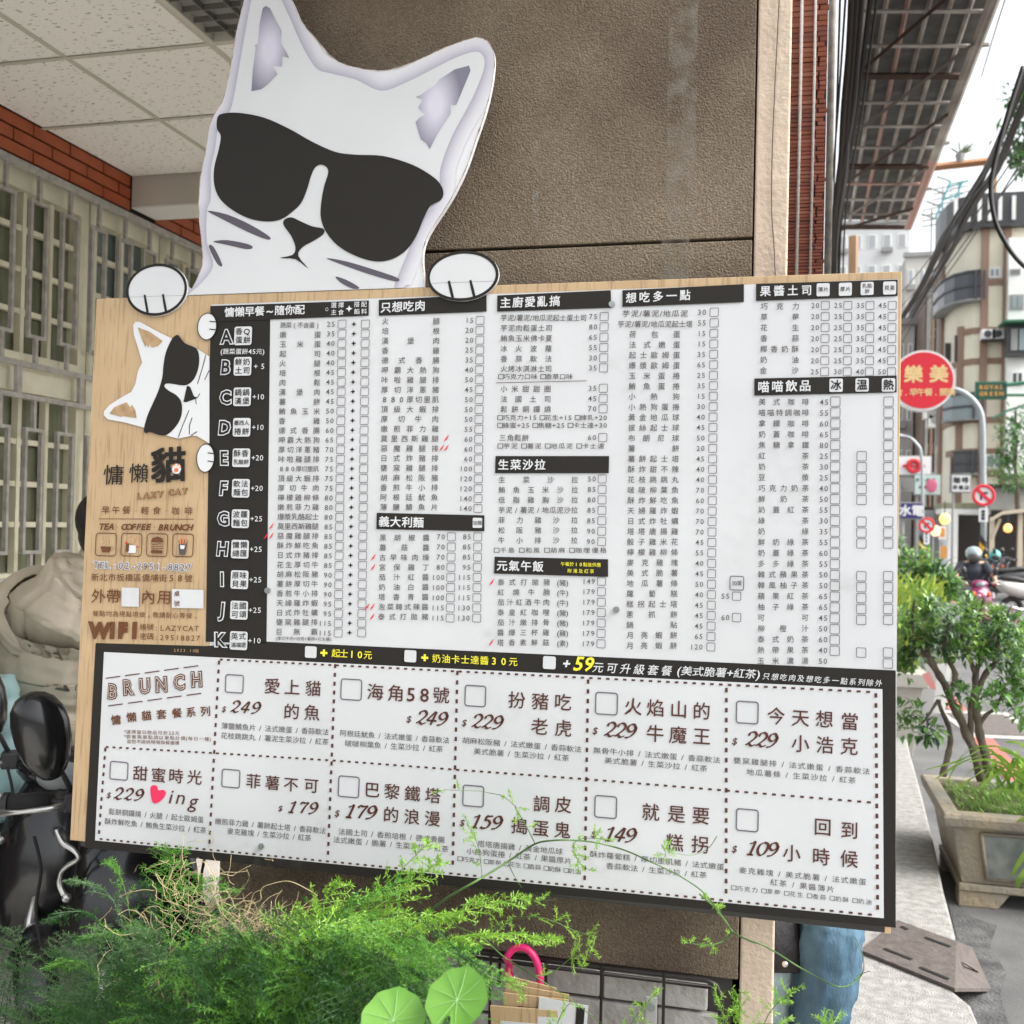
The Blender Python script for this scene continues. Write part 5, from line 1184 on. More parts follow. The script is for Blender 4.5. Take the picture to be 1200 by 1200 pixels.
fb(1100, 1109, 617, 632, 45.5, MATS['sign_white'], 'menu_frame', .1); fb(1102, 1107, 619, 629, 45.3, mat('orange_print', (.55, .25, .06), .5), 'poster', .05)
fb(1102, 1110, 640, 654, 46.5, MATS['orange_print'], 'poster', .1)
aw = thing('beige_awning', 'beige awning on pale posts over the parked scooters', 'awning')
a, b = AY(1161, 611, 38), AY(1215, 597, 38)
AWM = mat('awning_beige', (.55, .47, .35), .7)
MB().rings([[Vector((AY(px, py, Y).x, Y, AY(px, py, Y).z+dz)) for (px, py, dz) in ((1160, 612, 0), (1175, 603, 0), (1215, 599, 0), (1215, 599, .12), (1175, 603, .12), (1160, 612, .12))] for Y in (38, 42)]).build('canopy', AWM, aw)
for x in (1163, 1196): p = AY(x, 620, 38.2); MB().box(p.x-.07, p.x+.07, 38.2, 38.35, RZ, AY(x, 606 if x < 1170 else 600, 38.2).z).build('post', AWM, aw)
MB().tube([AY(1163, 630, 38.2), AY(1172, 608, 38.2)], .05, 5).build('strut', AWM, aw)
for x, y, r, lab in ((1107, 608, .2, 'round glowing yellow lamp beside the pale shop wall'), (1181, 619, .16, 'small glowing orange lantern under the beige awning'), (1096, 622, .2, 'pale pink glowing globe near the far shop entrance')):
    t = thing('lantern', lab, 'lantern'); Y = 45; p = AY(x, y, Y)
    MB().ellipsoid(tuple(p), r, r, r*1.1).build('globe', mat('lantern_glow_%s' % {1107: 'yellow', 1181: 'orange', 1096: 'pink'}[x], (.9, .6, .2), .5, emit={1107: (1, .6, .12, 1.2), 1181: (1, .3, .08, 1.2), 1096: (1, .6, .4, .8)}[x]), t, smooth=True)
    MB().tube([p+Vector((0, 0, r)), p+Vector((0, 0, r+.5))], .02, 4).build('cord', BLK, t)
ga = thing('green_awning', 'green fabric awning jutting out below the green sign', 'awning')
MB().rings([[AY(x, y, Y)+Vector((0, 0, dz)) for x, y, dz in ((1163, 492, 0), (1180, 483, 0), (1215, 472, 0), (1215, 472, .1), (1180, 483, .1), (1163, 492, .1))] for Y in (46, 50)]).build('canopy', GRN, ga)
MB().tube([AY(1190, 482, 47), AY(1190, 560, 50)], .05, 5).build('bracket', DKM, ga)
# row of more distant street clutter: air conditioner boxes on the brown wall
for i, (x, y) in enumerate(((1093, 482), (1088, 562), (1097, 492), (1062, 568))):
    a = thing('air_conditioner', ['white air conditioner box hung on the brown building, upper left', 'grey air conditioner box low beside the mint signboard', 'white air conditioner box hung on the brown building, lower right', 'small grey air conditioner under the white signboard'][i], 'air conditioner')
    Y = 64; p = AY(x, y, Y); MB().box(p.x-.45, p.x+.45, Y, Y+.8, p.z-.4, p.z+.4).build('casing', WHF if i % 2 == 0 else GRY, a); MB().cyl((p.x, Y-.02, p.z), .25, .04, 'Y', 12).build('fan_grille', GRY, a)
# ------------------------------------------------------------ scooters
BLP = mat('gloss_black_plastic', (.012, .012, .013), .22, coat=.3); MBP = mat('matt_black_plastic', (.022, .022, .023), .55, bump=.1, bscale=300)
TYR = mat('tyre_rubber', (.015, .015, .015), .85); CHR = mat('bright_alloy', (.55, .55, .54), .28, metal=.9); LNS = mat('clear_lens', (.22, .24, .25), .08)
RDL = mat('red_lens', (.5, .01, .01), .2); ORL = mat('amber_lens', (.7, .12, .02), .2); MIR = mat('mirror_face', (.45, .43, .40), .08, metal=.9)
def ringy(y, z, w, h, n=14, p=2.6):
    out = []
    for j in range(n):
        a = 2*pi*j/n; c, s = cos(a), sin(a)
        out.append(Vector((w*abs(c)**(2/p)*(1 if c > 0 else -1), y, z+h*abs(s)**(2/p)*(1 if s > 0 else -1))))
    return out
def scooter(label, group, body, loc, rotz, scale=1.0, seat=None, mirror=1.0):
    t = thing('scooter', label, 'scooter', loc, rotz, group, scale)
    for y, nm in ((-.60, 'rear_wheel'), (.64, 'front_wheel')):
        w = MB().torus((0, y, .235), .175, .055, 'X', 28, 10).build(nm, TYR, t, smooth=True)
        rm = MB().torus((0, y, .235), .125, .02, 'X', 24, 6)
        for k in range(5): a = 2*pi*k/5; rm.tube([(0, y, .235), (0, y+.12*cos(a), .235+.12*sin(a))], .013, 6)
        rm.cyl((0, y, .235), .04, .1, 'X').build('rim', CHR, w)
    MB().rings([ringy(y, z, w, h) for y, z, w, h in ((-.93, .70, .05, .03), (-.88, .70, .11, .07), (-.75, .64, .155, .12), (-.55, .60, .175, .15), (-.3, .57, .17, .16), (-.12, .50, .14, .17), (-.02, .40, .11, .12))]).build('body_shell', body, t, smooth=True)
    MB().rings([ringy(y, z, w, h) for y, z, w, h in ((-.86, .80, .08, .02), (-.8, .81, .13, .045), (-.6, .80, .15, .05), (-.42, .76, .145, .055), (-.2, .74, .13, .055), (-.06, .73, .09, .04), (-.02, .72, .04, .02))]).build('seat', seat or MBP, t, smooth=True)
    MB().box(-.17, .17, -.12, .32, .27, .31).box(-.13, .13, -.5, .3, .2, .268).build('floorboard', MBP, t, bevel=.015)
    sh = [(y, z, w, h) for y, z, w, h in ((.30, .34, .19, .02), (.37, .42, .20, .03), (.40, .55, .195, .03), (.385, .70, .20, .03), (.34, .84, .17, .03), (.28, .93, .12, .02))]
    rg = [[Vector((w*x, y+(.09*(1-x*x)) + d, z)) for x, d in ((-1, 0), (-.6, 0), (0, 0), (.6, 0), (1, 0), (1, -.05), (.6, -.06), (0, -.06), (-.6, -.06), (-1, -.05))] for y, z, w, h in sh]
    MB().rings(rg).build('leg_shield', body, t, smooth=True)
    MB().rings([ringy(y, z, w, h, 12) for y, z, w, h in ((.42, .40, .05, .02), (.5, .47, .075, .05), (.64, .49, .08, .045), (.8, .44, .075, .05), (.88, .34, .05, .03))]).build('front_fender', body, t, smooth=True)
    for s in (-1, 1): MB().tube([(s*.075, .645, .235), (s*.07, .5, .5), (s*.05, .42, .62)], .018, 8).build('fork', CHR, t, smooth=True)
    MB().ellipsoid((0, .28, .965), .16, .10, .075).build('handlebar_cover', body, t, smooth=True)
    hl = MB().ellipsoid((0, .355, .95), .085, .04, .055).build('headlight', LNS, t, smooth=True)
    for s in (-1, 1):
        if body is not BLP: MB().ellipsoid((s*.13, .43, .78), .035, .03, .05).build('indicator', ORL, t, smooth=True)
        MB().tube([(s*.12, .27, .975), (s*.24, .22, .985), (s*.37, .18, .975)], .012, 8).build('handlebar', MBP, t, smooth=True)
        g = MB().tube([(s*.25, .215, .985), (s*.37, .18, .976)], .021*(1.4 if mirror > 1.5 else 1), 12).build('grip', TYR, t, smooth=True)
        MB().tube([(s*.39, .175, .975), (s*.372, .18, .976)], .024*(1.4 if mirror > 1.5 else 1), 12).build('bar_end', MBP, g)
        lv = MB().tube([(s*.2, .27, .985), (s*.25, .285, .98), (s*.33, .26, .968), (s*.39, .235, .96)], [.01, .009, .007, .011], 8).build('brake_lever', CHR, t, smooth=True)
        MB().box(s*.18-.03, s*.18+.03, .22, .28, .96, 1.02).build('switch_block', MBP, t, bevel=.008)
        MB().tube([(s*.19, .25, 1.02), (s*.22, .25, 1.08), (s*.24, .255, 1.13)], [.009, .008, .011], 8).build('mirror_stem', MBP, t, smooth=True)
        Mx = Matrix.Rotation(s*.15, 3, 'Y'); c = Vector((s*.275, .262, 1.195))
        prof = ((-1, .12, .2), (-.96, .30, .5), (-.8, .56, .8), (-.5, .82, 1), (-.1, .97, 1), (.3, 1, 1), (.62, .90, .95), (.85, .66, .75), (.96, .38, .45), (1, .12, .15))
        rg = [[c+Mx @ Vector((p_.x+s*.006*q_*mirror, p_.y, p_.z)) for p_ in [Vector((.052*mirror*w_*cos(2*pi*j/20)*(1 if abs(cos(2*pi*j/20)) < .99 else .98), (.040 if sin(2*pi*j/20) > 0 else .024)*mirror*d_*sin(2*pi*j/20), .084*mirror*q_)) for j in range(20)]] for q_, w_, d_ in prof]
        m = MB().rings(rg).build('mirror', BLP, t, smooth=True)
        MB().ellipsoid(c+Vector((0, -.021*mirror, 0)), .043*mirror, .008, .070*mirror, 18, 9, Mx).build('mirror_glass', MIR, m, smooth=True)
    MB().ellipsoid((0, -.93, .68), .075, .03, .035).build('tail_light', RDL, t, smooth=True)
    MB().box(-.09, .09, -.99, -.975, .42, .53).build('number_plate', WHF, t, bevel=.004)
    MB().tube([(.13, -.2, .22), (.14, -.5, .22), (.15, -.86, .30)], [.02, .035, .045], 10).build('exhaust', CHR, t, smooth=True)
    MB().tube([(0, -.82, .80), (-.1, -.95, .84), (.1, -.95, .84), (0, -.82, .805)], .01, 6).build('grab_rail', CHR, t)
    return t
# near black scooter, cut off by the left edge of the picture
m1 = AY(50, 862, 2.40)
hx, hy = Vector((.50, -.866)).normalized()
rz = math.atan2(hy, hx)-pi/2
sc_ = .86; loc = Vector((.275, .262)); cR, sR = cos(rz), sin(rz)
ox = m1.x-sc_*(loc.x*cR-loc.y*sR); oy = m1.y-sc_*(loc.x*sR+loc.y*cR)
near = scooter('black scooter parked between the board and the arcade wall, its mirrors beside the board', None, BLP, (ox, oy, m1.z-1.195*sc_), rz, sc_, mirror=1.62)
def W2L(p):
    d = Vector(p)-near.location; return Vector(((d.x*cR+d.y*sR)/sc_, (-d.x*sR+d.y*cR)/sc_, d.z/sc_))
lvp = [W2L(AY(x, y, 2.33)) for x, y in ((66, 972), (74, 988), (86, 996), (92, 1006), (80, 1014), (72, 1022), (70, 1036), (76, 1050))]
MB().tube(catmull(lvp, 4), [.008]*9+[.007]*14+[.009]*6, 8).build('lever_bracket', CHR, near, smooth=True)
MB().ellipsoid(W2L(AY(78, 1052, 2.33)), .014, .014, .014).build('lever_ball', CHR, near, smooth=True)
for q_ in ((40, 980), (86, 950)):
    cp_ = [W2L(AY(q_[0]+dx, q_[1]+dy, 2.36)) for dx, dy in ((0, 0), (8, 40), (2, 90), (14, 150))]; MB().tube(catmull(cp_, 5), .005, 6).build('control_cable', TYR, near, smooth=True)
o3 = copy_tree(near); o3.location = (ox+.20, oy+.46, m1.z-1.195*sc_-.06); o3['label'] = 'added black scooter darkening the gap behind the left half of the board'  # extra copy added as a dark filler over the bright floor gap
o2 = copy_tree(near); q_ = AY(-22, 868, 2.75); o2.location = (ox+q_.x-m1.x, oy+q_.y-m1.y, m1.z-1.195*sc_); o2['label'] = 'black scooter at the left edge, only its round mirror stem in view'
# person bodies --------------------------------------------------
SKIN = mat('skin', (.50, .30, .21), .5, var=.08, scale=20); HAIR = mat('black_hair', (.012, .009, .008), .4, bump=.5, bscale=200)
def body(name, J, rad, m, parent, sub=1):
    """continuous skinned figure: J joint positions, edges from a fixed human skeleton"""
    E_ = [('pelvis','waist'),('waist','chest'),('chest','neck'),('neck','jaw'),('jaw','head'),('head','crown'),
          ('chest','shL'),('shL','elL'),('elL','wrL'),('wrL','paL'),('chest','shR'),('shR','elR'),('elR','wrR'),('wrR','paR'),
          ('pelvis','hiL'),('hiL','knL'),('knL','anL'),('anL','toL'),('pelvis','hiR'),('hiR','knR'),('knR','anR'),('anR','toR')]
    R = {'pelvis': .13, 'waist': .115, 'chest': .14, 'neck': .055, 'jaw': .07, 'head': .085, 'crown': .065}
    for s in 'LR':
        R.update({'sh'+s: .065, 'el'+s: .045, 'wr'+s: .028, 'pa'+s: .036, 'hi'+s: .09, 'kn'+s: .06, 'an'+s: .04, 'to'+s: .035})
    R.update(rad or {}); names = list(J); J = {k: Vector(v) for k, v in J.items()}
    vs = [J[k] for k in names]; idx = {k: i for i, k in enumerate(names)}; es = [(idx[a], idx[b]) for a, b in E_ if a in idx and b in idx]
    # five fingers and a thumb rooted in each palm
    for s in 'LR':
        if 'pa'+s not in J: continue
        d = (J['pa'+s]-J['wr'+s]).normalized(); side = d.cross(Vector((0, 0, 1))); side = side.normalized() if side.length > .1 else Vector((1, 0, 0)); crl = d.cross(side)
        for q in range(5):
            off = (q-1.5)*.019 if q < 4 else -.04; L = (.055, .065, .06, .045, .04)[q]
            a = J['pa'+s]+side*off*.8+d*(.02 if q < 4 else -.025); b = a+d*L*.6+(side*-.02 if q == 4 else Vector()); c = b+d*L*.4-crl*.02
            base = len(vs); vs += [a, b, c]; es += [(idx['pa'+s], base), (base, base+1), (base+1, base+2)]; names += ['f', 'f', 'f']
    R['f'] = .009
    me = bpy.data.meshes.new(name); me.from_pydata([tuple(v) for v in vs], es, []); o = obj(name, me, m, parent)
    o.modifiers.new('skin', 'SKIN').use_smooth_shade = True
    sv = me.skin_vertices[0].data
    for i, k in enumerate(names): r_ = R[k]; sv[i].radius = (r_, r_)
    sv[0].use_root = True
    ss = o.modifiers.new('subdivision', 'SUBSURF'); ss.levels = ss.render_levels = sub
    return o
def quilt(axis_pts, radii, n=28, puff=.02, bands=7, steps=64, flat=1.0, wob=.006, seed=0, ref=(1, 0, 0), seams=()):
    """quilted tube: puffed between stitched rings along the axis"""
    P_ = [Vector(p) for p in axis_pts]; rg = []; rr = random.Random(seed)
    for i in range(steps+1):
        t = i/steps*(len(P_)-1); k = min(int(t), len(P_)-2); u_ = t-k
        a, b, c, d = P_[max(k-1, 0)], P_[k], P_[k+1], P_[min(k+2, len(P_)-1)]
        p = .5*((2*b)+(c-a)*u_+(2*a-5*b+4*c-d)*u_*u_+(3*b-a-3*c+d)*u_**3); dr = (c-b).normalized()
        r0, r1 = radii[k], radii[k+1]; sm_ = u_*u_*(3-2*u_); rx = lerp(r0[0], r1[0], sm_); ry = lerp(r0[1], r1[1], sm_)
        ph = i/steps*bands % 1; pf = puff*(sin(pi*ph)**.42)
        x = Vector(ref); x = (x-x.dot(dr)*dr).normalized(); y = dr.cross(x); ring = []
        for j in range(n):
            an_ = 2*pi*j/n; w_ = 1
            nz = noise.noise(Vector((cos(an_)*3.1+seed, sin(an_)*3.1, i*.11)))*wob*2.2+noise.noise(Vector((cos(an_)*9+seed, sin(an_)*9, i*.35)))*wob*(1.6 if ph < .3 or ph > .7 else .6)
            for s_ in seams: nz -= .017*math.exp(-((an_-s_-.12*sin(i*.05))/.045)**2)
            ring.append(p+x*cos(an_)*(rx+pf+nz)+y*sin(an_)*(ry+pf+nz))
        rg.append(ring)
    return rg
def head_parts(t, head, face_dir, hair_m=HAIR, long=False, bodyo=None):
    h = Vector(head); f = Vector(face_dir).normalized(); up = Vector((0, 0, 1)); s = f.cross(up).normalized()
    M3 = Matrix((s, f, up)).transposed()
    hh = MB().ellipsoid(h+up*.025-f*.012, .090, .105, .108, 18, 12, M3)
    hh.ellipsoid(h-f*.05-up*.03, .075, .05, .07, 14, 9, M3)
    hair = hh.build('hair', hair_m, t, smooth=True)
    for q in (-1, 1):
        MB().ellipsoid(h+s*q*.034+f*.088-up*.002, .012, .006, .007, 8, 6, M3).build('eye', mat('eye_dark', (.02, .015, .012), .2), t, smooth=True)
        MB().ellipsoid(h+s*q*.086-up*.015, .008, .018, .028, 8, 6, M3).build('ear', SKIN, t, smooth=True)
    MB().ellipsoid(h+f*.1-up*.022, .011, .016, .02, 8, 6, M3).build('nose', SKIN, t, smooth=True)
    MB().ellipsoid(h+f*.088-up*.055, .024, .008, .006, 8, 6, M3).build('mouth', mat('lips', (.35, .12, .1), .5), t, smooth=True)
# person in the beige puffer jacket, back towards us, leaning towards the counter
PJ = mat('beige_puffer', (.58, .50, .385), .45, var=.10, scale=5, bump=.25, bscale=22, spec=.5)
JN = mat('dark_trousers', (.03, .032, .04), .8); SHO = mat('dark_shoe', (.02, .02, .02), .5)
pa = thing('person', 'person in a beige quilted puffer jacket with back turned, left of the board', 'person')
PYB = 3.25
nk = AY(126, 668, PYB); cx, cy, cz = nk
def rel(dx, dy, z): return (cx+dx, cy+dy, z)
sh = cz-.13
J = {'pelvis': rel(-.16, .1, .90), 'waist': rel(-.15, .08, 1.02), 'chest': rel(-.09, .03, sh-.06), 'neck': rel(0, .0, cz+.02), 'jaw': rel(-.01, .03, cz+.07), 'head': rel(-.02, .03, cz+.14), 'crown': rel(-.02, .02, cz+.22),
     'shL': rel(-.27, .05, sh), 'elL': rel(-.33, .22, sh-.28), 'wrL': rel(-.2, .42, sh-.33), 'paL': rel(-.14, .48, sh-.33), 'shR': rel(.12, .0, sh-.02), 'elR': rel(.17, .15, sh-.3), 'wrR': rel(.1, .38, sh-.34), 'paR': rel(.07, .45, sh-.34),
     'hiL': rel(-.26, .1, .85), 'knL': rel(-.27, .12, .46), 'anL': rel(-.27, .08, .08), 'toL': rel(-.28, .22, .04), 'hiR': rel(-.06, .1, .85), 'knR': rel(-.05, .13, .46), 'anR': rel(-.05, .1, .08), 'toR': rel(-.04, .24, .04)}
body('body', J, None, SKIN, pa)
head_parts(pa, J['head'], (.4, .9, -.1))
MB().rings(quilt([rel(-.15, .08, .64), rel(-.16, .08, .80), rel(-.155, .07, .95), rel(-.13, .05, 1.1), rel(-.10, .02, sh-.05), rel(-.06, .01, sh+.05), rel(-.02, .01, cz-.035)],
    [(.235, .19), (.26, .20), (.275, .205), (.28, .20), (.255, .175), (.175, .13), (.10, .095)], 84, .030, 4.6, 130, seed=2, wob=.0035, seams=(0.3, 1.35, 2.4, 3.5, 4.3, 5.1, 5.8))).build('puffer_jacket', PJ, pa, smooth=True)
MB().rings(quilt([rel(-.02, .01, cz-.06), rel(0, .01, cz+.0), rel(.01, .01, cz+.045)], [(.115, .11), (.11, .10), (.085, .08)], 36, .03, 1.2, 30, seed=5)).build('collar', PJ, pa, smooth=True)
for s, pts, sd in (('L', (J['shL'], rel(-.34, .12, sh-.13), J['elL'], rel(-.27, .33, sh-.32), J['wrL']), 3), ('R', (rel(.10, .0, sh-.02), rel(.16, .03, sh-.14), J['elR'], rel(.15, .28, sh-.32), J['wrR']), 9)):
    MB().rings(quilt(pts, [(.09, .09), (.10, .10), (.088, .088), (.08, .08), (.06, .06)], 40, .032, 4.5, 80, seed=sd)).build('sleeve', PJ, pa, smooth=True)
for s in 'LR':
    MB().rings(quilt([Vector(J['hi'+s])+Vector((0, 0, .02)), J['kn'+s], Vector(J['an'+s])+Vector((0, 0, .02))], [(.11, .11), (.085, .085), (.07, .07)], 18, .0, 1, 24, seed=4)).build('trouser_leg', JN, pa, smooth=True)
    a = Vector(J['an'+s]); MB().ellipsoid((a.x, a.y+.07, .045), .05, .14, .045).build('shoe', SHO, pa, smooth=True)
# person in the light blue jacket at the picture's left edge
LBJ = mat('light_blue_puffer', (.30, .46, .47), .45, var=.06, scale=6, bump=.25, bscale=22)
pb = thing('person', 'person in a light blue padded jacket cut off by the left edge', 'person')
nk = AY(-92, 762, 2.85); cx, cy, cz = nk; sh = cz-.1
J = {'pelvis': rel(-.0, .2, .62), 'waist': rel(0, .15, .75), 'chest': rel(0, .05, sh-.06), 'neck': rel(0, -.0, cz+.02), 'jaw': rel(0, -.02, cz+.07), 'head': rel(0, -.03, cz+.13), 'crown': rel(0, -.03, cz+.21),
     'shL': rel(-.2, .03, sh), 'elL': rel(-.3, .05, sh-.26), 'wrL': rel(-.24, -.15, sh-.4), 'paL': rel(-.2, -.2, sh-.42), 'shR': rel(.19, .03, sh), 'elR': rel(.25, .08, sh-.26), 'wrR': rel(.2, -.14, sh-.4), 'paR': rel(.17, -.2, sh-.42),
     'hiL': rel(-.1, .2, .58), 'knL': rel(-.13, -.2, .52), 'anL': rel(-.13, -.2, .08), 'toL': rel(-.13, -.34, .04), 'hiR': rel(.1, .2, .58), 'knR': rel(.13, -.2, .52), 'anR': rel(.13, -.2, .08), 'toR': rel(.13, -.34, .04)}
body('body', J, None, SKIN, pb); head_parts(pb, J['head'], (.2, -.9, -.2))
MB().rings(quilt([rel(0, .2, .5), rel(0, .17, .66), rel(0, .1, .82), rel(0, .06, sh-.05), rel(0, .03, sh+.04), rel(0, .01, cz+.02)], [(.21, .17), (.23, .18), (.22, .17), (.2, .15), (.15, .12), (.09, .09)], 36, .018, 6, 70, seed=12)).build('padded_jacket', LBJ, pb, smooth=True)
for s in 'LR':
    MB().rings(quilt([J['sh'+s], J['el'+s], J['wr'+s]], [(.085, .085), (.08, .08), (.055, .055)], 22, .016, 6, 50, seed=14)).build('sleeve', LBJ, pb, smooth=True)
    MB().rings(quilt([J['hi'+s], J['kn'+s], Vector(J['an'+s])+Vector((0, 0, .02))], [(.11, .11), (.08, .08), (.06, .06)], 18, 0, 1, 24, seed=15)).build('trouser_leg', JN, pb, smooth=True)
    a = Vector(J['an'+s]); MB().ellipsoid((a.x, a.y-.07, .045), .05, .14, .045).build('shoe', SHO, pb, smooth=True)
st = thing('stool', 'low round stool under the person in light blue', 'stool', (cx, cy+.2, 0)); MB().cyl((0, 0, .46), .16, .04).build('seat', MBP, st, bevel=.01)
for k in range(4): a = pi/4+k*pi/2; MB().tube([(.12*cos(a), .12*sin(a), .44), (.16*cos(a), .16*sin(a), 0)], .012, 6).build('leg', CHR, st)
# seated person behind the board's lower right: only the jacket hem and the jeans show
DEN = mat('blue_denim', (.02, .052, .092), .85, col2=(.07, .145, .205), scale=9, bump=.4, bscale=160, stretch=(1, 1, .35)); DENL = mat('washed_denim', (.30, .44, .50), .8, col2=(.5, .6, .62), scale=16, bump=.4, bscale=120)
BJK = mat('black_jacket', (.012, .011, .013), .6, bump=.3, bscale=60)
pcx = thing('person', 'person in blue jeans and black jacket seated behind the board and pillar', 'person')
kn = AY(955, 1095, 2.98); cx, cy = kn.x, kn.y
J = {'pelvis': rel(-.16, .42, .50), 'waist': rel(-.16, .44, .62), 'chest': rel(-.16, .40, .86), 'neck': rel(-.16, .36, 1.02), 'jaw': rel(-.16, .34, 1.06), 'head': rel(-.16, .33, 1.13), 'crown': rel(-.16, .33, 1.2),
     'shL': rel(-.34, .39, .97), 'elL': rel(-.38, .3, .72), 'wrL': rel(-.28, .1, .62), 'paL': rel(-.24, .05, .6), 'shR': rel(.02, .39, .97), 'elR': rel(.04, .3, .74), 'wrR': rel(-.06, .12, .64), 'paR': rel(-.1, .07, .62),
     'hiL': rel(-.25, .4, .47), 'knL': rel(-.14, .06, .47), 'anL': rel(-.13, .03, .08), 'toL': rel(-.13, -.1, .04), 'hiR': rel(-.06, .4, .47), 'knR': rel(.04, .0, .48), 'anR': rel(.0, -.02, .08), 'toR': rel(.0, -.15, .04)}
body('body', J, None, SKIN, pcx); head_parts(pcx, J['head'], (0, -.95, -.2))
MB().rings(quilt([rel(-.16, .42, .42), rel(-.16, .43, .6), rel(-.16, .41, .8), rel(-.16, .39, .95), rel(-.16, .36, 1.05)], [(.2, .16), (.2, .16), (.2, .15), (.17, .12), (.08, .08)], 28, 0, 1, 40, seed=21)).build('jacket', BJK, pcx, smooth=True)
hem = MB().rings(quilt([rel(-.115, -.045, .33), rel(-.12, -.035, .42), rel(-.14, .05, .58)], [(.085, .022), (.08, .03), (.1, .05)], 20, 0, 1, 20, seed=22, wob=.003)).build('jacket_hem', BJK, pcx, smooth=True)
bt = AY(920, 1130, 2.86); MB().ellipsoid(tuple(bt), .008, .006, .008).build('snap_button', CHR, pcx, smooth=True)
for s, m in (('L', DENL), ('R', DEN)):
    MB().rings(quilt([J['hi'+s], J['kn'+s], Vector(J['an'+s])+Vector((0, 0, .02))], [(.115, .105), (.078, .08), (.068, .07)], 40, .003, 9, 80, seed=23 if s == 'R' else 27, wob=.006)).build('trouser_leg', m, pcx, smooth=True)
    a = Vector(J['an'+s]); MB().ellipsoid((a.x, a.y-.07, .045), .05, .14, .045).build('shoe', SHO, pcx, smooth=True)
    if s == 'R': continue
for s in 'LR': MB().rings(quilt([J['sh'+s], J['el'+s], J['wr'+s]], [(.075, .075), (.065, .065), (.045, .045)], 18, 0, 1, 30, seed=25)).build('sleeve', BJK, pcx, smooth=True)
st = thing('stool', 'low square stool under the seated person in jeans', 'stool', (cx-.16, cy+.42, 0)); MB().box(-.16, .16, -.16, .16, .36, .39).build('seat', MBP, st, bevel=.01)
for a, b in ((1, 1), (1, -1), (-1, 1), (-1, -1)): MB().tube([(.13*a, .13*b, .36), (.15*a, .15*b, 0)], .014, 6).build('leg', MBP, st)
# rider coming up the street
MAG = mat('magenta_paint', (.22, .02, .09), .3, coat=.4)
p = AY(1143, 690, 19.5); RS = .9
scooter('magenta scooter ridden towards us behind the shrub', None, MAG, (p.x, 19.5, RZ-.08), pi+.08, RS)
rd = thing('person', 'scooter rider in dark short sleeves and open face silver helmet', 'person')
cx, cy = p.x, 19.5
def rel(dx, dy, z): return (cx+dx*RS, cy+dy*RS, z*RS+RZ-.08)
J = {'pelvis': rel(0, .35, .86), 'waist': rel(0, .36, .98), 'chest': rel(0, .3, 1.22), 'neck': rel(0, .26, 1.36), 'jaw': rel(0, .24, 1.40), 'head': rel(0, .23, 1.46), 'crown': rel(0, .23, 1.53),
     'shL': rel(-.19, .28, 1.3), 'elL': rel(-.33, .12, 1.1), 'wrL': rel(-.33, -.14, 1.02), 'paL': rel(-.31, -.19, 1.0), 'shR': rel(.19, .28, 1.3), 'elR': rel(.33, .12, 1.1), 'wrR': rel(.33, -.14, 1.02), 'paR': rel(.31, -.19, 1.0),
     'hiL': rel(-.12, .3, .82), 'knL': rel(-.2, -.1, .72), 'anL': rel(-.13, -.02, .37), 'toL': rel(-.13, -.18, .34), 'hiR': rel(.12, .3, .82), 'knR': rel(.2, -.1, .72), 'anR': rel(.13, -.02, .37), 'toR': rel(.13, -.18, .34)}
body('body', J, None, SKIN, rd); head_parts(rd, J['head'], (0, -1, 0))
SHT = mat('slate_shirt', (.035, .04, .055), .8)
MB().rings(quilt([rel(0, .35, .84), rel(0, .35, 1.0), rel(0, .3, 1.2), rel(0, .27, 1.32), rel(0, .26, 1.37)], [(.17, .14), (.17, .13), (.2, .14), (.15, .1), (.06, .06)], 22, 0, 1, 30, seed=31)).build('shirt', SHT, rd, smooth=True)
for s in 'LR':
    a, b = Vector(J['sh'+s]), Vector(J['el'+s]); MB().rings(quilt([a, a.lerp(b, .5), a.lerp(b, .85)], [(.085, .085), (.08, .08), (.075, .075)], 14, 0, 1, 12)).build('sleeve', SHT, rd, smooth=True)
    MB().rings(quilt([J['hi'+s], J['kn'+s], J['an'+s]], [(.1, .1), (.08, .08), (.06, .06)], 14, 0, 1, 24)).build('trouser_leg', JN, rd, smooth=True)
    a = Vector(J['an'+s]); MB().ellipsoid((a.x, a.y-.07, a.z-.03), .05, .14, .045).build('shoe', SHO, rd, smooth=True)
h = Vector(J['head']); hm = MB().ellipsoid(h+Vector((0, .02, .05)), .135, .145, .125, 20, 12).build('helmet', mat('silver_helmet', (.30, .38, .40), .2, coat=.4), rd, smooth=True)
MB().ellipsoid(h+Vector((0, -.06, -.015)), .115, .085, .10, 16, 9).build('visor', mat('smoke_visor', (.07, .07, .065), .1), hm, smooth=True)
# parked scooters across the street
GSC = mat('dark_grey_paint', (.04, .042, .045), .3); WSC = mat('pale_scooter_paint', (.5, .5, .48), .3)
gp = 'scooters parked across the street'
proto = scooter('dark scooter with a pale seat cover, parked under the beige awning', gp, GSC, (0, 0, RZ), 1.9, seat=mat('dark_seat', (.03, .03, .03), .6))
spots = [(1163, 28, 1.7, 'dark parked scooter nearest the striped lamp pole'), (1173, 28.6, 1.75, 'second dark parked scooter from the striped lamp pole'), (1182, 29.3, 1.72, 'third dark parked scooter from the striped lamp pole'), (1192, 30.5, 1.8, 'dark parked scooter farther under the beige awning')]
for i, (px, Y, rz, lab) in enumerate(spots):
    o = proto if i == 0 else copy_tree(proto); o.location = (AY(px, 660, Y).x, Y, RZ); o.rotation_euler.z = rz; o['label'] = lab
s2 = scooter('silver grey scooter with red tail light cut off by the right edge', None, WSC, (AY(1201, 690, 22).x+.3, 22, RZ), -1.55+.3)
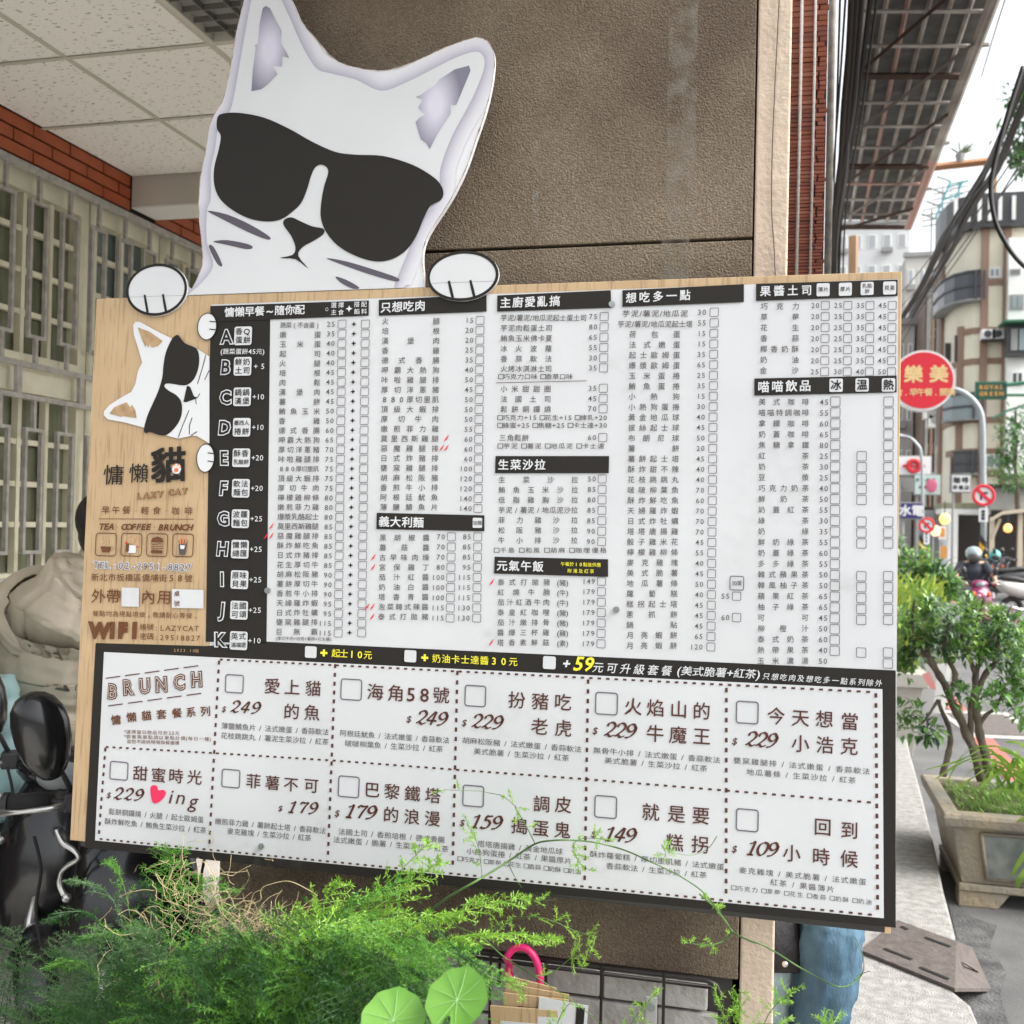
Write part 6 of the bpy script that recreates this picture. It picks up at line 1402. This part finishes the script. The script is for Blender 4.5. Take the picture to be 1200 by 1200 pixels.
tq = thing('helmet', 'turquoise helmet resting on a parked scooter seat', 'helmet'); p = AY(1166, 651, 28.4)
MB().ellipsoid(tuple(p), .14, .16, .15, 16, 10).build('shell', mat('turquoise_gloss', (.10, .42, .38), .25), tq, smooth=True); MB().ellipsoid((p.x, p.y-.08, p.z-.03), .11, .09, .08).build('visor', MATS['smoke_visor'], tq, smooth=True)

# ------------------------------------------------------------ plants
def leaf_mesh(mb, c, d, up, L, w, fold=.25, bend=.2):
    d = d.normalized(); s = d.cross(up); s = s.normalized() if s.length > .05 else Vector((1, 0, 0)); n = s.cross(d)
    tip = c+d*L-n*L*bend; m_ = c+d*L*.5+n*L*.04
    mb.add([c, m_+s*w/2+n*w*fold, tip, m_-s*w/2+n*w*fold, m_], [(0, 1, 4), (1, 2, 4), (2, 3, 4), (3, 0, 4)])
def rnd(rng): 
    while 1:
        v = Vector((rng.uniform(-1, 1), rng.uniform(-1, 1), rng.uniform(-1, 1)))
        if .05 < v.length < 1: return v
SHL = [leaf_mat('shrub_leaf_mid', (.10, .22, .055), (.17, .32, .09), .32), leaf_mat('shrub_leaf_dark', (.03, .095, .04), (.07, .17, .06), .32), leaf_mat('shrub_leaf_fresh', (.18, .34, .07), (.28, .45, .11), .32), leaf_mat('shrub_leaf_pale', (.2, .32, .2), (.34, .45, .3), .28)]
BARK = mat('grey_bark', (.17, .14, .11), .9, col2=(.07, .055, .04), scale=14, bump=.6, bscale=60)
def clumps(parent, rng, blobs, n, L, mats=SHL, name='foliage'):
    ms = [MB() for _ in mats]
    for c, r_ in blobs:
        c = Vector(c)
        sub = [c+rnd(rng)*r_*.8 for _ in range(max(3, int(n/14)))]
        for q in sub:
            k = rng.choice((0, 0, 1, 1, 2, 3, 4)) % len(mats)
            for _ in range(14):
                o = rnd(rng); p = q+o*r_*.34; d = (o+Vector((0, 0, .15))+rnd(rng)*.6)
                leaf_mesh(ms[k], p, d, Vector((0, 0, 1)), L*rng.uniform(.65, 1.2), L*rng.uniform(.38, .5), .15, rng.uniform(0, .3))
    for mb, m in zip(ms, mats):
        if mb.v: obj(name, mb.mesh(name, False), m, parent, kind='stuff')
# glazed pot with the gnarled shrub
PG = mat('weathered_pot', (.34, .275, .18), .6, col2=(.20, .20, .18), scale=5, bump=.8, bscale=45, detail=9); PGB = mat('pot_panel_grey', (.13, .15, .15), .5, col2=(.27, .28, .25), scale=12, bump=.3, bscale=20)
pf, pbk = AZ(1126, 1062, RZ), AZ(1215, 1062, RZ)
rim = AZ(1116, 958, .30)
pot = thing('plant_pot', 'large weathered rectangular pot on small feet standing on the road edge', 'plant pot')
py0 = pf.y; px0 = pf.x; PW, PD = 1.05, .58
TOPZ = RZ+.52
lx = AY(1113, 958, py0-.07).x; lz = AY(1116, 952, py0-.07).z
TOPZ = lz; ex = px0-lx
def frus(e0, z0, e1, z1, inner=None):
    a = [(px0-e0, py0-e0), (px0+PW+e0, py0-e0), (px0+PW+e0, py0+PD+e0), (px0-e0, py0+PD+e0)]; b = [(px0-e1, py0-e1), (px0+PW+e1, py0-e1), (px0+PW+e1, py0+PD+e1), (px0-e1, py0+PD+e1)]
    return [[Vector((*q, z0)) for q in a], [Vector((*q, z1)) for q in b]]
hb = RZ+.07
MB().rings(frus(.012, hb, .012, hb+.035)).build('foot_band', PG, pot, bevel=.008)
MB().rings(frus(0, hb+.036, ex*.8, TOPZ-.06)).build('body', PG, pot, bevel=.006)
MB().rings(frus(ex+.02, TOPZ-.059, ex+.03, TOPZ-.02)+frus(ex+.03, TOPZ-.02, ex+.025, TOPZ)[1:]+frus(ex-.04, TOPZ, ex-.04, TOPZ)[:1]+frus(ex-.045, TOPZ-.05, 0, 0)[:1]).build('rim', PG, pot, bevel=.005)
for cx_, cy_ in ((0, 0), (1, 0), (0, 1), (1, 1)):
    x, y = px0+cx_*PW, py0+cy_*PD; MB().prism([(-.01, 0), (.15, 0), (.2, .068), (-.01, .068)] if cx_ == 0 else [(-.15, 0), (.01, 0), (.01, .068), (-.2, .068)], .09, Matrix.Translation((x, y-(.09 if cy_ else 0), RZ))).build('foot', PG, pot, bevel=.006)
e0 = ex*.8*.18; e1 = ex*.8*.88; hz = TOPZ-.06-(hb+.036)
def face_pt(u_, v_, out): e = ex*.8*v_; return Vector((px0-e+(PW+2*e)*u_, py0-e-out, hb+.036+hz*v_))
fr = [face_pt(.1, .1, .006), face_pt(.93, .1, .006), face_pt(.93, .9, .006), face_pt(.1, .9, .006)]
MB().add(fr, [(0, 1, 2, 3)]).build('front_panel', PGB, pot)
for k in range(4): MB().tube([fr[k], fr[(k+1) % 4]], .009, 6).build('panel_moulding', PG, pot, smooth=True)
rng = random.Random(12)
mo = MB()
for k in range(9):
    a = face_pt(.3+rng.random()*.4, .3+rng.random()*.4, .008); pts = [a+Vector((rng.uniform(-.08, .08), -.001, rng.uniform(-.06, .06)))*q for q in (0, .5, 1)]
    mo.tube(pts, [.012, .008, .003], 5)
mo.build('relief', mat('pot_relief_dark', (.11, .13, .14), .5), pot)
SOIL = mat('pot_soil_moss', (.05, .055, .02), .95, col2=(.10, .13, .03), scale=14, bump=.8, bscale=60)
MB().box(px0-ex+.06, px0+PW+ex-.06, py0-ex+.06, py0+PD+ex-.06, TOPZ-.07, TOPZ-.03).build('soil', SOIL, pot)
mb = MB()
for _ in range(900):
    p = Vector((rng.uniform(px0-ex+.07, px0+.75), rng.uniform(py0-ex+.07, py0+PD+ex-.07), TOPZ-.03)); leaf_mesh(mb, p, Vector((rng.uniform(-.5, .5), rng.uniform(-.5, .5), 1)), Vector((1, 0, 0)), rng.uniform(.02, .06), .012)
obj('moss', mb.mesh('moss'), SHL[2], pot, kind='stuff')
shr = thing('potted_shrub', 'gnarled grey stemmed shrub with glossy green leaves growing in the weathered pot', 'shrub')
YS = py0+.28
def limb(pts, r0, r1, Ys=None, nm='trunk'):
    P_ = catmull([AY(x, y, Ys[i] if Ys else YS) for i, (x, y) in enumerate(pts)], 5); n_ = len(P_)
    P_ = [p+Vector((noise.noise(p*9), noise.noise(p*9+Vector((5, 0, 0))), 0))*.012 for p in P_]
    MB().tube(P_, [lerp(r0, r1, i/(n_-1))*(1+.12*sin(i*1.7)) for i in range(n_)], 8).build(nm, BARK, shr, smooth=True)
limb(((1150, 915), (1142, 880), (1128, 850), (1112, 812), (1098, 790), (1088, 770), (1080, 745)), .024, .012)
limb(((1107, 910), (1112, 880), (1113, 860), (1100, 820)), .016, .009)
limb(((1158, 912), (1154, 880), (1146, 850), (1142, 820), (1144, 790), (1150, 760), (1147, 725), (1156, 700)), .022, .008)
limb(((1148, 905), (1140, 870), (1136, 840), (1140, 812)), .015, .011)
limb(((1142, 815), (1158, 786), (1164, 778), (1170, 745)), .016, .007, nm='branch'); limb(((1146, 850), (1155, 838), (1168, 828), (1178, 800)), .012, .005, nm='branch')
limb(((1112, 812), (1120, 790), (1106, 760), (1112, 730), (1100, 705)), .015, .006, nm='branch'); limb(((1098, 790), (1084, 770), (1070, 735), (1072, 700)), .012, .005, nm='branch')
limb(((1144, 790), (1130, 760), (1128, 730), (1135, 700)), .012, .005, nm='branch'); limb(((1150, 760), (1172, 735), (1185, 710)), .01, .004, nm='branch'); limb(((1100, 820), (1085, 845), (1078, 850)), .008, .003, nm='branch')
rng = random.Random(2)
bl = []
for x, y, r_, dY in ((1062, 705, .12, 0), (1080, 715, .14, .1), (1098, 700, .13, -.05), (1112, 715, .12, .1), (1128, 705, .13, -.1), (1145, 700, .13, 0), (1160, 715, .13, .1), (1175, 720, .13, -.05), (1190, 735, .13, 0), (1205, 745, .14, .1),
                 (1070, 738, .10, .1), (1100, 740, .09, .15), (1192, 765, .11, 0), (1180, 740, .1, .2), (1200, 790, .1, .1), (1130, 735, .09, .2), (1160, 745, .07, .2), (1062, 765, .08, .1), (1092, 685, .08, 0), (1135, 688, .08, .1),
                 (1165, 700, .07, .1), (1110, 755, .07, 0), (1215, 770, .14, 0), (1085, 752, .08, 0), (1125, 752, .08, .1), (1150, 758, .08, 0), (1178, 762, .09, .1), (1140, 728, .1, -.1), (1100, 722, .1, 0)):
    p = AY(x, y+(23 if y < 730 else 5), YS+dY); bl.append((p, r_*.88))
clumps(shr, rng, bl, 105, .046, [SHL[0], SHL[2], SHL[3], SHL[0], SHL[1]])
bl = [(AY(x, y, YS+dY), r_) for x, y, r_, dY in ((1075, 845, .10, -.05), (1064, 835, .07, 0), (1085, 858, .06, .05), (1155, 812, .08, -.1), (1172, 820, .11, 0), (1190, 828, .1, 0), (1185, 805, .08, .1), (1120, 812, .05, -.1), (1070, 780, .07, .1), (1208, 820, .1, 0))]
clumps(shr, rng, bl, 42, .062, SHL[:2]+[SHL[1], SHL[0]])
pf_ = thing('flower', 'pink blossom peeping out on top of the potted shrub', 'flower')
for k, (x, y) in enumerate(((1149, 694), (1153, 697), (1147, 698))): p = AY(x, y, YS-.2); MB().ellipsoid(tuple(p), .012, .012, .009).build('petal', mat('pink_petal', (.75, .35, .5), .5), pf_, smooth=True)
# spider plant blades spilling over the pot
SPM = leaf_mat('blade_lime', (.16, .33, .04), (.34, .50, .10), .4, 12)
def blade(parent, pts, w, m=SPM, name='blade'):
    n_ = len(pts); vs = []; P_ = [Vector(p) for p in pts]
    for i, p in enumerate(P_):
        d = (P_[min(i+1, n_-1)]-P_[max(i-1, 0)]).normalized(); s = d.cross(Vector((0, .6, .8))).normalized(); ww = w*sin(pi*min(.97, (i+.6)/(n_+.2)))**.6
        vs += [p+s*ww/2, p-Vector((0, 0, ww*.15)), p-s*ww/2]
    fs = [(3*i+a, 3*i+a+1, 3*i+a+4, 3*i+a+3) for i in range(n_-1) for a in (0, 1)]
    o = obj(name, MB().add(vs, fs).mesh(name, True), m, parent)
sp = thing('spider_plant', 'bright green spider plant arching over the rim at the right edge', 'plant')
for pts in (((1216, 925), (1196, 908), (1176, 896), (1155, 890), (1136, 893)), ((1216, 935), (1198, 915), (1180, 905), (1160, 912), (1148, 925)), ((1216, 915), (1203, 895), (1190, 885), (1170, 878)), ((1216, 905), (1205, 880), (1192, 870), (1178, 870)),
            ((1216, 942), (1195, 930), (1176, 925), (1162, 930)), ((1218, 985), (1208, 992), (1196, 1008), (1186, 1026)), ((1218, 1000), (1208, 1012), (1196, 1028), (1192, 1040)), ((1216, 965), (1202, 958), (1190, 968))):
    blade(sp, catmull([AY(x, y, py0-.12+.02*i) for i, (x, y) in enumerate(pts)], 4), .028)
for k in range(26):
    b = AY(1175+rng.uniform(-8, 45), 925, py0+.12); a = rng.uniform(-1.2, 1.2); L = rng.uniform(.18, .4)
    blade(sp, catmull([b, b+Vector((sin(a)*L*.4, rng.uniform(-.1, .05), L*.42)), b+Vector((sin(a)*L*.9, rng.uniform(-.2, .05), L*.38)), b+Vector((sin(a)*L*1.25, rng.uniform(-.25, .05), L*.12))], 3), .02)
# next planter down the street
pt2 = thing('plant_pot', 'pale concrete planter behind the weathered pot, next to the board edge', 'plant pot')
a, b = AY(1040, 868, 8.2), AY(1083, 790, 8.2)
MB().rings([[Vector((a.x+o, 8.2+o, z)), Vector((b.x-o, 8.2+o, z)), Vector((b.x-o, 8.9-o, z)), Vector((a.x+o, 8.9-o, z))] for z, o in ((RZ, .06), (b.z-.1, 0), (b.z-.1, -.03), (b.z, -.03), (b.z, .05), (b.z-.06, .05))]).build('body', mat('pale_planter', (.38, .37, .33), .8, var=.1, scale=6), pt2, bevel=.006)
MB().box(a.x+.06, b.x-.06, 8.26, 8.84, b.z-.12, b.z-.07).build('soil', SOIL, pt2)
sh2 = thing('yellow_palm', 'yellow green palm fronds rising from the concrete planter', 'plant')
YEL2 = leaf_mat('palm_yellow', (.30, .40, .05), (.46, .55, .1), .4, 6)
base = AY(1062, 785, 8.5)
for k in range(120):
    tx, ty = rng.uniform(1048, 1112), rng.uniform(668, 740); tip = AY(tx, ty, 8.5+rng.uniform(-.5, .4)); mid = base.lerp(tip, .55)+Vector((0, 0, .12))
    blade(sh2, catmull([base+rnd(rng)*.1, mid+rnd(rng)*.12, tip], 4), .024, YEL2 if k % 3 else SHL[2])
sh3 = thing('roadside_shrub', 'dense green bush behind the palm fronds beside the board edge', 'shrub')
bl = [(AY(x, y+24, 10.5), r_*.9) for x, y, r_ in ((1058, 640, .3), (1075, 645, .26), (1090, 652, .24), (1102, 662, .22), (1112, 672, .2), (1065, 665, .3), (1085, 672, .25), (1060, 700, .35), (1080, 710, .35), (1066, 740, .35), (1064, 770, .3))]
clumps(sh3, rng, bl, 170, .10, [SHL[0], SHL[2], SHL[3], SHL[1]]); MB().tube([AY(1070, 800, 10.5), AY(1068, 680, 10.5)], [.04, .02], 6).build('trunk', BARK, sh3)
tp = thing('plant_pot', 'grey tub under the dense green bush', 'plant pot'); q = AY(1070, 800, 10.5); MB().tube([(q.x, q.y, RZ), (q.x, q.y, RZ+.45)], [.28, .34], 18).build('tub', GRY, tp)
MB().cyl((q.x, q.y, RZ+.451), .3, .01).build('soil', SOIL, tp)
# ribbon of pink paper tied in the shrub
rb = thing('pink_tag', 'faded pink paper tag tied to the shrub stem', 'tag'); p = AY(1085, 795, YS-.06)
MB().rings([[p+Vector((x-.0, 0, z)) for x, z in ((-.015, .02), (.015, .03), (.04, -.02), (.045, -.05), (.02, -.045), (-.005, -.01))], [p+Vector((x, .004, z)) for x, z in ((-.015, .02), (.015, .03), (.04, -.02), (.045, -.05), (.02, -.045), (-.005, -.01))]]).build('tag', mat('pink_paper', (.7, .3, .28), .7), rb)
# trees at the right edge
def tree(name, label, blobs, Y, trunk, L, n_):
    t = thing(name, label, 'tree'); P_ = [AY(x, y, Y) for x, y in trunk]; MB().tube(catmull(P_, 4), [lerp(.16, .06, i/(4*(len(P_)-1))) for i in range(4*(len(P_)-1)+1)], 8).build('trunk', BARK, t, smooth=True)
    r2 = random.Random(len(label)); bl = [(AY(x, y, Y+r2.uniform(-1, 1)), r_) for x, y, r_ in blobs]
    for c, r_ in bl[:4]: MB().tube([P_[-1], c], [.05, .02], 5).build('limb', BARK, t)
    clumps(t, r2, bl, n_, L, [SHL[0], SHL[1], SHL[1], SHL[0]], 'crown')
tree('street_tree', 'dark green tree between the green awning and the lamp pole', [(1186, 505, .6), (1192, 520, .8), (1182, 535, .5), (1195, 545, 1.0), (1184, 558, .8), (1202, 500, 1.0), (1200, 565, .8)], 41, ((1196, 690), (1194, 620), (1190, 550)), .22, 170)
tree('street_tree', 'green foliage hanging at the upper right edge above the hose', [(1204, 130, .6), (1202, 160, .7), (1206, 190, .5), (1210, 110, .7), (1200, 178, .35)], 26, ((1230, 690), (1226, 400), (1215, 170)), .2, 200)
# ------------------------------------------------------------ foreground planting below the board
FG = [leaf_mat('fern_dark', (.009, .050, .007), (.024, .10, .012), .5, 30, .3), leaf_mat('fern_mid', (.07, .22, .02), (.14, .34, .045), .5, 30, .3), leaf_mat('fern_lime', (.19, .39, .035), (.31, .52, .075), .45, 30, .35),
      leaf_mat('fern_bluish', (.05, .12, .04), (.11, .20, .08), .6, 30, .3), leaf_mat('straw', (.38, .30, .15), (.55, .46, .28), .7, 30, .2)]
def needle_mb(mb, p, d, L, w, rng):
    s = d.cross(rnd(rng)).normalized()*w; mb.add([p-s*.5, p+d*L*.55+s*.5, p+d*L, p+d*L*.5-s*.5], [(0, 1, 2, 3)])
def frond(parent, pts, brL, nL, mats, rng, nb=26, nn=16, w=.0013, droop=.25, stem=.0016, cluster=3, flat=.5):
    """arching stem, side branchlets, each set with tufts of needles"""
    P_ = catmull(pts, 8); n_ = len(P_); k = rng.randrange(len(mats)); m = mats[k]
    st = MB(); st.tube(P_, [stem*lerp(1, .4, i/(n_-1)) for i in range(n_)], 5)
    mb = MB()
    for b in range(nb):
        t = .12+.88*b/nb; i = min(int(t*(n_-1)), n_-2); p = P_[i].lerp(P_[i+1], t*(n_-1)-i); dr = (P_[i+1]-P_[i]).normalized()
        side = dr.cross(Vector((0, flat, 1-flat))+rnd(rng)*.15).normalized()*(1 if b % 2 else -1)
        d = (side*1.0+dr*.65+Vector((0, 0, -droop*.3))).normalized(); L = brL*sin(pi*min(1, .18+.82*t))**.7*rng.uniform(.75, 1.15)+brL*.15
        q = p; dd = d.copy(); steps = max(4, int(nn)); pts_ = [q]
        for s in range(steps):
            q = q+dd*L/steps; dd = (dd+Vector((0, 0, -droop*.06))+rnd(rng)*.06).normalized(); pts_.append(q)
            for c in range(cluster):
                o = (dd*.55+rnd(rng)*.95).normalized(); needle_mb(mb, q, o, nL*rng.uniform(.7, 1.15), w, rng)
        st.tube([pts_[0], pts_[len(pts_)//2], pts_[-1]], [stem*.5, stem*.4, stem*.25], 3, cap=False)
    s_ = obj('stem', st.mesh('stem'), m, parent); obj('needles', mb.mesh('needles'), m, s_, kind='stuff')
def pa_(x, y, Y): return AY(x, y, Y)
trough = thing('planter_trough', 'stone planter trough below the board holding the ferns', 'planter')
MB().box(-1.75, -.25, 1.35, 1.78, 0, .42).build('trough', GRY, trough, bevel=.02); MB().box(-1.70, -.30, 1.4, 1.73, .421, .44).build('soil', SOIL, trough)
rng = random.Random(77)
# bright ming fern in the middle
f1 = thing('asparagus_fern', 'bright lime green asparagus fern reaching up in front of the board', 'fern')
root = pa_(330, 1290, 1.62)
for tip, mid, Y in (((505, 985), (430, 1060), 1.78), ((470, 1030), (400, 1070), 1.72), ((540, 1068), (440, 1085), 1.72), ((400, 1035), (360, 1080), 1.74), ((330, 1142), (380, 1085), 1.62), ((560, 1110), (470, 1110), 1.7), ((440, 1150), (400, 1110), 1.6),
                    ((620, 1050), (520, 1075), 1.76), ((655, 1100), (560, 1095), 1.76), ((515, 1010), (460, 1050), 1.8), ((360, 1160), (420, 1100), 1.6), ((490, 1140), (420, 1095), 1.66), ((355, 1075), (330, 1110), 1.7)):
    frond(f1, [root, pa_(*mid, Y-.04).lerp(root, .35)+Vector((0, 0, .05)), pa_(*mid, Y-.02), pa_(*tip, Y)], .075, .0115, [FG[2], FG[2], FG[1]], rng, 28, 12, .0024, .25, .0018, 3, .3)
# wiry dark feathery mass
f2 = thing('feather_fern', 'dense dark green feathery fern filling the bottom of the view', 'fern')
for k in range(90):
    bx = rng.uniform(190, 480); tx = bx+rng.uniform(-110, 110); ty = rng.uniform(1085, 1200)+abs(tx-400)*.08; Y = rng.uniform(1.5, 1.78)
    r0 = pa_(bx, 1330, Y+.05); tip = pa_(tx, ty, Y); mid = r0.lerp(tip, .6)+Vector((0, 0, .05))
    frond(f2, [r0, mid, tip, tip+Vector((rng.uniform(-.06, .06), -.03, -.035))], .085, .008, [FG[0], FG[0], FG[1]], rng, 30, 15, .0014, .4, .001, 3, .6)
f3 = thing('feather_fern', 'dusty bluish green fern at the lower left beside the scooter', 'fern')
for k in range(50):
    bx = rng.uniform(-30, 220); tx = bx+rng.uniform(-70, 90); ty = rng.uniform(1085, 1190)-max(0, tx-100)*.15; Y = rng.uniform(1.55, 1.9)
    r0 = pa_(bx, 1330, Y+.05); tip = pa_(tx, ty, Y); mid = r0.lerp(tip, .6)+Vector((0, 0, .05))
    frond(f3, [r0, mid, tip], .06, .0085, [FG[3], FG[3], FG[0]], rng, 26, 12, .0011, .3, .001, 3, .4)
f4 = thing('sprawling_fern', 'mid green fern sprays climbing under the lower left corner of the board', 'fern')
for tip, mid, Y in (((85, 1030), (140, 1070), 1.85), ((60, 1078), (120, 1085), 1.8), ((130, 1010), (150, 1060), 1.9), ((205, 1008), (190, 1060), 1.95), ((215, 1040), (200, 1080), 1.85), ((240, 1030), (225, 1075), 1.9), ((255, 1065), (235, 1100), 1.8), ((100, 1100), (150, 1110), 1.75),
                    ((175, 1040), (180, 1080), 1.9), ((160, 1090), (180, 1110), 1.8), ((70, 1130), (110, 1140), 1.7), ((200, 995), (200, 1045), 2.0), ((265, 1040), (240, 1080), 1.95)):
    r0 = pa_(200+rng.uniform(-30, 30), 1300, Y); frond(f4, [r0, pa_(*mid, Y), pa_(*tip, Y)], .055, .010, [FG[1], FG[1], FG[3], FG[0]], rng, 26, 10, .0015, .25, .0015, 3, .3)
# straw coloured dead stems
ds = thing('dry_stems', 'tangle of straw coloured dead fern stems under the board', 'dead plant')
for k in range(300):
    x, y = rng.choice(((rng.gauss(225, 30), rng.gauss(1050, 25)), (rng.gauss(240, 40), rng.gauss(1090, 20)), (rng.gauss(290, 25), rng.gauss(1085, 8)), (rng.gauss(160, 25), rng.gauss(1150, 30)), (rng.gauss(190, 20), rng.gauss(1180, 20))))
    Y = rng.uniform(1.6, 1.95); p = pa_(x, y, Y); pts = [p]
    d = Vector((rng.uniform(-1, 1), rng.uniform(-.2, .2), rng.uniform(-.6, 1))).normalized()
    for s in range(5): p = p+d*rng.uniform(.006, .018); d = (d+rnd(rng)*.7).normalized(); pts.append(p)
    MB().tube(catmull(pts, 3), .00055, 4, cap=False).build('dry_stem', FG[4], ds)
o = MB().tube(catmull([pa_(x, y, 1.97) for x, y in ((290, 1060), (305, 1055), (306, 1042), (318, 1036), (340, 1033), (365, 1045), (372, 1050))], 5), .0011, 5).build('dry_stem', FG[4], ds)
mb = MB()
for k in range(260): p = pa_(rng.gauss(285, 30), rng.gauss(1085, 9), rng.uniform(1.85, 2.0)); needle_mb(mb, p, rnd(rng).normalized(), .03, .0012, rng)
obj('dry_needles', mb.mesh('dry'), FG[4], ds, kind='stuff')
# long tendrils in front of the board
STM = leaf_mat('tendril_green', (.05, .12, .03), (.12, .22, .05), .5, 20, .1)
td = thing('climbing_tendril', 'long wiry green tendril arching across the lower part of the board', 'vine')
def q24(x, y): return (360+x/2.4, 940+y/2.4)
def q31(x, y): return (820+x/3.158, 1040+y/3.158)
def q33(x, y): return (340+x/3.333, 750+y/3.333)
YT = 1.93
def tendril(pts, r, Y=YT, sprigs=0, sl=.03, m=STM):
    P_ = catmull([pa_(x, y, Y+(.04*sin(i*1.3))) for i, (x, y) in enumerate(pts)], 8)
    st = MB().tube(P_, [lerp(r, r*.4, i/len(P_)) for i in range(len(P_))], 6).build('stem', m, td, smooth=True)
    if sprigs:
        mb = MB()
        for k in range(sprigs):
            i = rng.randrange(2, len(P_)-1); p = P_[i]; d = (rnd(rng)+Vector((0, 0, .1))+(P_[i]-P_[i-1]).normalized()*.5).normalized(); n_ = 9
            for s in range(n_):
                p = p+d*sl/n_
                for c in range(3): needle_mb(mb, p, (d*.6+rnd(rng)).normalized(), .008, .0014, rng)
            mb.tube([P_[i], p], .0006, 3)
        obj('sprigs', mb.mesh('sprigs'), FG[2], st, kind='stuff')
tendril([q24(*p) for p in ((140, 360), (240, 325), (330, 310), (400, 265), (470, 225), (520, 195), (575, 160), (640, 118), (690, 108), (740, 107), (800, 112), (860, 125), (910, 142), (960, 165), (1010, 188), (1060, 215), (1110, 250), (1150, 295), (1180, 340), (1195, 365))], .0024)
tendril([q24(*p) for p in ((1195, 365), (1180, 385), (1140, 402), (1100, 400), (1060, 395))], .0012, sprigs=7, sl=.015)
tendril([q24(*p) for p in ((1110, 250), (1130, 275), (1150, 300))], .001, sprigs=5, sl=.015)
tendril([q31(*p) for p in ((0, 25), (60, 80), (120, 160), (180, 195), (230, 212), (290, 245), (360, 290), (440, 335), (490, 360), (530, 368), (570, 352), (598, 325), (607, 290), (600, 240), (575, 185))], .0018)
tendril([q31(*p) for p in ((575, 340), (600, 320), (630, 310))], .0012)
tendril([q31(*p) for p in ((120, 160), (90, 195), (40, 212), (0, 208))], .0013)
tendril([q24(*p) for p in ((340, 310), (390, 335), (430, 355), (470, 370), (500, 387), (530, 415), (560, 440), (600, 465), (640, 490), (690, 522), (740, 555), (800, 600), (850, 640))], .0017)
tendril([q24(*p) for p in ((500, 387), (530, 355), (580, 330), (640, 322), (700, 338), (760, 365), (815, 378))], .0011, sprigs=16, sl=.028)
tendril([q24(*p) for p in ((430, 290), (500, 285), (570, 280), (640, 278), (700, 275))], .0011, sprigs=14, sl=.028)
tendril([q24(*p) for p in ((640, 490), (690, 478), (740, 440), (780, 415), (805, 400))], .0012, sprigs=12, sl=.028)
tendril([q24(*p) for p in ((640, 115), (620, 75), (600, 40), (585, 15)) ]+[q33(*p) for p in ((880, 650), (830, 610), (780, 598), (740, 590), (660, 588), (600, 585))], .0010, sprigs=8, sl=.022)
tendril([q33(*p) for p in ((748, 915), (745, 870), (735, 810), (720, 770), (700, 740))], .0008, sprigs=7, sl=.03)
tendril([q33(*p) for p in ((1105, 800), (1115, 840), (1135, 875), (1170, 900))], .0009, sprigs=7, sl=.024)
tendril([q33(*p) for p in ((1105, 795), (1140, 775), (1190, 775), (1230, 780))], .0009, sprigs=7, sl=.02)
tendril([(840, 980), (830, 994), (812, 1002), (790, 1000)], .0008, sprigs=0); tendril([(775, 990), (780, 1002), (770, 1010)], .0007, sprigs=6, sl=.02)
tendril([q33(*p) for p in ((855, 880), (880, 930), (905, 967))], .0009)
for pts in (((860, 1260), (866, 1200), (868, 1160)), ((880, 1250), (900, 1190), (930, 1160)), ((835, 1270), (850, 1200), (835, 1165)), ((905, 1270), (940, 1215), (985, 1198)), ((720, 1260), (740, 1200), (765, 1168)), ((640, 1250), (655, 1195), (668, 1175)),
            ((830, 1250), (868, 1205), (915, 1200))):
    tendril(list(pts), .0012, 1.85, 16, .026)
for pts in (((480, 1150), (520, 1158), (560, 1150)), ((470, 1130), (510, 1125), (560, 1130)), ((560, 1140), (590, 1150), (620, 1162))): tendril(list(pts), .0011, 1.8, 12, .024)
# pennywort leaves
pw = thing('pennywort', 'two round fresh green pennywort leaves at the bottom edge', 'plant')
PWM = leaf_mat('pennywort_leaf', (.085, .25, .025), (.16, .35, .06), .4, 9, .3); VEIN = mat('leaf_vein', (.24, .44, .15), .5)
for x, y, R_, tx, tz in ((536, 1172, .043, -.75, -.25), (461, 1196, .043, -.7, .1)):
    c = pa_(x, y, 1.36); M_ = Matrix.Translation(c) @ Matrix.Rotation(tz, 4, 'Z') @ Matrix.Rotation(-tx, 4, 'X')
    N = 60; vs = [M_ @ Vector((0, 0, 0))]; fs = []
    for rr_ in (.35, .7, 1):
        for j in range(N):
            a = 2*pi*j/N; sc2 = rr_*(1+.018*sin(a*9)*rr_+.015*sin(a*4+1)) * (1 if abs(a-3*pi/2) > .14 else .55+.45*(1-rr_))
            vs.append(M_ @ Vector((R_*sc2*cos(a), R_*sc2*sin(a), R_*(.10*rr_*rr_+.012*sin(a*9)*rr_))))
    for j in range(N): fs.append((0, 1+j, 1+(j+1) % N))
    for q in range(2):
        for j in range(N): fs.append((1+q*N+j, 1+(q+1)*N+j, 1+(q+1)*N+(j+1) % N, 1+q*N+(j+1) % N))
    lf = obj('leaf', MB().add(vs, fs).mesh('leaf', True), PWM, pw)
    mb = MB()
    for k in range(9):
        a = -pi/2+pi/9+2*pi*k/9; mb.tube([M_ @ Vector((0, 0, .0006)), M_ @ Vector((R_*.4*cos(a), R_*.4*sin(a), .0012+R_*.02)), M_ @ Vector((R_*.92*cos(a+.05), R_*.92*sin(a+.05), .0012+R_*.1))], [.0005, .0004, .0002], 4)
    mb.build('vein', VEIN, lf, kind='stuff')
    MB().tube([M_ @ Vector((0, 0, 0)), M_ @ Vector((0, -.02, -.05)), M_ @ Vector((0, -.05, -.2))], .002, 6).build('stalk', STM, pw, smooth=True)
